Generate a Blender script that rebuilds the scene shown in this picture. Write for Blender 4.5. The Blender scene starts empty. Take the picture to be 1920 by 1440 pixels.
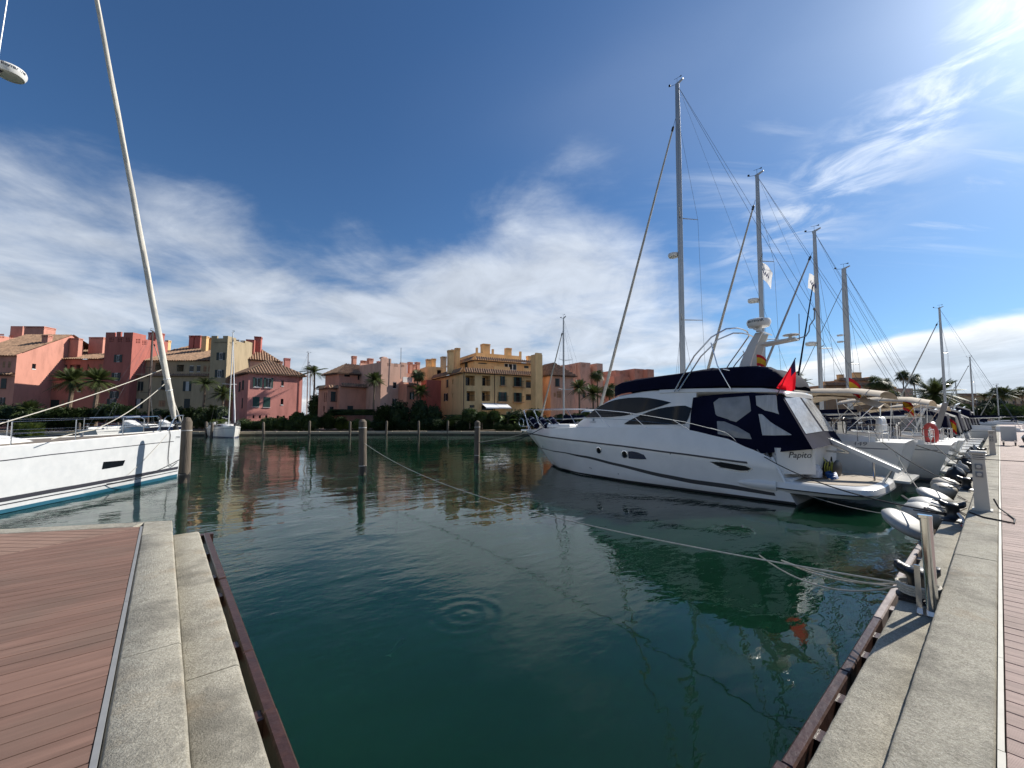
import bpy, bmesh, math, random
from mathutils import Vector, Matrix
random.seed(7)
R = math.radians
SC = bpy.context.scene
COL = SC.collection
# ------------------------------------------------------------------ camera
# World frame: X runs along the right-hand quay (away), Y along the left-hand pier (away), water at z = 0.
FPX, CAMZ = 770.0, 2.75
PITCH = math.atan(60 / FPX)
AZ = R(49.8)
E1 = (math.sin(AZ), math.cos(AZ)); E2 = (-math.cos(AZ), math.sin(AZ))
cam = bpy.data.objects.new('camera', bpy.data.cameras.new('camera')); COL.objects.link(cam)
cam.data.sensor_width = 36.0; cam.data.lens = 36.0 * FPX / 1920.0
cam.data.clip_start = 0.05; cam.data.clip_end = 6000
cam.location = (0, 0, CAMZ)
fw = Vector((E1[1] * math.cos(PITCH), E2[1] * math.cos(PITCH), math.sin(PITCH)))
cam.rotation_euler = fw.to_track_quat('-Z', 'Y').to_euler()
SC.camera = cam
# ------------------------------------------------------------------ sky, sun, exposure
SUN_AZ, SUN_EL = R(-13.0), R(35.0)      # angle from the X axis towards -Y
sund = Vector((math.cos(SUN_AZ) * math.cos(SUN_EL), math.sin(SUN_AZ) * math.cos(SUN_EL), math.sin(SUN_EL)))
sun = bpy.data.objects.new('sun', bpy.data.lights.new('sun', 'SUN')); COL.objects.link(sun)
sun.data.energy = 4.7; sun.data.angle = R(0.53); sun.data.color = (1.0, 0.95, 0.87)
sun.rotation_euler = (-sund).to_track_quat('-Z', 'Y').to_euler()
SC.view_settings.view_transform = 'Standard'; SC.view_settings.look = 'None'
SC.view_settings.exposure = 0.40; SC.view_settings.gamma = 1.0; SC.view_settings.use_curve_mapping = False
SC.cycles.use_denoising = True
SC.cycles.max_bounces = 8; SC.cycles.diffuse_bounces = 3; SC.cycles.glossy_bounces = 3
SC.cycles.transparent_max_bounces = 12; SC.cycles.transmission_bounces = 4
SC.cycles.caustics_reflective = False; SC.cycles.caustics_refractive = False
SC.cycles.sample_clamp_indirect = 6.0
world = bpy.data.worlds.new('World'); SC.world = world; world.use_nodes = True

def build_sky():
    nt = world.node_tree; N = nt.nodes; L = nt.links
    for n in list(N): N.remove(n)
    def nd(t, **k):
        n = N.new(t)
        for a, v in k.items(): setattr(n, a, v)
        return n
    def m(op, a, b=None, c=None, clamp=False):
        n = nd('ShaderNodeMath', operation=op); n.use_clamp = clamp
        for i, v in enumerate((a, b, c)):
            if v is None: continue
            if isinstance(v, (int, float)): n.inputs[i].default_value = v
            else: L.new(v, n.inputs[i])
        return n.outputs[0]
    def ss(x, lo, hi):
        n = nd('ShaderNodeMapRange', interpolation_type='SMOOTHSTEP'); n.inputs[1].default_value = lo; n.inputs[2].default_value = hi
        L.new(x, n.inputs[0]); return n.outputs[0]
    out = nd('ShaderNodeOutputWorld'); bg = nd('ShaderNodeBackground'); L.new(bg.outputs[0], out.inputs[0])
    sky = nd('ShaderNodeTexSky', sky_type='NISHITA'); sky.sun_disc = False
    sky.sun_elevation = SUN_EL; sky.sun_rotation = R(90) - SUN_AZ
    sky.altitude = 0; sky.air_density = 1.0; sky.dust_density = 0.35; sky.ozone_density = 3.2
    tc = nd('ShaderNodeTexCoord'); sp = nd('ShaderNodeSeparateXYZ'); L.new(tc.outputs['Generated'], sp.inputs[0])
    X, Y, Z = sp.outputs
    # bearing (degrees from the middle of the view, + to the right) and elevation in degrees
    right = m('ADD', m('MULTIPLY', X, E1[0]), m('MULTIPLY', Y, E2[0]))
    ahead = m('ADD', m('MULTIPLY', X, E1[1]), m('MULTIPLY', Y, E2[1]))
    az = m('MULTIPLY', m('ARCTAN2', right, ahead), 57.2958)
    el = m('MULTIPLY', m('ARCSINE', Z), 57.2958)
    # cloud layer seen from below: direction projected on a flat deck
    zz = m('MAXIMUM', m('ADD', Z, 0.13), 0.05)
    cu = m('DIVIDE', right, zz); cv = m('DIVIDE', ahead, zz)
    cb = nd('ShaderNodeCombineXYZ'); L.new(cu, cb.inputs[0]); L.new(cv, cb.inputs[1])
    def noise(vec, scale, detail, rough=0.55, dist=0.0, rot=0.0, sx=1.0, sy=1.0, off=(0, 0, 0)):
        mp = nd('ShaderNodeMapping'); mp.inputs['Rotation'].default_value[2] = rot; mp.inputs['Scale'].default_value = (sx, sy, 1); mp.inputs['Location'].default_value = off
        L.new(vec, mp.inputs[0])
        n = nd('ShaderNodeTexNoise'); n.inputs['Scale'].default_value = scale; n.inputs['Detail'].default_value = detail
        n.inputs['Roughness'].default_value = rough; n.inputs['Distortion'].default_value = dist
        L.new(mp.outputs[0], n.inputs['Vector']); return n.outputs[0]
    n_big = noise(cb.outputs[0], 0.55, 3, 0.5, 0.3, 0.2, 1, 1, (3.1, 1.7, 0))
    n_mid = noise(cb.outputs[0], 1.35, 9, 0.56, 0.35, 0.35, 1.0, 0.9, (0.4, 5.2, 0))
    n_cot = noise(cb.outputs[0], 2.6, 10, 0.60, 0.5, 0.9, 1.0, 0.8, (2.4, 7.7, 0))
    n_wis = noise(cb.outputs[0], 1.9, 10, 0.62, 0.9, -0.75, 0.55, 2.2, (7, 2, 0))
    n_fin = noise(cb.outputs[0], 6.0, 6, 0.65, 0.4, 0.2, 0.6, 1.3, (1, 9, 0))
    # upper edge (deg) of the broad veil of cloud against bearing
    fc = nd('ShaderNodeFloatCurve'); c = fc.mapping.curves[0]
    pts = [(-180, .40), (-120, .40), (-75, .40), (-52, .43), (-43, .45), (-32, .43), (-20, .40), (-8, .48), (0, .52), (8, .51), (15, .47), (21, .40), (27, .28), (35, .16), (50, .12), (80, .12), (120, .2), (180, .40)]
    c.points[0].location = (0, pts[0][1]); c.points[1].location = (1, pts[-1][1])
    for a, v in pts[1:-1]: c.points.new((a + 180) / 360, v)
    fc.mapping.update()
    L.new(m('DIVIDE', m('ADD', az, 180), 360), fc.inputs[1])
    edge = m('MULTIPLY', fc.outputs[0], 60)
    depth = m('DIVIDE', m('SUBTRACT', edge, el), 9.0)                     # >0 under the edge
    depth = m('MINIMUM', depth, 1.25)
    veil = m('ADD', depth, m('MULTIPLY', m('SUBTRACT', n_mid, 0.5), 3.3))
    veil = m('ADD', veil, m('MULTIPLY', m('SUBTRACT', n_big, 0.5), 2.2))
    veil = m('ADD', veil, m('MULTIPLY', m('SUBTRACT', n_cot, 0.5), 1.25))
    veil = m('ADD', veil, m('MULTIPLY', m('SUBTRACT', n_fin, 0.5), 0.55))
    veil = ss(veil, -0.20, 1.55)
    # high thin wisps
    wmask = m('MULTIPLY', m('MULTIPLY', ss(el, 12, 20), m('SUBTRACT', 1.0, ss(el, 27, 36))), ss(az, 12, 34))
    wis = m('MULTIPLY', m('MULTIPLY', ss(n_wis, 0.52, 0.78), wmask), 0.75)
    # a diagonal streak of cirrus climbing towards the sun
    cb3 = nd('ShaderNodeCombineXYZ'); L.new(m('MULTIPLY', az, 0.05), cb3.inputs[0]); L.new(m('MULTIPLY', el, 0.05), cb3.inputs[1])
    n_st = noise(cb3.outputs[0], 3.0, 9, 0.62, 0.6, -0.5, 0.75, 2.3, (3, 1, 0))
    dd = m('DIVIDE', m('SUBTRACT', el, m('ADD', 20.5, m('MULTIPLY', m('SUBTRACT', az, 33.0), 0.55))), 4.6)
    band = m('POWER', 2.718, m('MULTIPLY', m('MULTIPLY', dd, dd), -1.0))
    streak = m('MULTIPLY', m('MULTIPLY', band, ss(n_st, 0.38, 0.72)), m('MULTIPLY', ss(az, 24, 33), 0.8))
    wis = m('MAXIMUM', m('MULTIPLY', wis, 0.5), streak)
    hz = m('MULTIPLY', m('MULTIPLY', ss(n_big, 0.42, 0.8), ss(el, 24, 40)), 0.16)
    # low heaped bank towards the sun side
    bk = nd('ShaderNodeFloatCurve'); c = bk.mapping.curves[0]
    pb = [(-180, .3), (-60, .25), (0, .15), (18, .22), (30, .33), (40, .50), (50, .62), (62, .62), (90, .5), (130, .35), (180, .3)]
    c.points[0].location = (0, pb[0][1]); c.points[1].location = (1, pb[-1][1])
    for a, v in pb[1:-1]: c.points.new((a + 180) / 360, v)
    bk.mapping.update(); L.new(m('DIVIDE', m('ADD', az, 180), 360), bk.inputs[1])
    cb2 = nd('ShaderNodeCombineXYZ'); L.new(m('MULTIPLY', az, 0.06), cb2.inputs[0]); L.new(m('MULTIPLY', el, 0.16), cb2.inputs[1])
    n_bank = noise(cb2.outputs[0], 1.6, 6, 0.5, 0.2)
    btop = m('ADD', m('MULTIPLY', bk.outputs[0], 15), m('MULTIPLY', m('SUBTRACT', n_bank, 0.5), 4.0))
    bank = m('MULTIPLY', ss(m('SUBTRACT', btop, el), -0.1, 1.1), 0.93)
    bshade = ss(m('SUBTRACT', btop, el), 0.3, 3.6)
    low = m('MULTIPLY', m('SUBTRACT', 1.0, ss(el, 0, 9)), 0.35)
    # brightness of cloud: brighter towards the sun
    sdv = nd('ShaderNodeVectorMath', operation='DOT_PRODUCT'); L.new(tc.outputs['Generated'], sdv.inputs[0]); sdv.inputs[1].default_value = sund
    sd = m('MAXIMUM', sdv.outputs['Value'], 0.0)
    glow = m('ADD', 0.74, m('MULTIPLY', m('POWER', sd, 3.0), 0.30))
    glow = m('MULTIPLY', glow, m('ADD', 0.58, m('MULTIPLY', n_cot, 0.80)))
    def mix(fac, a, b):
        n = nd('ShaderNodeMix', data_type='RGBA')
        for inp, v in ((n.inputs[0], fac), (n.inputs[6], a), (n.inputs[7], b)):
            if isinstance(v, (int, float)): inp.default_value = v
            elif isinstance(v, tuple): inp.default_value = v
            else: L.new(v, inp)
        return n.outputs[2]
    def scale(col, f):
        n = nd('ShaderNodeVectorMath', operation='SCALE')
        if isinstance(col, tuple): n.inputs[0].default_value = col
        else: L.new(col, n.inputs[0])
        if isinstance(f, (int, float)): n.inputs['Scale'].default_value = f
        else: L.new(f, n.inputs['Scale'])
        return n.outputs[0]
    skyc = scale(sky.outputs[0], 0.066)
    tint = nd('ShaderNodeMix', data_type='RGBA', blend_type='MULTIPLY'); tint.inputs[0].default_value = 1.0
    L.new(skyc, tint.inputs[6]); tint.inputs[7].default_value = (0.66, 0.95, 1.20, 1)
    skyc = tint.outputs[2]
    vcol = scale((0.66, 0.72, 0.81), glow)
    col = mix(low, skyc, scale((0.60, 0.70, 0.82), glow))
    col = mix(m('MULTIPLY', veil, 0.9), col, vcol)
    col = mix(m('MAXIMUM', wis, hz), col, scale((0.78, 0.84, 0.92), glow))
    bcol = mix(bshade, scale((0.98, 0.98, 0.98), glow), scale((0.56, 0.63, 0.72), glow))
    col = mix(bank, col, bcol)
    # bright, hazy aureole round the sun
    aur = m('ADD', m('MULTIPLY', m('POWER', sd, 60.0), 0.55), m('MULTIPLY', m('POWER', sd, 12.0), 0.07))
    ad = nd('ShaderNodeMix', data_type='RGBA', blend_type='ADD'); ad.inputs[0].default_value = 1.0
    L.new(col, ad.inputs[6]); L.new(scale((1.0, 1.0, 1.0), aur), ad.inputs[7])
    L.new(ad.outputs[2], bg.inputs[0]); bg.inputs[1].default_value = 1.0
build_sky()

# ------------------------------------------------------------------ measuring helpers (photo sighting -> place in the world)
def ray(px, py):
    x = (px - 960) / FPX; y = (720 - py) / FPX
    F = math.cos(PITCH) - math.sin(PITCH) * y; U = math.sin(PITCH) + math.cos(PITCH) * y
    return Vector((x * E1[0] + F * E1[1], x * E2[0] + F * E2[1], U))
def PZ(px, py, z=0.0):
    r = ray(px, py); t = (z - CAMZ) / r.z; return Vector((r.x * t, r.y * t, z))
def PY(px, py, D):
    """point at forward distance D"""
    r = ray(px, py); f = r.x * E1[1] + r.y * E2[1]; t = D / f
    return Vector((r.x * t, r.y * t, CAMZ + r.z * t))
def PA(px, py, a):
    r = ray(px, py); t = a / r.x; return Vector((a, r.y * t, CAMZ + r.z * t))
def PB(px, py, b):
    r = ray(px, py); t = b / r.y; return Vector((r.x * t, b, CAMZ + r.z * t))

# ------------------------------------------------------------------ mesh helpers
ORG = {}
class MB:
    def __init__(s): s.v = []; s.f = []; s.mi = []; s.cur = 0
    def add(s, vs, fs):
        k = len(s.v); s.v += [Vector(v) for v in vs]
        for f in fs: s.f.append(tuple(k + i for i in f)); s.mi.append(s.cur)
        return s
    def quad(s, a, b, c, d): return s.add([a, b, c, d], [(0, 1, 2, 3)])
    def poly(s, pts): return s.add(pts, [tuple(range(len(pts)))])
    def box(s, lo, hi, M=None):
        x0, y0, z0 = lo; x1, y1, z1 = hi
        vs = [Vector(p) for p in ((x0,y0,z0),(x1,y0,z0),(x1,y1,z0),(x0,y1,z0),(x0,y0,z1),(x1,y0,z1),(x1,y1,z1),(x0,y1,z1))]
        if M is not None: vs = [M @ v for v in vs]
        return s.add(vs, [(0,3,2,1),(4,5,6,7),(0,1,5,4),(1,2,6,5),(2,3,7,6),(3,0,4,7)])
    def cbox(s, lo, hi, c=0.02, M=None):
        """box with chamfered upper edges"""
        x0, y0, z0 = lo; x1, y1, z1 = hi
        vs = [(x0,y0,z0),(x1,y0,z0),(x1,y1,z0),(x0,y1,z0),(x0,y0,z1-c),(x1,y0,z1-c),(x1,y1,z1-c),(x0,y1,z1-c),
              (x0+c,y0+c,z1),(x1-c,y0+c,z1),(x1-c,y1-c,z1),(x0+c,y1-c,z1)]
        vs = [Vector(p) for p in vs]
        if M is not None: vs = [M @ v for v in vs]
        return s.add(vs, [(0,3,2,1),(8,9,10,11)] + [(i, (i+1) % 4, 4+(i+1) % 4, 4+i) for i in range(4)] + [(4+i, 4+(i+1) % 4, 8+(i+1) % 4, 8+i) for i in range(4)])
    def loft(s, rows, close=False, cap=False):
        k = len(s.v); n = len(rows[0])
        for r in rows: s.v += [Vector(p) for p in r]
        for i in range(len(rows) - 1):
            for j in range(n if close else n - 1):
                a = k + i*n + j; b = k + i*n + (j+1) % n; s.f.append((a, b, b + n, a + n)); s.mi.append(s.cur)
        if cap:
            s.f.append(tuple(k + j for j in reversed(range(n)))); s.mi.append(s.cur)
            s.f.append(tuple(k + (len(rows)-1)*n + j for j in range(n))); s.mi.append(s.cur)
        return s
    def tube(s, pts, r, n=6, cap=True):
        pts = [Vector(p) for p in pts]; rows = []
        rr = r if isinstance(r, (list, tuple)) else [r] * len(pts)
        up = None
        for i, p in enumerate(pts):
            t = (pts[min(i+1, len(pts)-1)] - pts[max(i-1, 0)])
            if t.length < 1e-9: t = Vector((0,0,1))
            t.normalize()
            if up is None: up = Vector((0,0,1)) if abs(t.z) < 0.9 else Vector((1,0,0))
            u = up - t * up.dot(t)
            if u.length < 1e-6: u = t.orthogonal()
            u.normalize(); w = t.cross(u); up = u
            rows.append([p + (u * math.cos(2*math.pi*j/n) + w * math.sin(2*math.pi*j/n)) * rr[i] for j in range(n)])
        return s.loft(rows, True, cap)
    def lathe(s, prof, c, axis=(0,0,1), n=16, sx=1.0):
        """prof: [(radius, height)]"""
        ax = Vector(axis).normalized(); u = ax.orthogonal().normalized(); w = ax.cross(u); c = Vector(c)
        rows = [[c + ax * h + (u * math.cos(2*math.pi*j/n) * sx + w * math.sin(2*math.pi*j/n)) * max(r, 1e-4) for j in range(n)] for r, h in prof]
        return s.loft(rows, True, True)
    def prism(s, poly, d):
        """poly extruded by vector d"""
        d = Vector(d); n = len(poly); poly = [Vector(p) for p in poly]
        return s.add(poly + [p + d for p in poly], [tuple(range(n))[::-1], tuple(range(n, 2*n))] + [(i, (i+1) % n, n+(i+1) % n, n+i) for i in range(n)])
    def build(s, name, mat, parent=None, smooth=False, fixn=True, org=None):
        o = ORG.get(parent, Vector((0,0,0))) if parent is not None else (org or Vector((0,0,0)))
        me = bpy.data.meshes.new(name)
        me.from_pydata([tuple(v - o) for v in s.v], [], s.f)
        mats = mat if isinstance(mat, (list, tuple)) else [mat]
        for m_ in mats: me.materials.append(m_)
        if len(mats) > 1: me.polygons.foreach_set('material_index', s.mi)
        if fixn and len(s.f) < 60000:
            bm = bmesh.new(); bm.from_mesh(me); bmesh.ops.remove_doubles(bm, verts=bm.verts, dist=1e-5) if smooth else None
            bmesh.ops.recalc_face_normals(bm, faces=bm.faces); bm.to_mesh(me); bm.free()
        if smooth:
            me.polygons.foreach_set('use_smooth', [True] * len(me.polygons))
            if smooth != 'all':
                try: me.set_sharp_from_angle(angle=R(smooth if smooth is not True else 40))
                except Exception: pass
        me.update()
        ob = bpy.data.objects.new(name, me); COL.objects.link(ob)
        if parent is not None: ob.parent = parent; ORG[ob] = o
        else: ob.location = o; ORG[ob] = o
        return ob
def tag(o, label=None, cat=None, group=None, kind=None):
    if label: o['label'] = label
    if cat: o['category'] = cat
    if group: o['group'] = group
    if kind: o['kind'] = kind
    return o
def thing(name, label, cat, loc=(0,0,0), group=None):
    o = bpy.data.objects.new(name, None); COL.objects.link(o); o.location = loc; o.empty_display_size = 0.2
    ORG[o] = Vector(loc); return tag(o, label, cat, group)
def text(body, size, mat, parent, M, extrude=0.002, shear=0.0, sx=1.0, name='lettering'):
    cu = bpy.data.curves.new(name, 'FONT'); cu.body = body; cu.size = size; cu.extrude = extrude; cu.shear = shear
    cu.align_x = 'CENTER'; cu.align_y = 'CENTER'; cu.resolution_u = 3
    cu.materials.append(mat)
    tmp = bpy.data.objects.new(name, cu); COL.objects.link(tmp); bpy.context.view_layer.update()
    me = bpy.data.meshes.new_from_object(tmp.evaluated_get(bpy.context.evaluated_depsgraph_get())); bpy.data.objects.remove(tmp)
    me.name = name; ob = bpy.data.objects.new(name, me); COL.objects.link(ob)
    if not me.materials: me.materials.append(mat)
    if parent is not None: ob.parent = parent
    o = ORG.get(parent, Vector((0,0,0)))
    ob.matrix_local = Matrix.Translation(-o) @ M @ Matrix.Diagonal((sx, 1, 1, 1))
    return ob
def frame(o, x, z):
    """matrix with local X along x, local Z along z, at o"""
    x = Vector(x).normalized(); z = Vector(z); z = (z - x * z.dot(x)).normalized(); y = z.cross(x)
    return Matrix(((x.x, y.x, z.x, o[0]), (x.y, y.y, z.y, o[1]), (x.z, y.z, z.z, o[2]), (0, 0, 0, 1)))
def lerp(a, b, t): return a + (b - a) * t
def interp(tab, x):
    if x <= tab[0][0]: return tab[0][1]
    for (x0, y0), (x1, y1) in zip(tab, tab[1:]):
        if x <= x1:
            t = (x - x0) / (x1 - x0); t = t*t*(3-2*t) * 0.35 + t * 0.65
            return y0 + (y1 - y0) * t
    return tab[-1][1]
def clip_poly(poly, p, n):
    """keep the part of a 2-D polygon where (v-p).n >= 0"""
    out = []
    for i in range(len(poly)):
        a, b = poly[i], poly[(i+1) % len(poly)]
        da = (a[0]-p[0])*n[0] + (a[1]-p[1])*n[1]; db = (b[0]-p[0])*n[0] + (b[1]-p[1])*n[1]
        if da >= 0: out.append(a)
        if (da >= 0) != (db >= 0):
            t = da / (da - db); out.append((a[0]+(b[0]-a[0])*t, a[1]+(b[1]-a[1])*t))
    return out
def catenary(a, b, sag, n=14):
    a = Vector(a); b = Vector(b)
    return [a.lerp(b, i/n) - Vector((0, 0, sag * 4 * (i/n) * (1 - i/n))) for i in range(n+1)]

# ------------------------------------------------------------------ materials
MATS = {}
def pm(name, col, rough=0.6, metal=0.0, var=0.12, scale=2.0, bump=0.0, bscale=30.0, spec=0.5, rnd=0.0, dirt_or_caustic=None, dscale=0.7, damt=0.5, coat=0.0, stretch=None, trans=0.0, detail=6):
    if name in MATS: return MATS[name]
    m = bpy.data.materials.new(name); m.use_nodes = True; MATS[name] = m
    nt = m.node_tree; N = nt.nodes; L = nt.links; b = N['Principled BSDF']
    b.inputs['Roughness'].default_value = rough; b.inputs['Metallic'].default_value = metal
    b.inputs['Specular IOR Level'].default_value = spec
    if coat: b.inputs['Coat Weight'].default_value = coat; b.inputs['Coat Roughness'].default_value = 0.05
    tc = N.new('ShaderNodeTexCoord'); vec = tc.outputs['Object']
    if stretch:
        mp = N.new('ShaderNodeMapping'); mp.inputs['Scale'].default_value = stretch; L.new(vec, mp.inputs[0]); vec = mp.outputs[0]
    col4 = (*col, 1)
    def nz(s, d=detail, r=0.6):
        n = N.new('ShaderNodeTexNoise'); n.inputs['Scale'].default_value = s; n.inputs['Detail'].default_value = d; n.inputs['Roughness'].default_value = r
        L.new(vec, n.inputs['Vector']); return n.outputs[0]
    src = None
    if var > 0:
        rp = N.new('ShaderNodeValToRGB'); rp.color_ramp.elements[0].position = 0.28; rp.color_ramp.elements[1].position = 0.72
        rp.color_ramp.elements[0].color = tuple(c * (1 - var) for c in col) + (1,); rp.color_ramp.elements[1].color = tuple(min(1, c * (1 + var)) for c in col) + (1,)
        L.new(nz(scale), rp.inputs[0]); src = rp.outputs[0]
    if dirt_or_caustic:
        mx = N.new('ShaderNodeMix'); mx.data_type = 'RGBA'
        mr = N.new('ShaderNodeMapRange'); mr.inputs[1].default_value = 0.45; mr.inputs[2].default_value = 0.75; mr.inputs[4].default_value = damt
        L.new(nz(dscale, 8, 0.65), mr.inputs[0]); L.new(mr.outputs[0], mx.inputs[0])
        if src: L.new(src, mx.inputs[6])
        else: mx.inputs[6].default_value = col4
        mx.inputs[7].default_value = (*dirt_or_caustic, 1); src = mx.outputs[2]
    if rnd > 0:
        oi = N.new('ShaderNodeObjectInfo'); mr = N.new('ShaderNodeMapRange'); mr.inputs[3].default_value = 1 - rnd; mr.inputs[4].default_value = 1 + rnd
        L.new(oi.outputs['Random'], mr.inputs[0])
        sc = N.new('ShaderNodeVectorMath'); sc.operation = 'SCALE'
        if src: L.new(src, sc.inputs[0])
        else: sc.inputs[0].default_value = col
        L.new(mr.outputs[0], sc.inputs['Scale']); src = sc.outputs[0]
    if src: L.new(src, b.inputs['Base Color'])
    else: b.inputs['Base Color'].default_value = col4
    if bump > 0:
        bp = N.new('ShaderNodeBump'); bp.inputs['Strength'].default_value = 1.0; bp.inputs['Distance'].default_value = bump
        L.new(nz(bscale, 5, 0.6), bp.inputs['Height']); L.new(bp.outputs[0], b.inputs['Normal'])
    if trans > 0:
        tr = N.new('ShaderNodeBsdfTransparent'); mxs = N.new('ShaderNodeMixShader'); mxs.inputs[0].default_value = trans
        L.new(b.outputs[0], mxs.inputs[1]); L.new(tr.outputs[0], mxs.inputs[2]); L.new(mxs.outputs[0], N['Material Output'].inputs[0])
    return m
# ------------------------------------------------------------------ common materials
M_white = pm('gelcoat_white', (0.83, 0.81, 0.76), 0.22, var=0.03, scale=1.2, coat=0.3, dirt_or_caustic=(0.62, 0.62, 0.58), dscale=1.3, damt=0.35)
M_white2 = pm('gelcoat_offwhite', (0.74, 0.73, 0.69), 0.35, var=0.04)
M_steel = pm('stainless_steel', (0.62, 0.62, 0.62), 0.18, 1.0, var=0.05)
M_alu = pm('mast_aluminium', (0.42, 0.42, 0.41), 0.42, 0.75, var=0.08, scale=0.6)
M_navy = pm('navy_canvas', (0.005, 0.0065, 0.022), 0.85, var=0.25, scale=1.5, bump=0.012, bscale=3.5, spec=0.08)
M_black = pm('black_rubber', (0.012, 0.012, 0.014), 0.45, var=0.1)
M_glass = pm('dark_tinted_glass', (0.006, 0.008, 0.011), 0.06, var=0.2, scale=1.0, spec=0.22)
M_rope = pm('pale_rope', (0.55, 0.51, 0.43), 0.9, var=0.2, scale=20)
M_ropedk = pm('dark_rope', (0.015, 0.016, 0.02), 0.8, var=0.2, scale=20)
M_wire = pm('wire_rigging', (0.16, 0.17, 0.18), 0.35, 0.6, var=0)
M_beige = pm('beige_canvas', (0.55, 0.45, 0.33), 0.85, var=0.12, scale=1.6, bump=0.008, bscale=5)
M_teak = pm('grey_teak', (0.20, 0.165, 0.13), 0.8, var=0.2, scale=6, stretch=(1, 6, 1))
M_red = pm('red_bunting', (0.60, 0.012, 0.02), 0.8, var=0.12)
M_grey = pm('grey_plastic', (0.20, 0.21, 0.22), 0.5, var=0.08)
M_ink = pm('dark_print', (0.015, 0.015, 0.025), 0.6, var=0)
M_cast = pm('black_cast_iron', (0.014, 0.015, 0.017), 0.38, var=0.3, scale=9, bump=0.002, bscale=40)

def m_concrete():
    m = bpy.data.materials.new('weathered_concrete'); m.use_nodes = True
    N = m.node_tree.nodes; L = m.node_tree.links; b = N['Principled BSDF']; b.inputs['Roughness'].default_value = 0.9; b.inputs['Specular IOR Level'].default_value = 0.25
    ge = N.new('ShaderNodeNewGeometry'); v = ge.outputs['Position']
    def nz(s, d, r=0.6, off=0):
        mp = N.new('ShaderNodeMapping'); mp.inputs['Location'].default_value = (off, off*1.7, 0); L.new(v, mp.inputs[0])
        n = N.new('ShaderNodeTexNoise'); n.inputs['Scale'].default_value = s; n.inputs['Detail'].default_value = d; n.inputs['Roughness'].default_value = r; L.new(mp.outputs[0], n.inputs['Vector']); return n.outputs[0]
    def ramp(x, p0, c0, p1, c1):
        r = N.new('ShaderNodeValToRGB'); e = r.color_ramp.elements; e[0].position = p0; e[1].position = p1; e[0].color = (*c0, 1); e[1].color = (*c1, 1); L.new(x, r.inputs[0]); return r.outputs[0]
    def mix(f, a, bb, t='MIX'):
        n = N.new('ShaderNodeMix'); n.data_type = 'RGBA'; n.blend_type = t
        if isinstance(f, float): n.inputs[0].default_value = f
        else: L.new(f, n.inputs[0])
        L.new(a, n.inputs[6]); L.new(bb, n.inputs[7]) if not isinstance(bb, tuple) else setattr(n.inputs[7], 'default_value', bb); return n.outputs[2]
    fine = ramp(nz(70, 5, 0.85), 0.36, (0.15, 0.135, 0.10), 0.62, (0.60, 0.56, 0.46))
    mid = ramp(nz(7, 6, 0.65, 3), 0.3, (0.29, 0.265, 0.205), 0.7, (0.50, 0.46, 0.37))
    c = mix(0.55, mid, fine)
    st = ramp(nz(1.6, 10, 0.72, 9), 0.47, (0, 0, 0), 0.64, (0.85, 0.85, 0.85))
    c = mix(st, c, (0.20, 0.185, 0.15, 1))
    sp2 = ramp(nz(16, 7, 0.8, 33), 0.56, (0, 0, 0), 0.70, (0.6, 0.6, 0.6))
    c = mix(sp2, c, (0.17, 0.16, 0.13, 1))
    ru = ramp(nz(1.7, 5, 0.6, 21), 0.57, (0, 0, 0), 0.76, (0.5, 0.5, 0.5))
    c = mix(ru, c, (0.36, 0.26, 0.15, 1))
    L.new(c, b.inputs['Base Color'])
    bp = N.new('ShaderNodeBump'); bp.inputs['Distance'].default_value = 0.010; bp.inputs['Strength'].default_value = 0.9
    ad = N.new('ShaderNodeMath'); ad.operation = 'ADD'; L.new(nz(95, 4, 0.75), ad.inputs[0]); L.new(nz(28, 4, 0.7), ad.inputs[1]); L.new(ad.outputs[0], bp.inputs['Height']); L.new(bp.outputs[0], b.inputs['Normal'])
    return m
M_conc = m_concrete()

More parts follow.
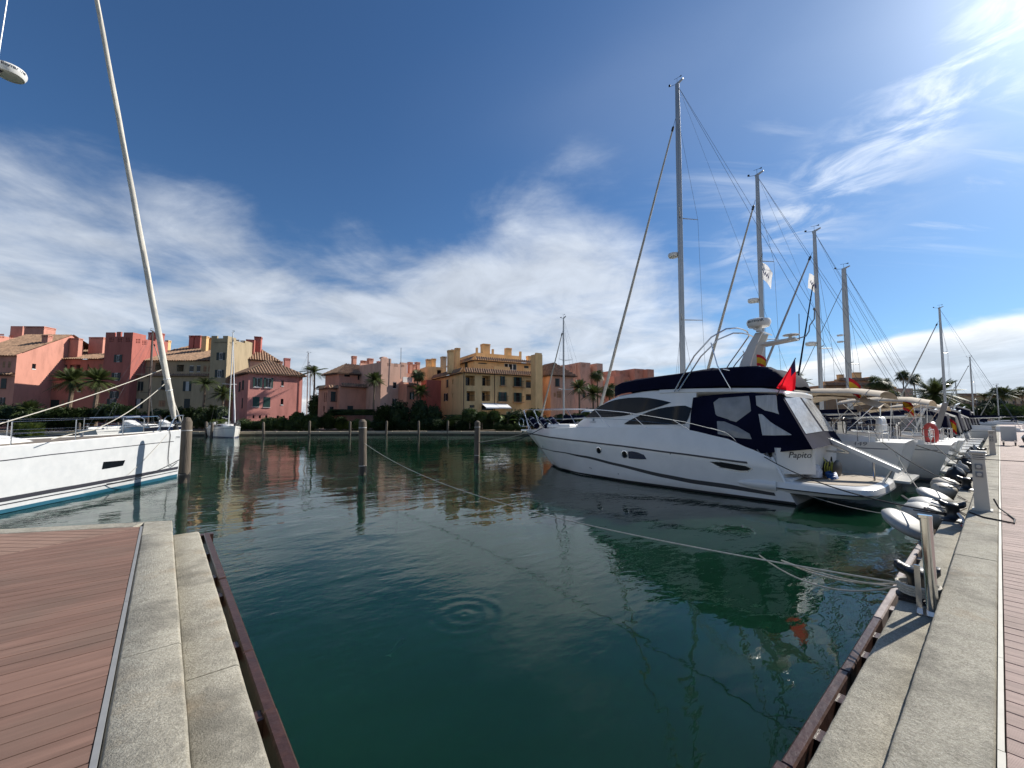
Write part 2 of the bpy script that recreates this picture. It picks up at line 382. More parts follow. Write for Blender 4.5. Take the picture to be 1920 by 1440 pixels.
def m_boards(name, along_x, col, rnd=0.10, lines=None):
    m = bpy.data.materials.new(name); m.use_nodes = True
    N = m.node_tree.nodes; L = m.node_tree.links; b = N['Principled BSDF']; b.inputs['Roughness'].default_value = 0.72; b.inputs['Specular IOR Level'].default_value = 0.3
    ge = N.new('ShaderNodeNewGeometry'); sp = N.new('ShaderNodeSeparateXYZ'); L.new(ge.outputs['Position'], sp.inputs[0])
    mp = N.new('ShaderNodeMapping'); mp.inputs['Scale'].default_value = (1, 9, 1) if along_x else (9, 1, 1); L.new(ge.outputs['Position'], mp.inputs[0])
    n = N.new('ShaderNodeTexNoise'); n.inputs['Scale'].default_value = 2.2; n.inputs['Detail'].default_value = 7; L.new(mp.outputs[0], n.inputs['Vector'])
    n2 = N.new('ShaderNodeTexNoise'); n2.inputs['Scale'].default_value = 1.6; n2.inputs['Detail'].default_value = 6; L.new(ge.outputs['Position'], n2.inputs['Vector'])
    r = N.new('ShaderNodeValToRGB'); e = r.color_ramp.elements; e[0].position = 0.3; e[1].position = 0.7
    e[0].color = tuple(c*0.82 for c in col) + (1,); e[1].color = tuple(c*1.18 for c in col) + (1,); L.new(n.outputs[0], r.inputs[0])
    r2 = N.new('ShaderNodeValToRGB'); e = r2.color_ramp.elements; e[0].position = 0.48; e[1].position = 0.72; e[0].color = (0, 0, 0, 1); e[1].color = (0.45, 0.45, 0.45, 1); L.new(n2.outputs[0], r2.inputs[0])
    mx = N.new('ShaderNodeMix'); mx.data_type = 'RGBA'; L.new(r2.outputs[0], mx.inputs[0]); L.new(r.outputs[0], mx.inputs[6]); mx.inputs[7].default_value = (0.17, 0.125, 0.095, 1)
    oi = N.new('ShaderNodeObjectInfo'); mr = N.new('ShaderNodeMapRange'); mr.inputs[3].default_value = 1 - rnd; mr.inputs[4].default_value = 1 + rnd; L.new(oi.outputs['Random'], mr.inputs[0])
    sc = N.new('ShaderNodeVectorMath'); sc.operation = 'SCALE'; L.new(mx.outputs[2], sc.inputs[0]); L.new(mr.outputs[0], sc.inputs['Scale'])
    # fine anti-slip grooves
    w = N.new('ShaderNodeMath'); w.operation = 'SINE'; ml = N.new('ShaderNodeMath'); ml.operation = 'MULTIPLY'; ml.inputs[1].default_value = 2*math.pi/0.0119
    L.new(sp.outputs[1 if along_x else 0], ml.inputs[0]); L.new(ml.outputs[0], w.inputs[0])
    bp = N.new('ShaderNodeBump'); bp.inputs['Distance'].default_value = 0.0012; bp.inputs['Strength'].default_value = 0.8; L.new(w.outputs[0], bp.inputs['Height']); L.new(bp.outputs[0], b.inputs['Normal'])
    L.new(sc.outputs[0], b.inputs['Base Color']); return m
M_boardL = m_boards('composite_decking', True, (0.225, 0.132, 0.098))
M_boardR = m_boards('composite_decking_bleached', False, (0.36, 0.26, 0.22), 0.06)
M_boardE = m_boards('composite_decking_far', True, (0.30, 0.19, 0.14), 0.05)  # same decking in a paler colour, painting in the sun glare there

def m_water():
    m = bpy.data.materials.new('harbour_water'); m.use_nodes = True
    N = m.node_tree.nodes; L = m.node_tree.links
    for n in list(N): N.remove(n)
    def nd(t, **k):
        n = N.new(t)
        for a, v in k.items(): setattr(n, a, v)
        return n
    out = nd('ShaderNodeOutputMaterial'); ge = nd('ShaderNodeNewGeometry')
    def nz(scale, det, rot=0.0, sx=1.0, sy=1.0, rough=0.5, dist=0.0):
        mp = nd('ShaderNodeMapping'); mp.inputs['Rotation'].default_value[2] = rot; mp.inputs['Scale'].default_value = (sx, sy, 1); L.new(ge.outputs['Position'], mp.inputs[0])
        n = nd('ShaderNodeTexNoise'); n.inputs['Scale'].default_value = scale; n.inputs['Detail'].default_value = det; n.inputs['Roughness'].default_value = rough; n.inputs['Distortion'].default_value = dist
        L.new(mp.outputs[0], n.inputs['Vector']); return n.outputs[0]
    def m2(op, a, b):
        n = nd('ShaderNodeMath', operation=op)
        for i, v in enumerate((a, b)):
            if isinstance(v, (int, float)): n.inputs[i].default_value = v
            else: L.new(v, n.inputs[i])
        return n.outputs[0]
    # slow swell, wavelets and fine wind ripples; ripples come and go in patches
    patch = nd('ShaderNodeMapRange'); patch.inputs[1].default_value = 0.42; patch.inputs[2].default_value = 0.66; patch.inputs[3].default_value = 0.22; L.new(nz(0.16, 3), patch.inputs[0])
    rip = m2('MULTIPLY', nz(3.0, 3, 0.9, 1.0, 2.0, 0.5, 0.3), m2('MULTIPLY', patch.outputs[0], 0.0145))
    swl = m2('MULTIPLY', nz(0.75, 2, 0.5, 1.0, 1.6, 0.45, 0.4), 0.023)
    big = m2('MULTIPLY', nz(0.22, 1, 0.3), 0.05)
    # rings left where a fish touched the surface
    vm = nd('ShaderNodeVectorMath', operation='DISTANCE'); L.new(ge.outputs['Position'], vm.inputs[0]); vm.inputs[1].default_value = tuple(PZ(870, 1152, 0))
    ring = m2('MULTIPLY', m2('SINE', m2('MULTIPLY', vm.outputs['Value'], 26.0), 0), 0.0017)
    fall = nd('ShaderNodeMapRange', interpolation_type='SMOOTHSTEP'); fall.inputs[1].default_value = 0.85; fall.inputs[2].default_value = 0.35; L.new(vm.outputs['Value'], fall.inputs[0])
    ring = m2('MULTIPLY', ring, fall.outputs[0])
    h = m2('ADD', m2('ADD', rip, swl), m2('ADD', big, ring))
    bp = nd('ShaderNodeBump'); bp.inputs['Distance'].default_value = 1.0; bp.inputs['Strength'].default_value = 0.75; L.new(h, bp.inputs['Height'])
    gl = nd('ShaderNodeBsdfGlossy'); gl.inputs['Roughness'].default_value = 0.015; gl.inputs['Color'].default_value = (0.94, 0.97, 0.97, 1); L.new(bp.outputs[0], gl.inputs['Normal'])
    df = nd('ShaderNodeSubsurfaceScattering', falloff='BURLEY'); df.inputs['Scale'].default_value = 0.9; df.inputs['Radius'].default_value = (0.5, 1.0, 0.8)
    cr = nd('ShaderNodeValToRGB'); e = cr.color_ramp.elements; e[0].position = 0.3; e[1].position = 0.75; e[0].color = (0.0050, 0.027, 0.014, 1); e[1].color = (0.0095, 0.045, 0.024, 1)
    L.new(nz(0.12, 3, 0, 1, 1, 0.55, 0.6), cr.inputs[0]); L.new(cr.outputs[0], df.inputs['Color'])
    tr = nd('ShaderNodeBsdfTransparent'); tr.inputs[0].default_value = (0.45, 0.80, 0.70, 1)
    body = nd('ShaderNodeMixShader'); body.inputs[0].default_value = 0.34; L.new(df.outputs[0], body.inputs[1]); L.new(tr.outputs[0], body.inputs[2])
    fr = nd('ShaderNodeFresnel'); fr.inputs['IOR'].default_value = 1.333; L.new(bp.outputs[0], fr.inputs['Normal'])
    mx = nd('ShaderNodeMixShader'); L.new(fr.outputs[0], mx.inputs[0]); L.new(body.outputs[0], mx.inputs[1]); L.new(gl.outputs[0], mx.inputs[2])
    L.new(mx.outputs[0], out.inputs[0]); return m
w = MB(); w.quad((-700, -300, 0), (900, -300, 0), (900, 900, 0), (-700, 900, 0))
tag(w.build('water', m_water()), kind='structure')
w = MB(); w.quad((-700, -300, -3), (900, -300, -3), (900, 900, -3), (-700, 900, -3))
tag(w.build('seabed', pm('silt', (0.012, 0.065, 0.052), 0.9, var=0.4, scale=0.4)), kind='structure')
# ------------------------------------------------------------------ far land
M_earth = pm('dry_earth', (0.20, 0.16, 0.11), 0.95, var=0.3, scale=0.5)
shore = [(-900, 812, 55), (-300, 812, 56), (200, 812, 57.5), (480, 813, 58.5), (640, 813, 59.5), (800, 813, 60.5), (1000, 813, 59), (1180, 813, 66), (1400, 813, 92), (1560, 813, 118), (1700, 813, 140)]
SH = [PY(x, 790, d) for x, y, d in shore]; SH = [Vector((p.x, p.y, 0)) for p in SH]
SH = SH + [Vector((150, 10, 0)), Vector((150, -250, 0))]
g = MB(); top = 0.48
rim = [Vector((p.x, p.y, top)) for p in SH]
far = [Vector((p.x * 9 if i < len(SH) - 2 else 880, p.y * 9 + (200 if i < len(SH) - 2 else 0), top)) for i, p in enumerate(SH)]
g.loft([rim, far])
g.loft([[Vector((p.x, p.y, -1.2)) for p in SH], [Vector((p.x, p.y, top - 0.002)) for p in SH]])
ground = tag(g.build('ground', M_earth), kind='structure')
M_quayfar = pm('far_quay_stone', (0.46, 0.385, 0.27), 0.9, var=0.25, scale=1.5, dirt_or_caustic=(0.10, 0.10, 0.08), dscale=0.8)
# far quay: coping stones laid along the rim
fq = tag(MB().loft([[Vector((p.x, p.y, -1)) + Vector((0, -0.05, 0)) for p in SH], [Vector((p.x, p.y, 0.2)) + Vector((0, -0.05, 0)) for p in SH]]).build('far_quay', pm('weedy_quay_face', (.07, .065, .045), .8, var=.3)), kind='structure')
stone_mesh = None
for i in range(1, 8):
    a, b = SH[i], SH[i+1]; d = (b - a); Ls = d.length; d.normalize(); nrm = Vector((d.y, -d.x, 0)); n = max(1, int(Ls / 2.4))
    for k in range(n):
        c = a + d * (Ls * (k + 0.5) / n)
        if stone_mesh is None:
            s = MB(); s.cbox((-1.17, -0.12, 0.22), (1.17, 0.55, 0.56), 0.03); o = s.build('coping_stone', M_quayfar, fq); stone_mesh = o.data
        else:
            o = bpy.data.objects.new('coping_stone', stone_mesh); COL.objects.link(o); o.parent = fq
        o.location = (c.x, c.y, random.uniform(-0.015, 0.015)); o.rotation_euler[2] = math.atan2(d.y, d.x); o.scale[0] = (Ls / n) / 2.4
# ------------------------------------------------------------------ left pier and right quay
QZ, SZ = 1.12, 0.95
END_P, END_D = Vector((0.20, 8.46)), Vector((-0.892, 0.452))        # outer edge of the pier head
END_N = (-0.452, -0.892)                                            # points back on to the pier
M_strip = pm('grey_metal_strip', (0.25, 0.25, 0.245), 0.7, 0.0, var=0.08, scale=12)
M_stripw = pm('pale_edge_strip', (0.56, 0.53, 0.45), 0.7, var=0.08, scale=8)
def prism2(name, poly, z0, z1, mat, parent, c=0.0):
    """flat piece cut to a plan outline, with a small chamfer"""
    s = MB(); n = len(poly)
    if c > 0:
        cx = sum(p[0] for p in poly) / n; cy = sum(p[1] for p in poly) / n
        inn = []
        for i in range(n):
            p0, p, p1 = Vector(poly[i-1]), Vector(poly[i]), Vector(poly[(i+1) % n])
            e0 = (p - p0).normalized(); e1 = (p1 - p).normalized(); n0 = Vector((-e0.y, e0.x)); n1 = Vector((-e1.y, e1.x))
            if n0.dot(Vector((cx, cy)) - p) < 0: n0 = -n0
            if n1.dot(Vector((cx, cy)) - p) < 0: n1 = -n1
            k = 1 + n0.dot(n1); inn.append(p + (n0 + n1) * (c / max(k, 0.3)))
        s.loft([[(p[0], p[1], z0) for p in poly], [(p[0], p[1], z1 - c) for p in poly], [(p[0], p[1], z1) for p in inn]], True, False)
        s.poly([(p[0], p[1], z1) for p in inn])
    else: s.prism([(p[0], p[1], z0) for p in poly], (0, 0, z1 - z0))
    return s.build(name, mat, parent)
def slab(name, l0, l1, s0, s1, z0, z1, along_y, parent, c=.02):
    """kerb slab with eased long edges and tight butt joints"""
    j = lambda: random.uniform(-.003, .003)
    pr = [(s0, z0), (s0, z1 - c), (s0 + c * .4, z1 - c * .35), (s0 + c, z1), (s1 - c, z1 + .0), (s1 - c * .4, z1 - c * .35), (s1, z1 - c), (s1, z0)]
    e = .0025; n = max(2, int((l1 - l0) / .25)); rows = []; n = max(n, int((l1 - l0) / .09)) if l0 < 14 else n
    for i in range(n + 1):
        l = l0 + e + (l1 - l0 - 2 * e) * i / n; w = j() * .45
        rows.append([Vector((s + w, l, z)) if along_y else Vector((l, s + w, z)) for s, z in pr])
    b = MB(); b.loft(rows, False); b.poly(rows[0]); b.poly(rows[-1]); return b.build(name, M_conc, parent, smooth=50)
# --- left pier
lq = MB(); lq.box((-30, -8, -2.5), (0.40, 3, 0.90)); lq.prism([(0.40, 2.9, -2.5), (0.40, 8.05, -2.5), (0.12, 8.44, -2.5), (-5.5, 11.29, -2.5), (-5.5, 2.9, -2.5)], (0, 0, 3.38))
lq = tag(lq.build('left_quay', M_conc), kind='structure')
def cut_end(poly, gap=0.0): return clip_poly(poly, (END_P.x + END_N[0]*gap, END_P.y + END_N[1]*gap), END_N)
for b0, b1 in ((0.45, 2.0), (2.0, 3.92), (3.92, 5.86), (5.86, 7.7), (7.7, 9.2)):
    if b1 < 7.8: slab('coping_slab', b0, b1, -.155, .18, .86, QZ + random.uniform(-.003, .003), True, lq); continue
    p = cut_end([(-0.155, b0 + .0025), (0.18, b0 + .0025), (0.18, b1), (-0.155, b1)])
    prism2('coping_slab', p, 0.86, QZ + random.uniform(-.003, .003), M_conc, lq, 0.008)
for b0, b1 in ((0.75, 1.9), (1.9, 3.68), (3.68, 5.6), (5.6, 8.18)):
    slab('step_slab', b0, b1, .184, .515, .62, SZ + random.uniform(-.004, .004), True, lq, .026)
for i in range(3):                                                   # coping along the pier head
    a = END_P + END_D * (0.36 + i * 1.9) ; b = END_P + END_D * (0.36 + (i+1) * 1.9 - 0.006); nn = Vector(END_N) * 0.30
    prism2('coping_slab', [tuple(a), tuple(b), tuple(b + nn), tuple(a + nn)], 0.86, QZ + random.uniform(-.003, .003), M_conc, lq, 0.02)
for b0, b1 in ((0.3, 5.06), (5.066, 6.6), (6.604, 8.6)):
    p = cut_end([(-0.184, b0), (-0.158, b0), (-0.158, b1), (-0.184, b1)], 0.31)
    if len(p) > 2: prism2('edge_strip', p, 0.95, QZ + 0.002, M_strip, lq)
# two fields of boards meet along a slanted line
BL_P, BL_N = (-0.16, 8.27), (0.34, -0.94)
for i in range(62):
    b0 = 0.30 + i * 0.1432; gap = 0.0045 if i % 11 != 6 else 0.009
    p = [(-5.2, b0 + gap), (-0.188, b0 + gap), (-0.188, b0 + .1432 - gap), (-5.2, b0 + .1432 - gap)]
    p = clip_poly(cut_end(p, 0.315), (BL_P[0], BL_P[1]), (0.44, -0.898))
    if len(p) > 2: prism2('deck_board', p, QZ - 0.03, QZ - 0.002 + random.uniform(-.0012, .0012), M_boardL, lq, 0.002)
ud = Vector((-0.74, 0.672)); un = Vector((-0.672, -0.74))
for i in range(60):
    o = Vector((-0.16, 8.3)) + un * (i * 0.1432 - 2.0)
    a = o - ud * 5; b = o + ud * 9
    p = [tuple(a + un*.004), tuple(b + un*.004), tuple(b + un*.139), tuple(a + un*.139)]
    p = cut_end(p, 0.315); p = clip_poly(p, (BL_P[0], BL_P[1]), (-0.44, 0.898)) if len(p) > 2 else p
    p = clip_poly(p, (-0.188, 0), (-1, 0)) if len(p) > 2 else p
    p = clip_poly(p, (-5.5, 0), (1, 0)) if len(p) > 2 else p
    if len(p) > 2: prism2('deck_board', p, QZ - 0.03, QZ - 0.002, M_boardE, lq, 0.002)
# --- right quay
rq = MB(); rq.box((0.40, -30, -2.5), (128, 0.62, 0.90))
rq = tag(rq.build('right_quay', M_conc), kind='structure')
edges = [0.30, 2.4, 4.33, 7.25] + [7.25 + 2.3 * i for i in range(1, 52)]
for x0, x1 in zip(edges, edges[1:]):
    slab('coping_slab', x0, x1, .106, .45, .86, QZ + random.uniform(-.003, .003), False, rq)
edges = [0.55, 2.2, 4.06, 6.0] + [6.0 + 2.3 * i for i in range(1, 52)]
for x0, x1 in zip(edges, edges[1:]):
    slab('step_slab', x0, x1, .454, .755, .62, SZ + random.uniform(-.004, .004), False, rq, .026)
edges = [0.2, 2.2, 3.2, 4.4, 6.1] + [6.1 + 2.05 * i for i in range(1, 58)]
for x0, x1 in zip(edges, edges[1:]):
    o = random.uniform(-.004, .004)
    prism2('edge_strip', [(x0 + .003, 0.079 + o * .5), (x1 - .003, 0.079 + o * .5), (x1 - .003, 0.103), (x0 + .003, 0.103)], 0.95, QZ + 0.003, M_stripw, rq)
bm_ = None
for i in range(150):
    x0 = 0.5 + i * 0.1432; gap = 0.0035 if i % 9 != 4 else 0.007
    if gap < 0.005 and bm_ is not None:
        o = bpy.data.objects.new('deck_board', bm_); COL.objects.link(o); o.parent = rq; o.location = (x0, 0, random.uniform(-.0012, .0012)); continue
    s = MB(); s.cbox((gap, -6, QZ - .03), (.1432 - gap, 0.074, QZ - .002), 0.002); o = s.build('deck_board', M_boardR, rq); o.location.x = x0
    if gap < .005: bm_ = o.data
s = MB()
for i in range(150, 880):
    x0 = 0.5 + i * 0.1432; s.box((x0 + .004, -6, QZ - .03), (x0 + .139, 0.074, QZ - .002))
tag(s.build('deck_boards_distance', M_boardR, rq), kind='stuff')
s = MB(); s.box((0.4, -30, 0.9), (128, -6.01, QZ - .004)); s.build('paving', M_conc, rq)
# --- timber fendering hung off both quays
M_timb = pm('wet_red_timber', (0.058, 0.028, 0.021), 0.34, var=0.35, scale=9, bump=0.006, bscale=14, stretch=(1, 1, 1), dirt_or_caustic=(0.035, 0.02, 0.018), dscale=3, damt=0.7)
M_timbg = pm('worn_pale_timber', (0.30, 0.25, 0.23), 0.5, var=0.3, scale=9, bump=0.006, bscale=14, dirt_or_caustic=(0.10, 0.05, 0.04), dscale=2.5, damt=0.7)
lt = thing('timber_fender', 'wet red brown timber rubbing beam along the left pier edge', 'fender beam', (0.7, 2, 0.5), 'timber rubbing beams')
b0 = 1.2
for i, ln in enumerate((2.55, 1.05, 2.3, 2.9)):
    s = MB(); s.cbox((0.69, b0 + .006, 0.30), (0.78, b0 + ln - .006, 0.505 + random.uniform(-.01, .01)), 0.012); s.build('beam', M_timb, lt); b0 += ln
for b in (1.7, 2.75, 3.72, 5.0, 6.5, 7.3, 8.6):
    s = MB(); s.box((0.44 if b < 8.1 else 0.6, b, 0.33), (0.72, b + 0.13, 0.47)); s.build('block', M_timb, lt)
s = MB(); s.box((0.52, 9.86, 0.34), (0.84, 10.0, 0.5)); s.build('block', M_timb, lt)
for k, (n, x0, mat, lab) in enumerate((('timber_fender', 1.2, M_timb, 'wet red brown timber rubbing beam below the near right quay'), ('timber_fender', 6.25, M_timbg, 'worn pale timber rubbing beam below the quay from the handrail post onward'))):
    rt = thing(n, lab, 'fender beam', (x0, 1.05, 0.5), 'timber rubbing beams'); x = x0
    for i, ln in enumerate(((2.0, 1.55, 1.5) if k == 0 else (1.7, 1.9, 2.1, 1.8, 2.2, 2.0, 2.1, 1.9, 2.2, 2.0, 2.2, 2.2))):
        s = MB(); dz = random.uniform(-.014, .014); s.cbox((x + .008, 0.995 + dz, 0.30), (x + ln - .008, 1.075 + dz, 0.50 + dz), 0.012); s.build('beam', mat, rt); 
        for q in (0.45, ln - 0.5):
            s = MB(); s.box((x + q, 0.60, 0.34), (x + q + 0.14, 1.0, 0.46)); s.build('block', mat, rt)
        x += ln
# ------------------------------------------------------------------ boat hulls
class Hull:
    """lofted hull; stern centre at O (waterline), heading along f; stations t = 0 (transom) .. 1 (bow)"""
    def __init__(s, O, f, L, beam, sheer, wl, rake, trake=0.0, zb=-0.35, flare=1.0, rail=None, tumble=0.0):
        s.O = Vector((O[0], O[1], 0)); s.f = Vector((f[0], f[1], 0)).normalized(); s.r = Vector((s.f.y, -s.f.x, 0))
        s.L, s.beam, s.sheer, s.wl, s.rake, s.trake, s.zb, s.flare, s.rail, s.tumble = L, beam, sheer, wl, rake, trake, zb, flare, rail, tumble
    def S(s, t): return interp(s.sheer, t)
    def half(s, t, z):
        B = interp(s.beam, t); S = s.S(t); w = interp(s.wl, t)
        top = interp(s.rail, t) if s.rail else S
        h = max(0.0, min(1.0, z / max(top, .01)))
        y = B * (w + (1 - w) * h ** s.flare)
        if z < 0: y *= max(0.0, 1 - (z / s.zb) * 0.35)
        if z > top: y -= s.tumble * (z - top)
        return max(0.0, y)
    def x(s, t, z):
        h = max(-0.3, min(1.0, z / s.S(1.0)))
        return s.L * t - s.rake * (1 - h) * t ** 7 + s.trake * max(0.0, min(1.2, z / s.S(0))) * (1 - t) ** 9
    def P(s, x, y, z): return s.O + s.f * x + s.r * y + Vector((0, 0, z))
    def pt(s, t, z, side=-1, off=0.0): return s.P(s.x(t, z), side * (s.half(t, z) + off), z)
    def mesh(s, n=30, m=10):
        b = MB()
        ts = [1 - (1 - i / n) ** 1.35 for i in range(n + 1)]
        for side in (-1, 1):
            rows = []
            for t in ts:
                S = s.S(t); zs = [s.zb + (S - s.zb) * k / m for k in range(m + 1)]
                if s.rail:
                    rz = interp(s.rail, t); zs = [s.zb + (rz - s.zb) * k / (m - 2) for k in range(m - 1)] + [rz + (S - rz) * .5, S]
                rows.append([s.pt(t, z, side) for z in zs])
            b.loft(rows)
        S = s.S(0); zs = [s.zb + (S - s.zb) * k / m for k in range(m + 1)]
        b.loft([[s.pt(0, z, -1) for z in zs], [s.pt(0, z, 1) for z in zs]])
        return b
    def deck(s, t0=0.0, t1=1.0, drop=0.03, inset=0.02, n=24, camber=0.05):
        b = MB(); rows = []
        for i in range(n + 1):
            t = t0 + (t1 - t0) * (1 - (1 - i / n) ** 1.3); z = s.S(t) - drop; h = max(0.0, s.half(t, s.S(t)) - inset)
            rows.append([s.P(s.x(t, z), h * q, z + camber * (1 - q * q) * min(1, h)) for q in (-1, -.5, 0, .5, 1)])
        return b.loft(rows)
    def strip(s, lo, hi, t0=0.0, t1=1.0, off=0.006, sides=(-1, 1), n=60):
        b = MB()
        for side in sides:
            rows = []
            for i in range(n + 1):
                t = t0 + (t1 - t0) * i / n; a, c = lo(t), hi(t)
                rows.append([s.pt(t, a + (c - a) * k / 2, side, off) for k in range(3)])
            b.loft(rows)
        return b
    def find(s, px, py, side=-1):
        """place on the hull side met by a line of sight"""
        t, z = 0.5, s.S(0.5) * .6
        rr = ray(px, py); C = Vector((0, 0, CAMZ)); best = None
        for i in range(401):
            t = i / 400
            # where the sight line passes this station
            for k in range(2):
                p = s.pt(t, z, side); num = (p - C).dot(s.f); den = rr.dot(s.f)
                if abs(den) < 1e-6: break
                q = C + rr * (num / den); z = q.z
            z = max(s.zb, min(s.S(t), z))
            p = s.pt(t, z, side)
            d = (p - C); e = (d - rr * (d.dot(rr) / rr.dot(rr))).length
            if best is None or e < best[0]: best = (e, t, z)
        return best[1], best[2]
    def patch(s, pts, off=0.008, side=-1):
        """flat-ish panel that follows the hull; pts = [(px, py)]"""
        b = MB(); P = []
        for x, y in pts:
            t, z = s.find(x, y, side); P.append(s.pt(t, z, side, off))
        b.poly(P); return b
def rail_run(b, pts, r=0.014, n=6): b.tube(pts, r, n)
def furled_sail(b, p0, p1, r, n=40, wrap=0.0):
    """rolled headsail round a forestay, with spiral ridges"""
    p0 = Vector(p0); p1 = Vector(p1); d = (p1 - p0); u = d.orthogonal().normalized(); w = d.normalized().cross(u); rows = []
    for i in range(n + 1):
        t = i / n; rad = r * (0.7 + 0.3 * min(1, t / .03)) * (1 - 0.60 * t) ; c = p0.lerp(p1, t); row = []
        for j in range(10):
            a = 2 * math.pi * j / 10; k = 1 + 0.045 * math.sin(a + t * n * .55) + 0.025 * math.sin(3 * a + t * n * .3)
            row.append(c + (u * math.cos(a) + w * math.sin(a)) * rad * k)
        rows.append(row)
    b.loft(rows, True, True)
M_sail = pm('furled_sailcloth', (0.46, 0.43, 0.37), 0.85, var=0.22, scale=2.5, bump=0.004, bscale=12)
def sailcol(nm, c): return pm(nm, c, 0.85, var=0.2, scale=2.5)
def masthead(b, p, f, s=1.0):
    """wind vane and anemometer arms on top of a mast"""
    f = Vector(f); p = Vector(p)
    b.tube([p + f * .05, p + f * .55 * s + Vector((0, 0, .12 * s))], .012, 4)
    b.lathe([(.01, -.06), (.06, -.04), (.06, .04), (.01, .06)], p + f * .58 * s + Vector((0, 0, .2 * s)), n=8)
    b.tube([p, p + Vector((0, 0, .42 * s))], .008, 4)
    b.tube([p - f * .32 * s + Vector((0, 0, .40 * s)), p + f * .22 * s + Vector((0, 0, .44 * s))], .01, 4)
    b.poly([p - f * .34 * s + Vector((0, 0, .34 * s)), p - f * .12 * s + Vector((0, 0, .40 * s)), p - f * .34 * s + Vector((0, 0, .47 * s))])
def mast_profile(b, p0, p1, f, rx, ry, n=12, k=16):
    """oval mast tube, slightly tapered at the top"""
    p0 = Vector(p0); p1 = Vector(p1); f = Vector(f).normalized(); r = Vector((f.y, -f.x, 0)); rows = []
    for i in range(k + 1):
        t = i / k; sc = 1.0 if t < .8 else 1 - (t - .8) * 1.2; c = p0.lerp(p1, t)
        rows.append([c + f * rx * sc * math.cos(2*math.pi*j/n) + r * ry * sc * math.sin(2*math.pi*j/n) for j in range(n)])
    b.loft(rows, True, True)
def radar_dome(parent, c, r=0.3, mat=None, name='radar_dome'):
    b = MB(); b.lathe([(r*.5, -.12*r/.3), (r*.86, -.10*r/.3), (r*.98, -.02*r/.3), (r, .04*r/.3), (r*.93, .10*r/.3), (r*.5, .135*r/.3), (.01, .14*r/.3)], c, n=24)
    return b.build(name, mat or M_white2, parent, smooth=50)
def flag_mesh(p, along, down, w, h, fold=0.12, n=10, m=8, phase=0.0, gather=0.6):
    """hanging cloth with folds: hoist from p down, fly along 'along'"""
    b = MB(); rows = []; along = Vector(along).normalized(); down = Vector(down).normalized(); side = along.cross(down)
    for i in range(n + 1):
        u = i / n; row = []
        for j in range(m + 1):
            v = j / m; droop = u * u * 0.55 * w
            x = w * u * (1 - 0.35 * gather * v * 0.0 - 0.25 * gather * u); 
            off = fold * math.sin(u * 7.5 + v * 2.2 + phase) * (0.3 + u) * .6 + fold * .4 * math.sin(u * 15 + v * 5 + phase)
            row.append(Vector(p) + along * x + down * (h * v + droop) + side * off)
        rows.append(row)
    b.loft(rows); return b
M_spain_y = pm('yellow_bunting', (0.75, 0.42, 0.02), 0.8, var=0.1)
def spain_flag(p, along, w, h, parent=None, label='', phase=0.0, group='small red and yellow ensigns'):
    b = flag_mesh(p, along, (0, 0, -1), w, h, 0.05, 8, 8, phase)
    k = 0
    for i in range(len(b.f)):
        v = (i % 8) / 8; b.mi[i] = 1 if 0.25 <= v < 0.75 else 0
    o = b.build('flag', [M_red, M_spain_y], None, smooth=True, org=Vector(p)); return tag(o, label, 'flag', group)
# ------------------------------------------------------------------ big white motor yacht stern-to the right quay
AC, B0, BL = 17.1, 4.2, 14.75
def tb(tab): return [((b - B0) / BL, v) for b, v in tab]
MH = Hull((AC, B0), (0, 1), BL, tb([(4.2, 2.12), (7, 2.28), (10, 2.32), (13, 2.2), (15, 1.86), (17, 1.15), (18.3, .5), (18.95, 0)]),
          tb([(4.2, 1.40), (5, 1.66), (6, 1.98), (7.5, 2.24), (10, 2.28), (13, 2.2), (15, 2.12), (17, 2.0), (18.95, 1.86)]),
          tb([(4.2, .97), (10, .96), (13, .88), (15, .72), (17, .45), (18.95, .3)]), 2.6, 0.62, -0.4, 0.8,
          tb([(4.2, 1.12), (5.2, 1.2), (8, 1.36), (10.5, 1.5), (13, 1.6), (17, 1.72), (18.95, 1.76)]), 0.20)
my = thing('motor_yacht', 'large white flybridge motor yacht with navy canvas covers moored stern-to the quay', 'yacht', (AC, 2.3, 0))
hull = MH.mesh(80, 12).build('hull', M_white, my, smooth=35)
M_grstripe = pm('graphite_stripe', (0.035, 0.037, 0.04), 0.35, var=0.1)
rl = lambda t: interp(MH.rail, t)
MH.strip(lambda t: rl(t) - .035, lambda t: rl(t) + .03, .07, .995, .018).build('rub_rail', pm('rubber_strake', (.05, .05, .055), .5, var=.1), hull, smooth=True)
def zl(pts):
    tz = sorted(MH.find(x, y) for x, y in pts); return lambda t: interp(tz, t)
up_ = zl([(1006, 838), (1060, 848), (1100, 855), (1158, 869), (1245, 889), (1300, 899), (1360, 907), (1455, 924)])
dn_ = zl([(1006, 839.5), (1060, 850), (1100, 859), (1158, 874), (1245, 896), (1300, 907), (1360, 915), (1455, 930)])
t0, t1 = MH.find(1452, 926)[0], MH.find(1008, 839)[0]
MH.strip(dn_, up_, t0, t1, .008).build('accent_stripe', M_grstripe, hull, smooth=True)
MH.strip(lambda t: -.05, lambda t: .085, 0.0, .93, .008).build('boot_stripe', M_black, hull, smooth=True)
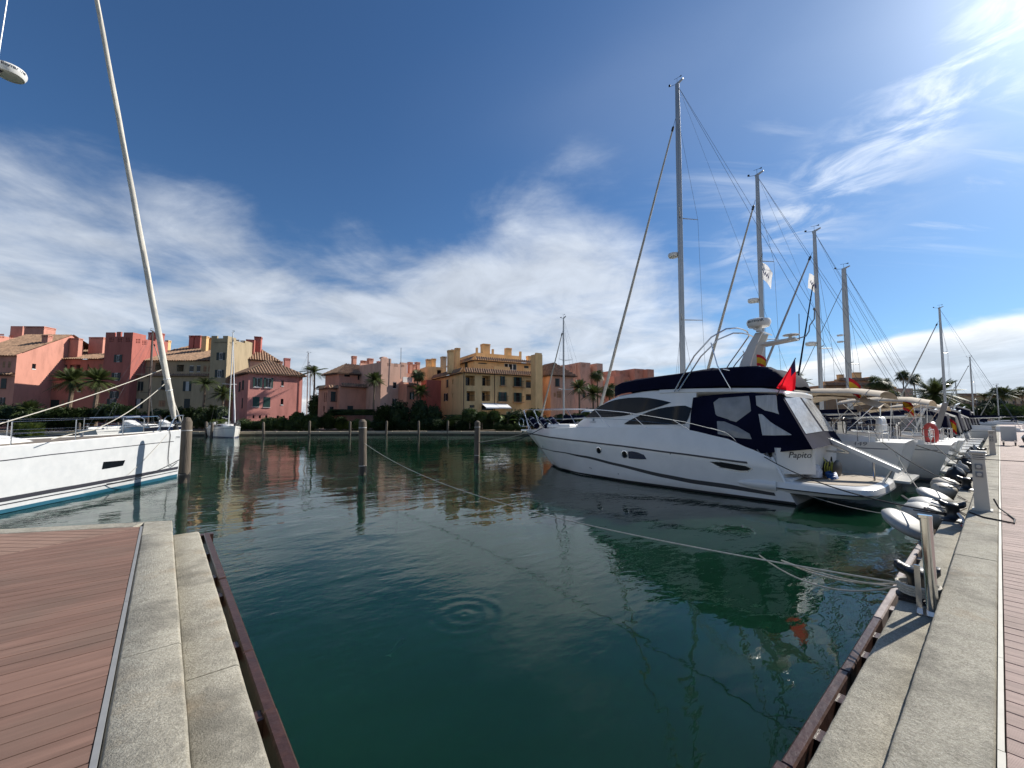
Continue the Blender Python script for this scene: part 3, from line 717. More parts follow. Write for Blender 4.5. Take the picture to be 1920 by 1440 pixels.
# portholes and hull windows
def porthole(px, py, rad, nm='porthole'):
    t, z = MH.find(px, py); p = MH.pt(t, z, -1, .004); q = MH.pt(t + .01, z, -1, .004); u = MH.pt(t, z + .05, -1, .004); n = (q - p).cross(u - p).normalized()
    if n.x > 0: n = -n
    b = MB(); b.lathe([(rad, -.02), (rad, .018), (rad * .78, .026), (rad * .74, .012)], p, n, 20); o = b.build(nm, M_steel, hull, smooth=40)
    b = MB(); b.lathe([(rad * .76, 0.0), (rad * .76, .014), (.001, .014)], p, n, 20); b.build('pane', M_glass, o)
porthole(1122.5, 844, .15); porthole(1171, 851.5, .165)
MH.patch([(1178, 846.5), (1185, 846), (1196, 848), (1207, 853), (1213, 861), (1200, 861.5), (1179, 859.5)], .012).build('hull_window', pm('blue_tint', (.02, .03, .06), .08, var=.1), hull)
o = MH.patch([(1329, 864.5), (1352, 865), (1398, 872.5), (1412, 878.5), (1404, 884.5), (1390, 885), (1350, 878)], .010).build('hull_window', M_steel, hull)
MH.patch([(1331, 866), (1352, 866.5), (1397, 874), (1409, 879), (1402, 882.5), (1389, 882.5), (1352, 876.5)], .016).build('pane', M_glass, o)
for x, y in ((1106, 877), (1109, 878), (1160, 888.5), (1257.5, 851)):
    t, z = MH.find(x, y); MB().lathe([(.018, -.01), (.02, .012), (.001, .014)], MH.pt(t, z, -1), (-1, 0, 0), 8).build('drain', M_black, hull)
MH.patch([(991, 815.5), (993, 816), (997, 823), (995.5, 823)], .01).build('anchor_pocket', M_black, hull)
# deck
M_deckw = pm('white_deck', (.74, .74, .72), .5, var=.04)
MH.deck(.30, 1.0, .02, .04).build('deck', M_deckw, my, smooth=True)
# swim platform
b = MB(); rows = []
outl = [(-2.12, 4.9), (-2.2, 4.3), (-2.16, 3.2), (-1.95, 2.62), (-1.5, 2.36), (-.7, 2.27), (.7, 2.27), (1.5, 2.36), (1.95, 2.62), (2.16, 3.2), (2.2, 4.3), (2.12, 4.9)]
for k, z in ((.90, .33), (.955, .36), (1.0, .50), (.985, .64), (.95, .70)):
    rows.append([Vector((AC + x * k, 4.9 + (y - 4.9) * (k if y < 4 else 1), z)) for x, y in outl])
b.loft(rows, True, True); plat = b.build('swim_platform', M_white, my, smooth=35)
b = MB(); b.prism([Vector((AC + x * .82, 4.75 + (y - 4.9) * .84, .702)) for x, y in outl], (0, 0, .012)); b.build('teak_decking', pm('pale_teak', (.40, .33, .25), .8, var=.15, scale=6), plat)
b = MB(); rows = [[Vector((AC + x * k, 4.9 + (y - 4.9) * (k if y < 4 else 1), z)) for x, y in outl] for k, z in ((1.004, .465), (1.008, .48), (1.004, .495))]
b.loft(rows, True); b.build('rub_strake', M_black, plat)
for sx in (-1, 1):                                                     # sponsons that run forward from the platform under the quarters
    b = MB(); rows = []
    for y, r_ in ((4.7, .15), (5.1, .15), (5.5, .12), (5.75, .07), (5.85, .01)):
        h = MH.half((y - B0) / BL, .45); rows.append([Vector((AC + sx * (h + r_ * .25 + .5 * r_ * math.cos(2*math.pi*j/10)), y, .53 + r_ * math.sin(2*math.pi*j/10))) for j in range(10)])
    b.loft(rows, True, True); b.build('sponson', M_white, my, smooth=True)
# transom bulkhead, stairs and cockpit floor
b = MB(); b.prism([Vector((AC - 1.15, 4.28, .55)), Vector((AC + 1.9, 4.28, .55)), Vector((AC + 1.9, 4.62, 1.86)), Vector((AC - 1.15, 4.62, 1.86))], (0, .5, 0)); tr = b.build('transom', M_white2, my)
for i in range(4):
    b = MB(); b.cbox((AC - 1.95, 4.3 + i * .26, .55 + i * .24), (AC - 1.16, 5.4, .79 + i * .24), .02); b.build('step', M_white2, my)
for sx in (-1, 1):
    b = MB(); b.tube([MH.pt(0.0, .6, sx, -.03), MH.pt(0.0, 1.0, sx, -.03), MH.pt(0.0, 1.42, sx, -.03)], .05, 8); b.build('quarter_coaming', M_white, my, smooth=True)
b = MB(); b.box((AC - 1.9, 5.1, 1.32), (AC + 1.9, 9.0, 1.38)); b.build('cockpit_floor', M_teak, my)
b = MB(); b.cbox((AC - 1.0, 5.1, 1.38), (AC + 1.7, 5.7, 1.85), .05); b.build('cockpit_seat', pm('cream_vinyl', (.62, .58, .50), .6), my)
b = MB(); b.lathe([(.02, 0), (.36, 0), (.36, .05), (.02, .06)], (AC + .2, 6.8, 2.05), n=20); b.tube([(AC + .2, 6.8, 1.38), (AC + .2, 6.8, 2.05)], .05); b.build('cockpit_table', M_white2, my)
qa, qb = Vector((AC - 1.98, 4.70, 0)), Vector((AC - 1.22, 3.86, 0)); qd = (qb - qa).normalized(); qn = Vector((-qd.y, qd.x, 0)); qn = -qn if qn.x > 0 else qn
b = MB(); b.prism([qa + Vector((0, 0, .9)), qb + Vector((0, 0, .9)), qb + Vector((0, 0, 1.76)), qa + Vector((0, 0, 1.72))], -qn * .3); nb = b.build('quarter_panel', M_white2, my)
b = MB(); b.prism([Vector((AC - 1.3, 3.95, 1.0)), Vector((AC + 1.7, 3.95, 1.0)), Vector((AC + 1.7, 3.88, 1.78)), Vector((AC - 1.3, 3.88, 1.78))], (0, .35, 0)); b.build('transom_coaming', M_white2, my)
text('Papito', .27, M_ink, nb, frame(qa.lerp(qb, .60) + qn * .006 + Vector((0, 0, 1.50)), qd, qn), .003, .25)
# ---- cabin shell
hwt = [(4.0, 1.78), (9, 1.80), (11, 1.72), (12.5, 1.48), (13.6, 1.12), (14.6, .55)]
zr_t = [(4.25, 3.56), (5.5, 3.74), (8, 3.82), (9.6, 3.83), (10.9, 3.70), (11.6, 3.50), (12.3, 3.22), (13.5, 2.60), (14.4, 2.14)]
def hw(y, z): return interp(hwt, y) - max(0, z - 2.1) * .17
def cab_ring(y, zlo=None):
    zt = interp(zr_t, y); z0 = (MH.S((y - B0) / BL) - .04) if zlo is None else zlo; zt = max(zt, z0 + .02); pr = []
    zs = [z0, z0 + (zt - z0) * .33, z0 + (zt - z0) * .66, z0 + (zt - z0) * .88]
    for z in zs: pr.append((hw(y, z), z))
    h = hw(y, zt); pr += [(h * .985, zt - .04 * min(1, zt - z0)), (h * .93, zt), (h * .6, zt + .03), (0, zt + .045)]
    return [Vector((AC - x, y, z)) for x, z in pr] + [Vector((AC + x, y, z)) for x, z in pr[-2::-1]]
b = MB(); ys = [7.45, 8, 8.5, 9, 9.4, 9.8, 10.2, 10.6, 11, 11.4, 11.8, 12.2, 12.6, 13, 13.4, 13.8, 14.2, 14.4]
b.loft([cab_ring(y) for y in ys]); b.poly(cab_ring(7.5)); cab = b.build('cabin', M_white, my, smooth=35)
# hardtop / flybridge deck overhanging the cockpit
b = MB(); rows = []
for y in (4.5, 4.56, 4.75, 5.2, 6.5, 8, 9.0):
    zt = interp(zr_t, y) - (.10 if y < 4.52 else (.04 if y < 4.6 else 0)); h = hw(y, zt) + .05; th = .10 + .16 * min(1, (y - 4.5) / .5)
    pr = [(0, zt - th), (h * .9, zt - th), (h, zt - th * .5), (h * .97, zt), (h * .6, zt + .035), (0, zt + .05)]
    rows.append([Vector((AC - x, y, z)) for x, z in pr] + [Vector((AC + x, y, z)) for x, z in pr[-2:0:-1]])
b.loft(rows, True, True); b.build('hardtop', M_white, my, smooth=40)
def cab_pt(px, py, off=.012):
    a = AC - 1.7
    for i in range(8):
        p = PA(px, py, a); a = AC - hw(p.y, p.z)
    return Vector((a - off, p.y, p.z))
c5 = lambda L_: [(960 + x / 4.8, 560 + y / 4.8) for x, y in L_]
def scan_panel(poly, fn, nx=22, ny=7):
    """panel that follows a curved side: outline filled column by column"""
    xs = [p[0] for p in poly]; x0, x1 = min(xs), max(xs); rows = []
    for i in range(nx + 1):
        x = x0 + (x1 - x0) * (0.004 + 0.992 * i / nx); ys = []
        for (ax, ay), (bx, by) in zip(poly, poly[1:] + poly[:1]):
            if (ax - x) * (bx - x) <= 0 and ax != bx: ys.append(ay + (by - ay) * (x - ax) / (bx - ax))
        rows.append([fn(x, min(ys) + (max(ys) - min(ys)) * k / ny) for k in range(ny + 1)])
    return rows
def cab_panel(pts, mat, nm, par, off=.022, th=.0):
    rows = scan_panel(pts, lambda x, y: cab_pt(x, y, off)); o = MB().loft(rows).build(nm, mat, par, smooth=True)
    MB().loft([[Vector((2*AC - p.x, p.y, p.z)) for p in r] for r in rows]).build(nm, mat, par, smooth=True); return o
w1 = c5([(660, 1070), (730, 1010), (800, 963), (880, 925), (950, 906), (1050, 892), (1150, 888), (1230, 893), (1300, 904), (1370, 918), (1435, 935), (1380, 955), (1300, 982), (1200, 1012), (1100, 1036), (1000, 1056), (850, 1067)])
w2 = c5([(1010, 1128), (1050, 1100), (1100, 1075), (1175, 1040), (1250, 1010), (1330, 988), (1400, 975), (1480, 966), (1560, 962), (1620, 985), (1600, 1050), (1570, 1125), (1400, 1133), (1200, 1133), (1020, 1133)])
cab_panel(w1, M_glass, 'side_window', cab); cab_panel(w2, M_glass, 'side_window', cab)
text('CRANCHI', .10, M_grey, cab, frame(cab_pt(1113, 791.5, .02), (0, -1, 0), (-1, 0, .17)), .001)
b = MB(); b.lathe([(.05, 0), (.05, .004), (.03, .006)], cab_pt(1113, 787.3, .014), (-1, 0, .15), 10); b.build('emblem', M_grey, cab)
# ---- navy cockpit enclosure
c6 = lambda L_: [(1280 + x / 4.364, 580 + y / 4.364) for x, y in L_]
enc = MB()
def side_a(y, z): return AC - (hw(y, z) + .02 + .10 * max(0, (2.4 - z)))
def enc_pt(px, py, off=0.0):
    a = AC - 1.7
    for i in range(8):
        p = PA(px, py, a); a = side_a(p.y, p.z)
    return Vector((a - off, p.y, p.z))
top = c6([(85, 722), (240, 700), (400, 688), (560, 680), (760, 684)]); bot = c6([(52, 1012), (200, 1062), (430, 1130), (640, 1180), (860, 1190)])
tp = [enc_pt(*q) for q in top]; bp = [enc_pt(*q) for q in bot]
bp[-1] = Vector((AC - 1.92, 3.74, 1.74)); tp[-1] = Vector((AC - 1.6, 4.62, 3.47))
mid = [tp[i].lerp(bp[i], .5) - Vector((.03, 0, 0)) for i in range(5)]
aft_t = [tp[-1], Vector((AC, 4.56, 3.52)), Vector((AC + 1.6, 4.62, 3.47))]; aft_b = [bp[-1], Vector((AC, 3.66, 1.80)), Vector((AC + 1.92, 3.74, 1.74))]
aft_m = [aft_t[i].lerp(aft_b[i], .5) for i in range(3)]
mir = lambda L_: [Vector((2*AC - p.x, p.y, p.z)) for p in L_]
enc.loft([tp, mid, bp]); enc.loft([mir(tp), mir(mid), mir(bp)]); enc.loft([aft_t, aft_m, aft_b])
encl = enc.build('cockpit_enclosure', M_navy, my, smooth=30)
M_vinyl = pm('clear_vinyl', (.36, .36, .35), .16, var=.3, scale=1.4, spec=.7, bump=.02, bscale=2.5, trans=.30)
M_vinyl2 = pm('clear_vinyl_creased', (.62, .62, .60), .16, var=.25, scale=2, spec=.7, bump=.03, bscale=2.2, stretch=(1, 4, .4), trans=.25)
def enc_panel(L_, mat, nm='clear_panel'):
    P = [enc_pt(x, y, .03) for x, y in c6(L_)]; cen = sum(P, Vector()) / len(P); b = MB()
    for i in range(len(P)): b.add([P[i], P[(i+1) % len(P)], cen - Vector((.03, 0, 0))], [(0, 1, 2)])
    o = b.build(nm, mat, encl); MBm = MB()
    for i in range(len(P)): MBm.add([mir([P[i]])[0], mir([P[(i+1) % len(P)]])[0], mir([cen])[0]], [(0, 1, 2)])
    MBm.build(nm, mat, encl); return o
enc_panel([(255, 762), (300, 727), (545, 708), (556, 770), (562, 832), (440, 922), (275, 876)], M_vinyl)
enc_panel([(283, 912), (345, 918), (450, 960), (550, 1018), (568, 1062), (430, 1050), (290, 1020)], M_vinyl)
enc_panel([(600, 708), (690, 702), (765, 700), (830, 830), (900, 975), (760, 880), (606, 785)], M_vinyl2)
enc_panel([(623, 858), (650, 858), (760, 930), (895, 1028), (760, 1032), (655, 1030)], M_vinyl2)
def lq_(A, Bq, u, v): return (A[0].lerp(A[1], u)).lerp(Bq[0].lerp(Bq[1], u), v) + Vector((0, -.02, .0))
for A, Bq in (((aft_t[0], aft_t[1]), (aft_b[0], aft_b[1])), ((aft_t[1], aft_t[2]), (aft_b[1], aft_b[2]))):
    b = MB(); b.loft([[lq_(A, Bq, u, v) for u in (.07, .5, .93)] for v in (.06, .4, .74)]); b.build('clear_panel', M_vinyl2, encl)
for x, y in c6([(265, 1100), (548, 1150), (628, 1160), (705, 1190), (775, 1195)]):
    p = enc_pt(x, y, .03); b = MB(); b.tube([p + Vector((0, .06, .06)), p - Vector((0, .05, .14))], .018, 5); b.build('strap', M_grey, encl)
# ---- flybridge canvas cover
b = MB(); rows = []
fly = [(11.75, 3.62, 3.9, .7), (11.5, 3.64, 4.2, 1.1), (11.0, 3.74, 4.28, 1.35), (10.2, 3.82, 4.34, 1.48), (9.4, 3.86, 4.40, 1.52), (8.4, 3.87, 4.46, 1.55), (7.2, 3.86, 4.52, 1.57), (6.2, 3.84, 4.50, 1.57), (5.6, 3.80, 4.52, 1.56), (5.1, 3.76, 4.42, 1.52), (4.8, 3.72, 4.26, 1.46), (4.6, 3.68, 4.05, 1.38), (4.5, 3.66, 3.78, 1.3)]
for i, (y, z0, z1, h) in enumerate(fly):
    zz = lambda q: z1 + .05 * math.sin(q * 9 + i * 1.7) * .5
    pr = [(h, z0), (h + .03, z0 + (z1 - z0) * .5), (h * .985, z0 + (z1 - z0) * .9), (h * .9, zz(1)), (h * .55, zz(2) + .03), (h * .2, zz(3) - .02), (-h * .2, zz(4)), (-h * .55, zz(5) + .03), (-h * .9, z1), (-h * .985, z0 + (z1 - z0) * .9), (-h - .03, z0 + (z1 - z0) * .5), (-h, z0)]
    rows.append([Vector((AC - x, y, z)) for x, z in pr])
b.loft(rows); fc = b.build('flybridge_cover', M_navy, my, smooth=45)
b = MB(); b.lathe([(.42, 0), (.36, .14), (.2, .26), (.01, .3)], (AC - .4, 7.3, 4.38), n=14, sx=1.0); b.build('covered_seat', M_navy, fc, smooth=True)
# ---- radar arch
arch = MB()
for sx in (-1, 1):
    rows = []
    for k, (y, z, x, wy, wx) in enumerate(((6.2, 4.2, .42, .44, .05), (6.05, 4.8, .40, .37, .045), (5.82, 5.4, .36, .30, .04), (5.6, 5.85, .3, .24, .035))):
        c = Vector((AC + sx * x, y, z)); rows.append([c + Vector((wx * a, wy * b_, 0)) for a, b_ in ((-1, -.5), (1, -.5), (1, .5), (-1, .5))])
    arch.loft(rows, True, True)
arch.prism([Vector((AC - .5, 5.42, 5.80)), Vector((AC + .5, 5.42, 5.80)), Vector((AC + .7, 5.66, 5.92)), Vector((AC - .7, 5.66, 5.92))], (0, 0, .06))
arch.prism([Vector((AC - .36, 5.6, 5.38)), Vector((AC + .36, 5.6, 5.38)), Vector((AC + .25, 4.5, 5.46)), Vector((AC - .25, 4.5, 5.46))], (0, 0, .07))
ar = arch.build('radar_arch', pm('arch_grey_white', (.58, .57, .54), .35, var=.05), my, smooth=30)
rp = PA(1412, 608, AC - .55); rp = Vector((AC - .3, 5.6, 6.2))
dome = radar_dome(ar, rp, .40)
b = MB(); b.tube([rp + Vector((0, 0, -.32)), rp + Vector((0, 0, -.14))], .10, 8); b.build('radar_post', M_white2, ar)
for k, ch in enumerate('Raymarine'):
    a = math.pi + .62 - k * .155; n = Vector((math.cos(a), math.sin(a), 0)); text(ch, .15, M_ink, dome, frame(rp + n * .402 + Vector((0, 0, .045)), (n.y * 1.0 if False else -n.y, n.x, 0), n), .002)
b = MB(); b.lathe([(.05, 0), (.24, .02), (.26, .05), (.22, .07), (.01, .08)], (AC - .2, 4.62, 5.58), n=18); b.tube([(AC - .2, 4.7, 5.42), (AC - .2, 4.62, 5.6)], .05); b.build('satellite_dome', M_white2, ar, smooth=40)
b = MB(); b.tube([(AC + .1, 4.45, 5.45), (AC + .1, 4.42, 6.4)], .014); b.tube([(AC - .3, 4.4, 5.45), (AC - .3, 4.15, 5.5), (AC - .32, 4.05, 5.65), (AC - .32, 4.02, 5.85), (AC - .32, 3.88, 6.05), (AC - .32, 3.86, 6.35)], .02); b.lathe([(.03, 0), (.05, .04), (.03, .08), (.001, .09)], (AC - .32, 3.86, 6.35), n=10); b.build('antenna', M_grey, ar)
# ---- folded bimini frame over the flybridge
b = MB()
for sx in (-1, 1):
    x = AC + sx * 1.62; X2 = AC + sx * 1.1
    b.tube([(x, 8.3, 3.72), (x, 8.0, 4.2), (x, 7.45, 5.05), (AC + sx * 1.45, 6.85, 5.72), (X2, 6.45, 6.02), (AC + sx * .5, 6.3, 6.12), (AC, 6.28, 6.13)], .028, 8)
    b.tube([(x, 8.15, 3.72), (x, 7.75, 4.25), (x, 7.2, 5.0), (AC + sx * 1.45, 6.6, 5.6), (X2, 6.2, 5.82), (AC + sx * .5, 6.1, 5.88), (AC, 6.08, 5.9)], .026, 8)
    b.tube([(x, 6.15, 3.70), (x, 6.6, 4.6), (AC + sx * 1.5, 6.85, 5.5)], .022, 6)
    b.tube([(x, 6.4, 4.45), (AC + sx * 1.4, 5.9, 4.3)], .02, 6)
b.build('bimini_frame', M_steel, my, smooth=True)
# ---- bow rails
pr_px = c5([(160, 992), (400, 992), (640, 992), (820, 1003), (1000, 1020), (1240, 1055), (1560, 1110), (1920, 1200)])[1:] + c6([(230, 970), (360, 1010), (420, 1058), (440, 1086)])
inb = .13
def rail_pt(px, py):
    a = AC - 2.1
    for i in range(10):
        p = PA(px, py, a); t = max(0, min(1, (p.y - B0) / BL)); a = AC - max(.05, MH.half(t, MH.S(t)) - inb)
    return p
tops = [rail_pt(x, y) for x, y in pr_px]
bowr = [Vector((AC - .02, 19.15, tops[0].z + .0)), Vector((AC - .42, 18.6, tops[0].z))]
for sx in (-1, 1):
    mm = (lambda p: p) if sx < 0 else (lambda p: Vector((2*AC - p.x, p.y, p.z)))
    b = MB(); b.tube([mm(p) for p in [bowr[1]] + tops], .017, 6)
    gd = lambda y: Vector((AC - max(.03, MH.half((y - B0) / BL, MH.S((y - B0) / BL)) - .05), y, MH.S((y - B0) / BL)))
    for y1, y0 in ((17.2, 16.2), (15.6, 14.7), (13.9, 13.0), (12.0, 11.1), (10.1, 9.3), (8.2, 7.5)):
        # top rail point at y1
        pt = None
        for q in range(len(tops) - 1):
            a_, c_ = tops[q], tops[q+1]
            if (a_.y - y1) * (c_.y - y1) <= 0: pt = a_.lerp(c_, (a_.y - y1) / (a_.y - c_.y))
        if pt is not None: b.tube([mm(pt), mm(gd(y0))], .014, 6)
    b.tube([mm(bowr[1]), mm(gd(18.1))], .016, 6); b.tube([mm(bowr[1] + Vector((0, .1, -.02))), mm(gd(17.8))], .016, 6)
    lowr = [mm(Vector((p.x, p.y, lerp(p.z, MH.S(min(1, (p.y - B0) / BL)), .5)))) for p in [bowr[1]] + tops[:6]]
    b.tube(lowr, .007, 5)
    b.build('guard_rail', M_steel, my, smooth=True)
b = MB()
for sx in (-1, 1):                                                    # pulpit loops
    c = Vector((AC + sx * .34, 18.95, 2.36)); b.tube([c + Vector((0, .22 * math.cos(a), .24 * math.sin(a))) for a in [i * math.pi / 8 for i in range(17)]], .016, 6)
b.tube([(AC - .34, 18.95, 2.12), (AC + .34, 18.95, 2.12)], .014, 6); b.build('pulpit', M_steel, my, smooth=True)
b = MB(); b.cbox((AC - .14, 18.3, 1.84), (AC + .14, 19.2, 1.93), .02); b.tube([(AC, 19.15, 1.86), (AC, 19.3, 1.7)], .06, 8); b.build('anchor_roller', M_steel, my)
b = MB()
for k in range(3): b.lathe([(.001, 0), (.16, .0), (.22, .10), (.2, .26), (.1, .34), (.001, .36)], (AC - .6 + k * .35, 17.0 - k * .35, 1.98), n=12)
b.build('deck_locker', M_white2, my, smooth=True)
# foredeck sun pad and cabin brow
b = MB(); b.cbox((AC - .9, 14.5, 2.12), (AC + .9, 16.4, 2.3), .06); b.build('sun_pad', M_white2, my)
# ---- passerelle
b = MB(); p0 = PA(1530, 814, AC + .3); p1 = PA(1688, 884, AC + .3)
M = frame(p0, p1 - p0, (0, 0, 1)); ln = (p1 - p0).length
b.cbox((0, -.21, -.03), (ln, .21, .05), .02, M); b.box((0, -.23, -.05), (ln, -.205, .08), M); b.box((0, .205, -.05), (ln, .23, .08), M); psr = b.build('gangway', pm('gangway_alloy', (.62, .62, .60), .35, .3), my)
b = MB(); b.tube([p0.lerp(p1, .72) + Vector((-.2, 0, 0)), Vector((p0.lerp(p1, .72).x - .2, p0.lerp(p1, .72).y, .64))], .03); q = p0.lerp(p1, .93); b.tube([q + Vector((-.2, 0, 0)), Vector((q.x - .2, max(q.y, 2.5), .6))], .03); b.build('support', M_steel, psr)
b = MB(); b.tube([p0.lerp(p1, .05) + Vector((0, 0, -.1)), p0.lerp(p1, .42) + Vector((0, 0, -.14))], .035); b.tube([p0 + Vector((0, .1, -.55)), p0.lerp(p1, .42) + Vector((0, 0, -.14))], .03); b.build('hydraulic_arm', M_steel, psr)
# ---- ensign
M_ens = bpy.data.materials.new('red_ensign_cloth'); M_ens.use_nodes = True
_n = M_ens.node_tree.nodes; _l = M_ens.node_tree.links; _d = _n.new('ShaderNodeBsdfDiffuse'); _t = _n.new('ShaderNodeBsdfTranslucent'); _m = _n.new('ShaderNodeMixShader'); _m.inputs[0].default_value = .5
for q in (_d, _t): q.inputs[0].default_value = (.78, .02, .035, 1)
_l.new(_d.outputs[0], _m.inputs[1]); _l.new(_t.outputs[0], _m.inputs[2]); _l.new(_m.outputs[0], _n['Material Output'].inputs[0])
EA = 15.38
fl0 = PA(1456, 742, EA); ft = PA(1492, 671, EA); stf = MB(); stf.tube([fl0, ft], .014)
fg = tag(stf.build('ensign', pm('varnished_staff', (.12, .05, .03), .4), None, org=fl0.copy()), 'red ensign hanging on a staff at the stern of the motor yacht', 'flag')
b = MB(); rows = []
top_e = [(1492, 671), (1484, 686), (1476, 700), (1467, 713), (1459, 724)]
bot_e = [(1492, 731), (1486, 734), (1478, 733), (1469, 731), (1458, 728)]
for i in range(13):
    u = i / 12; row = []
    for j in range(9):
        v = j / 8; q = v * 4; k = min(3, int(q)); g_ = q - k
        tx, ty = [lerp(top_e[k][c], top_e[k+1][c], g_) for c in (0, 1)]; bx, by = [lerp(bot_e[k][c], bot_e[k+1][c], g_) for c in (0, 1)]
        p = PA(lerp(tx, bx, u), lerp(ty, by, u), EA); p.x += -.06 + .10 * math.sin(u * 3 + v * 9) * u + .05 * math.sin(v * 17 + u * 4) * u; row.append(p)
    rows.append(row)
b.loft(rows)
b.mi = [1 if ((i // 8) < 5 and (i % 8) < 2) else 0 for i in range(len(b.f))]
b.build('cloth', [M_ens, pm('ensign_canton', (.05, .02, .09), .8, var=.5, scale=6)], fg, smooth=True)
spain_flag(Vector((AC - .62, 5.62, 5.0)), (0.1, -.6, 0), .34, .42, None, 'small red and yellow flag on the motor yacht radar arch')
# ---- navy fenders stowed in rail racks on the foredeck
for i, (x, y) in enumerate(((1010, 786), (1026, 786), (1044, 787))):
    base = Vector((AC - 1.05 + i * .25, 16.75 - i * .55, 2.10)); tp_ = base + Vector((-.05, .62, .55)); d = (tp_ - base)
    t_ = thing('fender', ('navy cloth covered fender stowed on the yacht bow, farthest forward', 'navy cloth covered fender stowed on the yacht bow, middle of three', 'navy cloth covered fender stowed on the yacht bow, farthest aft')[i], 'fender', base, 'navy covered fenders on the bow')
    b = MB(); b.lathe([(.03, -.02), (.13, .02), (.175, .12), (.18, .55), (.17, .72), (.12, .82), (.03, .86)], base, d, 14); b.build('cover', M_navy, t_, smooth=40)
    b = MB()
    for h in (.2, .6): b.lathe([(.186, h), (.192, h + .012), (.186, h + .024)], base, d, 14)
    b.tube([base + d.normalized() * .1 + Vector((-.19, 0, 0)), base + d.normalized() * .8 + Vector((-.19, 0, 0))], .009); b.build('rack', M_steel, t_)
# ---- things lying on the platform
hr = thing('hose_reel', 'black hose reel with yellow hose on the swim platform', 'hose reel', PA(1556, 899, AC + .1))
c = Vector((AC + .1, 3.75, 1.01)); b = MB()
for sx in (-.17, .17): b.lathe([(.27, -.012), (.285, 0), (.27, .012)], c + Vector((0, sx, 0)), (0.25, 1, 0), 18)
b.lathe([(.10, -.16), (.10, .16)], c, (0.25, 1, 0), 12); b.tube([c + Vector((-.2, 0, -.29)), c + Vector((-.15, 0, .2)), c + Vector((.1, 0, .36)), c + Vector((.2, 0, -.29))], .022); ORG[hr] = Vector((AC + .1, 3.75, .715)); hr.location = ORG[hr]
b.build('reel', M_black, hr, smooth=40)
b = MB(); M_hose = pm('yellow_hose', (.55, .52, .08), .5, var=.1)
pts = [c + Vector((.04 * math.sin(i * .3), -.13 + .26 * i / 60, 0)) + Vector(((.2 + .02 * math.sin(i)) * math.cos(i * .7), 0, (.2 + .02 * math.sin(i)) * math.sin(i * .7))) for i in range(61)]
pts += [c + Vector((.3, .1, .1)), c + Vector((.36, 0, -.15)), c + Vector((.34, -.1, -.27))]; b.tube(pts, .014, 5); b.tube([c + Vector((-.35, .3, .3)), c + Vector((-.3, .3, .55)), c + Vector((-.22, .25, .52)), c + Vector((-.15, .1, .2))], .014, 5); b.build('hose', M_hose, hr, smooth=True)
bb = thing('cable_coil', 'bundle of blue cable lying by the black hose reel', 'cable', (AC - .35, 3.7, .715))
b = MB()
for k in range(7): b.tube([Vector((AC - .35 + (.25 + .02 * (k % 3)) * math.cos(a) , 3.62 + .13 * math.sin(a) + .01 * k, .735 + .028 * k + .015 * math.sin(3 * a + k))) for a in [i * math.pi / 10 for i in range(21)]], .018, 5)
b.build('coil', pm('blue_cable', (.015, .09, .30), .5, var=.2), bb, smooth=True)
for lab, x, y, r_ in (('clear plastic wrapped fender bag on the yacht transom corner', AC - .75, 4.05, .24),):
    b = MB(); b.lathe([(.05, 0), (r_, .05), (r_ * 1.05, .25), (r_ * .8, .42), (.05, .48)], (x, y, .716), n=12); tag(b.build('plastic_bag', pm('crumpled_plastic', (.6, .6, .62), .2, var=.3, scale=8, bump=.04, bscale=9), None, smooth=True, org=Vector((x, y, .716))), lab, 'bag')
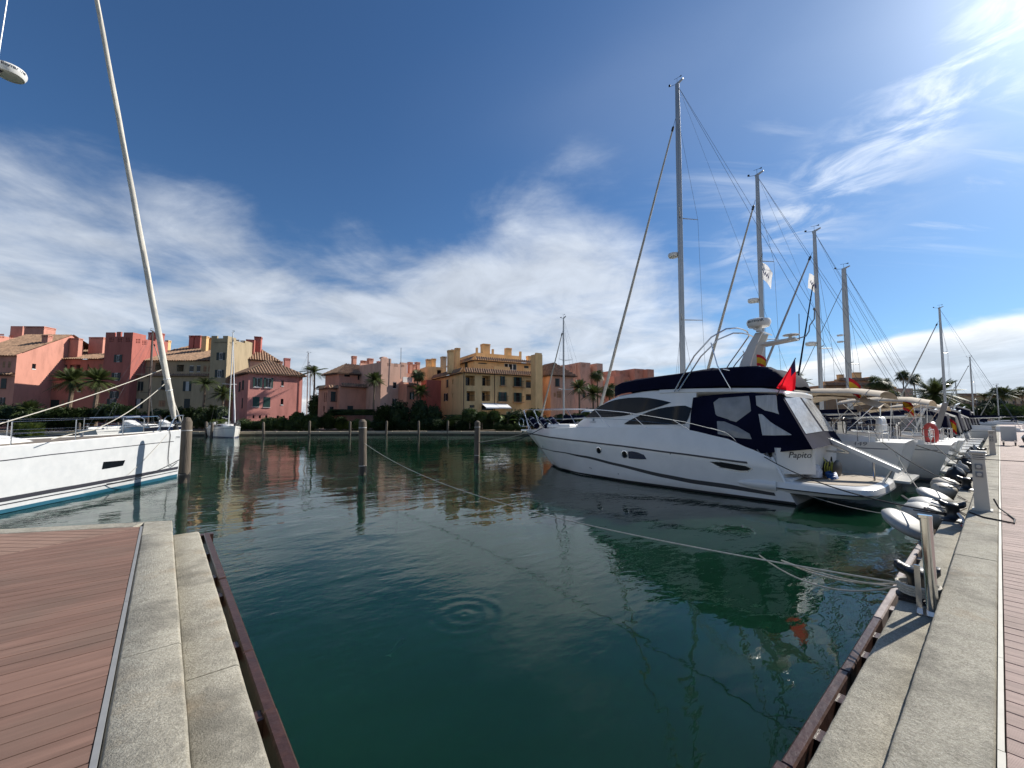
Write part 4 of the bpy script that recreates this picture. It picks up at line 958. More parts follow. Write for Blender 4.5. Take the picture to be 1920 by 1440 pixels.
# ------------------------------------------------------------------ sailing yachts
def lines_of(par, nm, segs, r=.006, mat=None):
    for sg in segs:
        b = MB(); b.tube(sg, r, 4); b.build(nm, mat or M_wire, par)
def sail_yacht(label, O, f, L, half, z_bow, z_stern, mast_x, mast_z, stay_z, genoa=M_sail, mast_mat=M_alu, boom=True, bimini=None, hood=M_navy, stripe=M_grey, group='sailing yachts moored along the right quay', spread=(.36, .62), rx=.14, full=True, dark_boom=M_navy, extra_stay=None, radar=None, side_only=False):
    h = Hull(O, f, L, [(0, half * .86), (.15, half * .95), (.4, half), (.6, half * .9), (.8, half * .55), (.92, half * .24), (1, 0)], [(0, z_stern), (.5, z_stern + .04), (1, z_bow)], [(0, .86), (.5, .9), (.8, .8), (1, .5)], L * .05, -.55, -.4, .7)
    t = thing('sailing_yacht', label, 'sailboat', h.O, group)
    hu = h.mesh(24, 8).build('hull', M_white, t, smooth=35)
    h.strip(lambda q: .02, lambda q: .12, 0, .97, .006).build('boot_stripe', stripe, hu, smooth=True)
    h.strip(lambda q: h.S(q) - .26, lambda q: h.S(q) - .22, .02, .97, .006).build('cove_stripe', stripe, hu, smooth=True)
    h.deck(0, 1, .02, .03).build('deck', M_deckw, t, smooth=True)
    zd = lambda x: h.S(x / L)
    # coachroof
    b = MB(); rows = []
    for x, w, z in ((L*.34, half*.62, .42), (L*.42, half*.62, .46), (L*.55, half*.52, .42), (L*.68, half*.34, .28), (L*.74, half*.22, .08)):
        rows.append([h.P(x, -w, zd(x) - .02), h.P(x, -w * .94, zd(x) + z * .75), h.P(x, -w * .8, zd(x) + z), h.P(x, 0, zd(x) + z + .06), h.P(x, w * .8, zd(x) + z), h.P(x, w * .94, zd(x) + z * .75), h.P(x, w, zd(x) - .02)])
    b.loft(rows); b.poly(rows[0]); cr = b.build('coachroof', M_white, t, smooth=35)
    for sx in (-1, 1):
        b = MB(); b.loft([[h.P(x, sx * (w * .97 + .012), zd(x) + a), h.P(x, sx * (w * .95 + .012), zd(x) + c)] for x, w, a, c in ((L*.37, half*.62, .14, .30), (L*.45, half*.60, .14, .32), (L*.55, half*.52, .14, .30), (L*.62, half*.42, .14, .2))]); b.build('cabin_window', M_glass, cr)
    # cockpit coamings and transom
    for sx in (-1, 1):
        b = MB(); b.loft([[h.P(x, sx * half * .80, zd(x) - .02), h.P(x, sx * half * .78, zd(x) + q), h.P(x, sx * half * .60, zd(x) + q), h.P(x, sx * half * .58, zd(x) - .02)] for x, q in ((.25, .16), (L*.12, .3), (L*.34, .42))]); b.build('coaming', M_white, t, smooth=35)
    b = MB(); b.prism([h.P(-.55, -half*.62, .32), h.P(-.55, half*.62, .32), h.P(.1, half*.66, .36), h.P(.1, -half*.66, .36)], (0, 0, .08)); b.build('bathing_platform', M_white, t)
    # mast and boom
    mb_ = h.P(mast_x, 0, zd(mast_x)); mt = h.P(mast_x - .012 * mast_z, 0, mast_z); b = MB(); mast_profile(b, mb_, mt, h.f, rx, rx * .62); ms = b.build('mast', mast_mat, t, smooth=40)
    b = MB(); b.prism([mt + h.f * .12 - Vector((0, 0, .1)), mt - h.f * .34 + Vector((0, 0, .10)), mt - h.f * .34 + Vector((0, 0, .16)), mt + h.f * .12 + Vector((0, 0, .04))], h.r * .08); b.build('masthead', mast_mat, ms)
    b = MB(); masthead(b, mt, h.f, .8); b.build('wind_vane', M_black, ms)
    at = lambda z: mb_.lerp(mt, (z - mb_.z) / (mt.z - mb_.z)); tips = []
    for q in spread:
        z = mb_.z + (mast_z - mb_.z) * q; c = at(z); w = half * (1.0 - .35 * q)
        for sx in (-1, 1):
            e = c + h.r * sx * w * .62 - h.f * w * .30 + Vector((0, 0, .06)); b = MB(); b.tube([c, e], [.035, .022], 6); b.build('spreader', mast_mat, ms); tips.append((sx, e))
    segs = []
    for sx in (-1, 1):
        ch = h.P(mast_x - .5, sx * half * .86, zd(mast_x)); pts = [ch] + [e for s_, e in tips if s_ == sx] + [at(stay_z)]
        segs += [[a, c] for a, c in zip(pts, pts[1:])]; segs.append([ch + h.f * .3, at(mb_.z + (mast_z - mb_.z) * spread[0])])
        segs.append([h.P(.15, sx * half * .7, zd(0)), at(mast_z * .62).lerp(mt, .99)])
    lines_of(ms, 'shroud', segs, .0075)
    bow = h.P(L - .35, 0, z_bow); hd = at(stay_z) + h.f * .14
    if genoa is not None:
        b = MB(); furled_sail(b, bow + (hd - bow) * .035, bow.lerp(hd, .965), .105); fs = b.build('furled_genoa', genoa, t, smooth=True)
        b = MB(); b.lathe([(.05, 0), (.12, .04), (.12, .16), (.05, .2)], bow, hd - bow, 10); b.tube([bow, bow.lerp(hd, .05)], .02); b.tube([bow.lerp(hd, .955), hd], .012, 5); b.lathe([(.03, -.25), (.07, -.2), (.07, .0), (.03, .06)], bow.lerp(hd, .975), hd - bow, 8); b.build('furler', M_black, fs)
    if extra_stay:
        b = MB(); p0 = h.P(mast_x + extra_stay, 0, z_bow); p1 = at(stay_z * .86) + h.f * .14; furled_sail(b, p0 + (p1 - p0) * .04, p0.lerp(p1, .97), .075); b.build('furled_staysail', M_navy, t, smooth=True)
    if boom:
        b = MB(); z = zd(mast_x) + 1.15; e = h.P(mast_x - L * .37, 0, z + .12); g = h.P(mast_x - .1, 0, z); b.tube([g, e], .075, 8); bo = b.build('boom', mast_mat, t, smooth=True)
        b = MB(); rows = []
        for i in range(9):
            q = i / 8; c = g.lerp(e, q * .97) + Vector((0, 0, .16 * (1 - q * .4))); rr = .2 * (1 - .45 * q) + .02 * math.sin(i * 2.1)
            rows.append([c + h.r * rr * .6 * math.cos(2*math.pi*j/10) + Vector((0, 0, rr * 1.05 * math.sin(2*math.pi*j/10))) for j in range(10)])
        b.loft(rows, True, True); b.build('sail_cover', dark_boom, bo, smooth=True)
        lines_of(bo, 'topping_lift', [[e, mt]], .005)
    # rails
    zt = .62; n = 7
    for sx in (-1, 1):
        tops = []
        for i in range(n):
            q = .05 + .85 * i / (n - 1); base = h.P(h.x(q, h.S(q)), sx * max(.05, h.half(q, h.S(q)) - .06), h.S(q)); tops.append(base + Vector((0, 0, zt)))
            if full:
                b = MB(); b.tube([base, base + Vector((0, 0, zt))], .013, 5); b.build('stanchion', M_steel, t)
        lines_of(t, 'lifeline', [tops, [p - Vector((0, 0, .3)) for p in tops]], .005, M_steel)
    for sx in (-1, 1):
        b = MB()
        for z in (.62, .32): b.tube([h.P(L*.05, sx*half*.82, z_stern + z), h.P(.05, sx*half*.78, z_stern + z), h.P(-.02, sx*half*.45, z_stern + z)], .014, 5)
        for x, y in ((L*.05, .82), (.05, .78), (-.02, .45)): b.tube([h.P(x, sx*half*y, z_stern - .02), h.P(x, sx*half*y, z_stern + .62)], .014, 5)
        b.build('pushpit', M_steel, t, smooth=True)
    b = MB()
    for z in (.66, .34): b.tube([h.P(L*.90, -half*.30, z_bow - .05 + z), h.P(L - .12, -.12, z_bow + z), h.P(L - .02, 0, z_bow + z), h.P(L - .12, .12, z_bow + z), h.P(L*.90, half*.30, z_bow - .05 + z)], .014, 5)
    for sx in (-1, 1): b.tube([h.P(L*.90, sx*half*.28, z_bow - .06), h.P(L*.90, sx*half*.30, z_bow + .6)], .014, 5); b.tube([h.P(L - .4, sx*.12, z_bow - .02), h.P(L - .12, sx*.12, z_bow + .66)], .014, 5)
    b.build('pulpit', M_steel, t, smooth=True)
    # steering wheels
    if full:
        for sx in (-1, 1):
            c = h.P(L*.11, sx*half*.42, z_stern + .52); b = MB(); u = Vector((0, 0, 1)); pts = [c + h.r * .36 * math.cos(a) + u * .36 * math.sin(a) for a in [i * math.pi / 10 for i in range(21)]]
            b.tube(pts, .018, 5)
            for a in range(5): b.tube([c, c + h.r * .36 * math.cos(a * 1.2566) + u * .36 * math.sin(a * 1.2566)], .008, 4)
            b.build('steering_wheel', M_black, t)
            b = MB(); b.cbox(tuple(c - Vector((.13, -.0, .55))), tuple(c + Vector((.13, .22, .2))), .04); b.build('binnacle', M_white, t)
    if bimini is not None:
        b = MB(); rows = []; zb = z_stern + 1.98
        for i, x in enumerate((L*.0, L*.06, L*.14, L*.22, L*.27)):
            dz = (-.18, .0, .05, .0, -.1)[i]; rows.append([h.P(x, half * y, zb + dz + q) for y, q in ((-.92, -.16), (-.85, -.04), (-.5, .06), (0, .1), (.5, .06), (.85, -.04), (.92, -.16))])
        b.loft(rows); bi = b.build('bimini', bimini, t, smooth=True)
        for sx in (-1, 1):
            for x0, x1 in ((L*.13, L*.02), (L*.13, L*.14), (L*.13, L*.26)):
                b = MB(); b.tube([h.P(x0, sx*half*.86, z_stern + .1), h.P(x1, sx*half*.86, zb - .06)], .014, 5); b.build('bow_tube', M_steel, bi)
    if hood is not None:
        b = MB(); rows = []
        for x, z, w in ((L*.44, .42, .58), (L*.42, .78, .60), (L*.385, 1.02, .6), (L*.34, 1.06, .6)): rows.append([h.P(x, half*w*y, zd(x) + z * q + .02) for y, q in ((-1, .25), (-.92, .8), (-.6, .98), (0, 1.03), (.6, .98), (.92, .8), (1, .25))])
        b.loft(rows); b.build('sprayhood', hood, t, smooth=40)
    if radar:
        c = at(radar) + h.f * .42; d = radar_dome(ms, c, .30); b = MB(); b.prism([c - h.f * .42 + Vector((0, 0, -.2)), c - h.f * .05 + Vector((0, 0, -.12)), c - h.f * .42 + Vector((0, 0, -.1))], h.r * .1); b.build('bracket', M_white2, d)
    return h, t, ms, at
UPY = (0, 1)
S1 = sail_yacht('large white sloop with cream bimini moored beside the motor yacht, tallest mast', (21.8, 2.75), UPY, 14.9, 2.2, 1.95, 1.80, 8.45, 22.0, 19.95, bimini=M_beige, stripe=M_grey, spread=(.31, .60), rx=.16, radar=11.9, hood=M_beige, dark_boom=M_beige)
S2 = sail_yacht('white sloop with cream bimini and red life ring, second from the motor yacht', (26.5, 1.9), UPY, 11.6, 1.95, 1.75, 1.55, 6.85, 17.2, 15.7, bimini=M_beige, spread=(.36, .66), rx=.13, radar=9.6, hood=M_navy, dark_boom=M_navy)
S3 = sail_yacht('white sloop with dark hood, third mast from the motor yacht', (31.1, 2.0), UPY, 10.4, 1.8, 1.6, 1.45, 5.1, 14.5, 13.2, bimini=None, genoa=pm('grey_sailcloth', (.30, .31, .33), .85, var=.2), spread=(.42,), rx=.12, extra_stay=1.8, radar=7.3, dark_boom=M_navy, full=False)
S4 = sail_yacht('white sloop with stout grey mast carrying two small domes, fourth mast', (35.4, 1.9), UPY, 9.6, 1.7, 1.55, 1.4, 4.6, 12.9, 11.9, bimini=M_beige, genoa=None, spread=(.42,), rx=.17, dark_boom=M_beige, full=False)
for z in (8.3, 7.85):
    b = MB(); c = S4[3](z) + Vector((0, .38, 0)); b.lathe([(.02, -.06), (.17, -.04), (.17, .05), (.02, .07)], c, n=12); b.tube([c, c - Vector((0, .35, 0))], .03); b.build('dome', M_white2, S4[2])
b = MB(); b.tube([S4[0].P(9.2, 0, 1.55), S4[3](11.9)], .02); b.build('forestay', M_wire, S4[1])
# lettering and gear on the neighbouring sloop
t_, z_ = S1[0].find(1612, 832); p = S1[0].pt(t_, z_, -1, .012)
text('449', .20, M_grey, S1[1], frame(p, (0, -1, 0), (-1, 0, -.05)), .002, .15, 1.5)
p2 = p + Vector((0, .95, 0)); text('SUN ODYSSEY', .09, M_grey, S1[1], frame(p2, (0, -1, 0), (-1, 0, -.05)), .002, 0, 1.6)
# white cloth hung over the pushpit and stowed outboard
for h_, lab, x, sx in ((S1[0], 'white horseshoe buoys in a holder on the large sloop pushpit', .15, -.35), (S2[0], 'white outboard cover hanging on the second sloop pushpit', .1, .5)):
    c = h_.P(x, sx * 2, h_.S(0) + .62); o = thing('horseshoe_buoy', lab, 'buoy', c)
    for k in (-.28, .28):
        b = MB(); b.tube([c + Vector((k, .05, 0)) + Vector((.18 * math.cos(a), 0, .26 * math.sin(a) - .05)) for a in [-.7 + i * (math.pi + 1.4) / 12 for i in range(13)]], .10, 8); b.build('pad', M_white2, o, smooth=True)
# red life ring
c = PA(1745, 813, 26.2); lr = MB(); lr_pts = [c + Vector((.05 * math.cos(a), -.17 * math.cos(a), .40 * math.sin(a))) for a in [i * math.pi / 12 for i in range(25)]]
lr.tube(lr_pts, .095, 8); tag(lr.build('life_ring', pm('faded_red_ring', (.52, .07, .06), .6, var=.15), None, smooth=True, org=c.copy()), 'faded red life ring on the stern rail of the second sloop', 'life ring')
# charter company flags under the spreaders
M_flagw = bpy.data.materials.new('white_flag_cloth'); M_flagw.use_nodes = True
_n = M_flagw.node_tree.nodes; _l = M_flagw.node_tree.links; _d = _n.new('ShaderNodeBsdfDiffuse'); _t = _n.new('ShaderNodeBsdfTranslucent'); _m = _n.new('ShaderNodeMixShader'); _m.inputs[0].default_value = .5
for q in (_d, _t): q.inputs[0].default_value = (.82, .81, .80, 1)
_l.new(_d.outputs[0], _m.inputs[1]); _l.new(_t.outputs[0], _m.inputs[2]); _l.new(_m.outputs[0], _n['Material Output'].inputs[0])
for pf, lab, ph in ((PA(1429, 492, 26.5), 'white charter flag with blue print below the spreader of the second mast', 0.4), (PA(1517, 512, 31.1), 'white charter flag with blue print below the spreader of the third mast', 1.7)):
    b = flag_mesh(pf, (0.1, -.75, -.5), (0, .12, -1), .75, .95, .14, 10, 10, ph); fo = tag(b.build('charter_flag', M_flagw, None, smooth=True, org=Vector(pf)), lab, 'flag', 'white charter flags')
    b2 = MB()
    for k in range(3): b2.tube([Vector(pf) + Vector((-.16, -.12 - .10 * k, -.55 - .1 * j - .12 * k)) + Vector((0, .03 * math.sin(j * 2), 0)) for j in range(4)], .022, 4)
    b2.build('print', pm('blue_print', (.03, .05, .22), .7, var=0), fo)
# tan awning spread aft of the sloops
def awning(label, px_poly, a_near, a_far, mat, sag=.25):
    P0 = [PA(x, y, a_near) for x, y in px_poly]; cen = sum(P0, Vector()) / len(P0); o = thing('awning', label, 'awning', Vector((cen.x, cen.y, cen.z - 1.2))); b = MB(); rows = []
    for k in range(7):
        q = k / 6; rows.append([Vector((lerp(a_near, a_far, q), p.y, p.z + sag * math.sin(math.pi * q) + .04 * math.sin(5 * q + i))) for i, p in enumerate(P0)])
    b.loft(rows); b.build('canvas', mat, o, smooth=True)
    for i in (0, len(P0) - 1):
        for a_ in (a_near + .1, a_far - .1):
            b = MB(); b.tube([Vector((a_, P0[i].y * .9 + cen.y * .1, 1.5)), Vector((a_, P0[i].y, P0[i].z))], .016, 5); b.build('pole', M_steel, o)
    return o
awning('sunlit tan awning stretched over the cockpit of the large sloop', [(1492, 752), (1530, 745), (1560, 745), (1600, 747), (1625, 757), (1650, 764)], 20.6, 23.2, M_beige, .14)
awning('long tan awning edge behind the second sloop', [(1610, 772), (1650, 768), (1690, 766), (1715, 762), (1726, 757)], 25.4, 28.0, M_beige, .1)
spain_flag(PA(1591, 708, 21.2), (0, -.8, -.3), .45, .62, None, 'red and yellow ensign hanging before the fourth mast', 1.1)
spain_flag(PA(1692, 748, 26.0), (0, -.8, -.2), .42, .5, None, 'red and yellow ensign above the tan awning edge', 2.0)
spain_flag(PA(1775, 783, 40.0), (0, -.8, -.2), .5, .8, None, 'red and yellow ensign beyond the red life ring', .3)
# ------------------------------------------------------------------ white racing cruiser off the left pier head
LF = Vector((math.sin(R(48)), math.cos(R(48)), 0)); LB = Vector((.70, 24.41, 0)); LL = 15.0
LH = Hull(LB - LF * LL, LF, LL, [(0, 1.95), (.2, 2.2), (.35, 2.25), (.5, 1.98), (.65, 1.48), (.8, .90), (.9, .46), (.97, .14), (1, 0)], [(0, 1.75), (.5, 1.88), (.8, 1.98), (1, 2.11)], [(0, .9), (.5, .97), (.8, .93), (1, .9)], .12, -.3, -.4, .8)
ly = thing('sailing_yacht', 'white racing cruiser with teal boot stripe and furled headsail beside the left pier', 'sailboat', LH.O)
M_lhull = pm('white_hull_caustic_mottle', (.58, .585, .58), .35, var=.06, scale=2.5, dirt_or_caustic=(.48, .50, .51), dscale=3.2, damt=.6)  # mottled tone paints the rippling light thrown up by the water
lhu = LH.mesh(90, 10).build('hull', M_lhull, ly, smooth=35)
M_teal = pm('teal_antifouling', (.008, .085, .135), .5, var=.1)
lz = lambda pts: (lambda tz: (lambda t: interp(tz, t)))(sorted(LH.find(x, y, 1) for x, y in pts))
LH.strip(lambda t: -.1, lambda t: .125, 0, .997, .012, (1, -1)).build('boot_stripe', M_teal, lhu, smooth=True)
LH.strip(lambda t: .245, lambda t: .275, 0, .997, .012, (1, -1)).build('boot_stripe', M_ink, lhu, smooth=True)
LH.strip(lambda t: .34, lambda t: .46, 0, .997, .012, (1, -1)).build('boot_stripe', M_ink, lhu, smooth=True)
cv = lz([(2, 864), (100, 852), (200, 841), (300, 830)])
LH.strip(lambda t: cv(t) - .014, lambda t: cv(t) + .014, .3, .965, .006, (1, -1)).build('cove_stripe', M_ink, lhu, smooth=True)
LH.patch([(193.8, 866), (235.4, 862.9), (231, 873), (190, 880)], .01, 1).build('hull_window', M_glass, lhu)
t_, z_ = LH.find(333.5, 820, 1); p = LH.pt(t_, z_, 1, .006); q = LH.pt(t_ + .01, z_, 1, .006); n_ = Vector((0, 0, 1)).cross(q - p); n_ = -n_ if n_.dot(LH.r) < 0 else n_
text('7ªPM4', .13, M_grey, lhu, frame(p, q - p, n_), .002, .2)
LH.deck(0, 1, .02, .06).build('deck', M_teak, ly, smooth=True)
b = MB(); rows = []
for i, t in enumerate([k / 20 for k in range(21)]):
    t = t * .995; rows.append([LH.P(LH.x(t, LH.S(t)), sx * max(0.02, LH.half(t, LH.S(t)) + o), LH.S(t) + dz) for sx, o, dz in ((1, .0, -.02), (1, -.01, .025), (1, -.05, .025), (1, -.06, -.02))])
b.loft(rows); rows2 = [[p - LH.r * 2 * (p - LH.O).dot(LH.r) for p in r_] for r_ in rows]; b.loft(rows2); b.build('toe_rail', M_white, ly, smooth=30)
# coachroof
b = MB(); rows = []
for x, w, z in ((5.0, 1.2, .5), (6.4, 1.2, .48), (7.6, 1.05, .40), (8.6, .85, .28), (9.3, .6, .06)):
    z0 = LH.S(x / LL) - .02; rows.append([LH.P(x, y * w, z0 + q * z) for y, q in ((-1, 0), (-.92, .7), (-.75, .95), (0, 1.05), (.75, .95), (.92, .7), (1, 0))])
b.loft(rows); b.poly(rows[0]); b.build('coachroof', M_white, ly, smooth=40)
# headsail furled on the forestay
mx = LL - 7.3; lm0 = LH.P(mx, 0, 1.9); lm1 = LH.P(mx - .3, 0, 27.5)
b = MB(); mast_profile(b, lm0, lm1, LF, .17, .11); lmast = b.build('mast', M_white2, ly, smooth=40)
bow = LH.P(LL - .32, 0, 2.13); slope = .263; head = LH.P(LL - .32 - slope * 22.8, 0, 2.13 + 22.8)
b = MB(); furled_sail(b, bow + (head - bow) * .022, bow.lerp(head, .99), .125, 90); fs = b.build('furled_headsail', pm('cream_sailcloth', (.62, .58, .50), .85, var=.15, scale=3, bump=.004, bscale=14), ly, smooth=True)
b = MB(); b.lathe([(.05, 0), (.1, .03), (.1, .2), (.04, .26)], bow - Vector((0, 0, .05)), head - bow, 12); b.tube([bow, bow.lerp(head, .03)], .022); b.build('furler_drum', M_black, fs)
b = MB()
for zq in (.125, .16):
    c = bow.lerp(head, zq * .62); d = (head - bow).normalized(); b.lathe([(.125, -.03), (.14, 0), (.125, .03)], c, d, 12)
b.build('sail_tie', M_white2, fs)
lines_of(lmast, 'stay', [[LH.P(mx - .2, .1, 1.95), LH.P(mx + .62, .05, 27)], [LH.P(mx - .5, 1.8, 1.85), LH.P(mx - .15, 0, 24)], [LH.P(mx - .5, -1.8, 1.85), LH.P(mx - .15, 0, 24)]], .012, M_white2)
# radar on the mast front
rc = LH.P(mx + .52, 0, 13.75); rd = radar_dome(lmast, rc, .38)
b = MB(); b.prism([LH.P(mx - .05, .1, 13.42), LH.P(mx + .3, .1, 13.56), LH.P(mx + .3, -.1, 13.56), LH.P(mx - .05, -.1, 13.42)], (0, 0, .06)); b.build('bracket', M_black, rd)
tocam = (Vector((0, 0, 0)) - Vector((rc.x, rc.y, 0))).normalized()
for k, ch in enumerate('Raymarine'):
    a = math.atan2(tocam.y, tocam.x) + .35 - (k - 4) * -.16 * -1; a = math.atan2(tocam.y, tocam.x) + .25 + (k - 4) * .165; n_ = Vector((math.cos(a), math.sin(a), 0)); text(ch, .15, M_ink, rd, frame(rc + n_ * .382 + Vector((0, 0, .045)), (-n_.y, n_.x, 0), n_), .002)
# rails
def lrail(px, py, side=1):
    t, z = LH.find(px, min(max(py, 806), 838), side); return t
tops = {}
for sx in (1, -1):
    pts = []
    for t in (.30, .42, .5305, .655, .78, .872):
        base = LH.P(LH.x(t, LH.S(t)), sx * max(.05, LH.half(t, LH.S(t)) - .07), LH.S(t)); tp = base + Vector((0, 0, .70)) - LH.r * sx * .02; pts.append(tp)
        if t < .87:
            b = MB(); b.tube([base, tp], .016, 6); b.build('stanchion', M_steel, ly)
    lines_of(ly, 'lifeline', [pts, [p - Vector((0, 0, .36)) for p in pts], [p - Vector((0, 0, .47)) for p in pts]], .006, M_steel)
    b = MB(); e = pts[-1]; t2 = .905; bs = LH.P(LH.x(t2, 2), sx * (LH.half(t2, 2) - .04), LH.S(t2))
    b.tube([pts[-2].lerp(e, .1), e, e.lerp(bs + Vector((0, 0, .7)), .6), bs + Vector((0, 0, .55)), bs], .018, 7)
    b.tube([pts[-2].lerp(e, .1) - Vector((0, 0, .36)), e - Vector((0, 0, .36)), bs + Vector((0, 0, .32))], .014, 6); b.build('bow_rail', M_steel, ly, smooth=True)
b = MB()
for sx in (1, -1): 
    bs = LH.P(LL * .935, sx * .26, 2.08); b.tube([bs, LH.P(LL * .955, sx * .24, 2.65), LH.P(LL * .962, sx * .22, 2.74), LH.P(LL - .1, sx * .1, 2.78), LH.P(LL - .02, 0, 2.78)], .018, 7); b.tube([LH.P(LL * .94, sx * .25, 2.38), LH.P(LL - .1, sx * .08, 2.45)], .014, 6)
b.tube([LH.P(LL - .06, 0, 2.1), LH.P(LL - .03, 0, 2.78)], .016, 6); b.build('pulpit', M_steel, ly, smooth=True)
# lines on the bow
def rope(name, label, pts, r, mat, group='mooring and running lines'):
    b = MB(); b.tube(pts, r, 6); o = b.build(name, mat, None, smooth=True, org=Vector(pts[0])); return tag(o, label, 'rope', group)
D0 = (LB.x * E1[1] + LB.y * E2[1])
rope('jib_sheet', 'pale sheet running from the furled headsail down to the left, upper of two', catenary(PY(314, 689, D0 - .4), PY(-40, 806, 11.5), .10), .016, M_rope)
rope('jib_sheet', 'pale sheet sagging from the furled headsail to the deck, lower of two', catenary(PY(318, 711, D0 - .4), PY(176, 806, 15), .22, 14) + catenary(PY(176, 806, 15), PY(95, 824, 12.6), -.02, 6)[1:], .016, M_rope)
bt = LH.find(315, 810, 1); bw = LH.pt(.955, 2.08, 1, .01)
rope('bow_line', 'grey line hanging in a loop down the white bow', [LH.pt(.935, 2.1, 1, -.05), LH.pt(.938, 2.13, 1, .03), LH.pt(.945, 1.9, 1, .03), LH.pt(.945, 1.4, 1, .025), LH.pt(.946, .9, 1, .03), LH.pt(.95, .62, 1, .05), LH.pt(.965, .52, 1, .06), LH.pt(.985, .66, 1, .06)], .014, pm('grey_rope', (.10, .10, .10), .9, var=.2))
rope('bow_line', 'dark line from the white bow aft along the waterline to the left pile', catenary(LH.pt(.74, .30, 1, .05), Vector((.72, 21.95, 1.05)), .18), .016, M_ropedk)
rope('bow_line', 'thin line from the left pile down to the water by the hull', catenary(LH.pt(.93, 1.95, 1, .02), LH.pt(.80, .5, 1, .05), .08), .008, M_rope)
# ------------------------------------------------------------------ harbour-side buildings
def stucco(n, c): return pm(n, c, 0.92, var=0.10, scale=0.35, spec=.2, dirt_or_caustic=tuple(q * .55 for q in c), dscale=1.1, damt=.6, bump=.01, bscale=6, stretch=(1, 1, .3))
M_salmon = stucco('salmon_stucco', (.60, .285, .215)); M_redst = stucco('red_stucco', (.44, .15, .12)); M_rust = stucco('rust_stucco', (.48, .19, .14))
M_buff = stucco('buff_stucco', (.42, .335, .215)); M_pinkst = stucco('rose_stucco', (.62, .27, .23)); M_ochre = stucco('ochre_stucco', (.80, .52, .255)); M_dusty = stucco('dusty_pink_stucco', (.60, .375, .29))
M_tan = stucco('tan_stucco', (.46, .28, .17)); M_sand = stucco('sand_stucco', (.45, .37, .27)); M_terra = stucco('terracotta_stucco', (.58, .28, .20))
M_tile = pm('roof_tile', (.30, .185, .115), .9, var=.45, scale=2.2, dirt_or_caustic=(.12, .085, .06), dscale=1.2, damt=.7)
M_shut = pm('dark_green_shutter', (.010, .022, .022), .6, var=.15); M_shutg = pm('green_shutter', (.012, .055, .045), .55, var=.15)
M_frame = pm('white_frame', (.70, .70, .68), .5, var=.04); M_pane = pm('window_pane', (.012, .014, .018), .08, var=.2, spec=.3); M_iron = pm('iron_railing', (.02, .02, .02), .5, var=0)
M_soff = pm('eaves_wood', (.10, .055, .035), .8, var=.2); M_curt = pm('pale_curtain', (.5, .5, .48), .8, var=.1)
GZ = 0.8
class Wall:
    """vertical plane through O along unit d (horizontal); outward normal n"""
    def __init__(s, O, d, n): s.O = Vector((O.x, O.y, 0)); s.d = Vector((d[0], d[1], 0)); s.n = Vector((n[0], n[1], 0))
    def uv(s, px, py):
        r = ray(px, py); C = Vector((0, 0, CAMZ)); t = (s.O - C).dot(s.n) / r.dot(s.n); p = C + r * t
        return (p - s.O).dot(s.d), p.z
    def P(s, u, z, o=0.0): return s.O + s.d * u + s.n * o + Vector((0, 0, z))
def facade(mb, W, u0, u1, z0, z1, holes):
    us = sorted({u0, u1} | {max(u0, min(u1, h[k])) for h in holes for k in (0, 1)}); zs = sorted({z0, z1} | {max(z0, min(z1, h[k])) for h in holes for k in (2, 3)})
    for a, b in zip(us, us[1:]):
        for c, d in zip(zs, zs[1:]):
            m, q = (a+b)/2, (c+d)/2
            if any(h[0] < m < h[1] and h[2] < q < h[3] for h in holes): continue
            mb.quad(W.P(a, c), W.P(b, c), W.P(b, d), W.P(a, d))
    for a, b, c, d, dep in holes:
        a, b = max(a, u0), min(b, u1)
        if b <= a or d <= c: continue
        for (p, q), (r_, s_) in (((a, c), (b, c)), ((b, c), (b, d)), ((b, d), (a, d)), ((a, d), (a, c))): mb.quad(W.P(p, q), W.P(r_, s_), W.P(r_, s_, -dep), W.P(p, q, -dep))
        mb.quad(W.P(a, c, -dep), W.P(b, c, -dep), W.P(b, d, -dep), W.P(a, d, -dep))
def wbox(W, a, b, c, d, o0, o1): return MB().prism([W.P(a, c, o0), W.P(b, c, o0), W.P(b, d, o0), W.P(a, d, o0)], W.n * (o1 - o0))
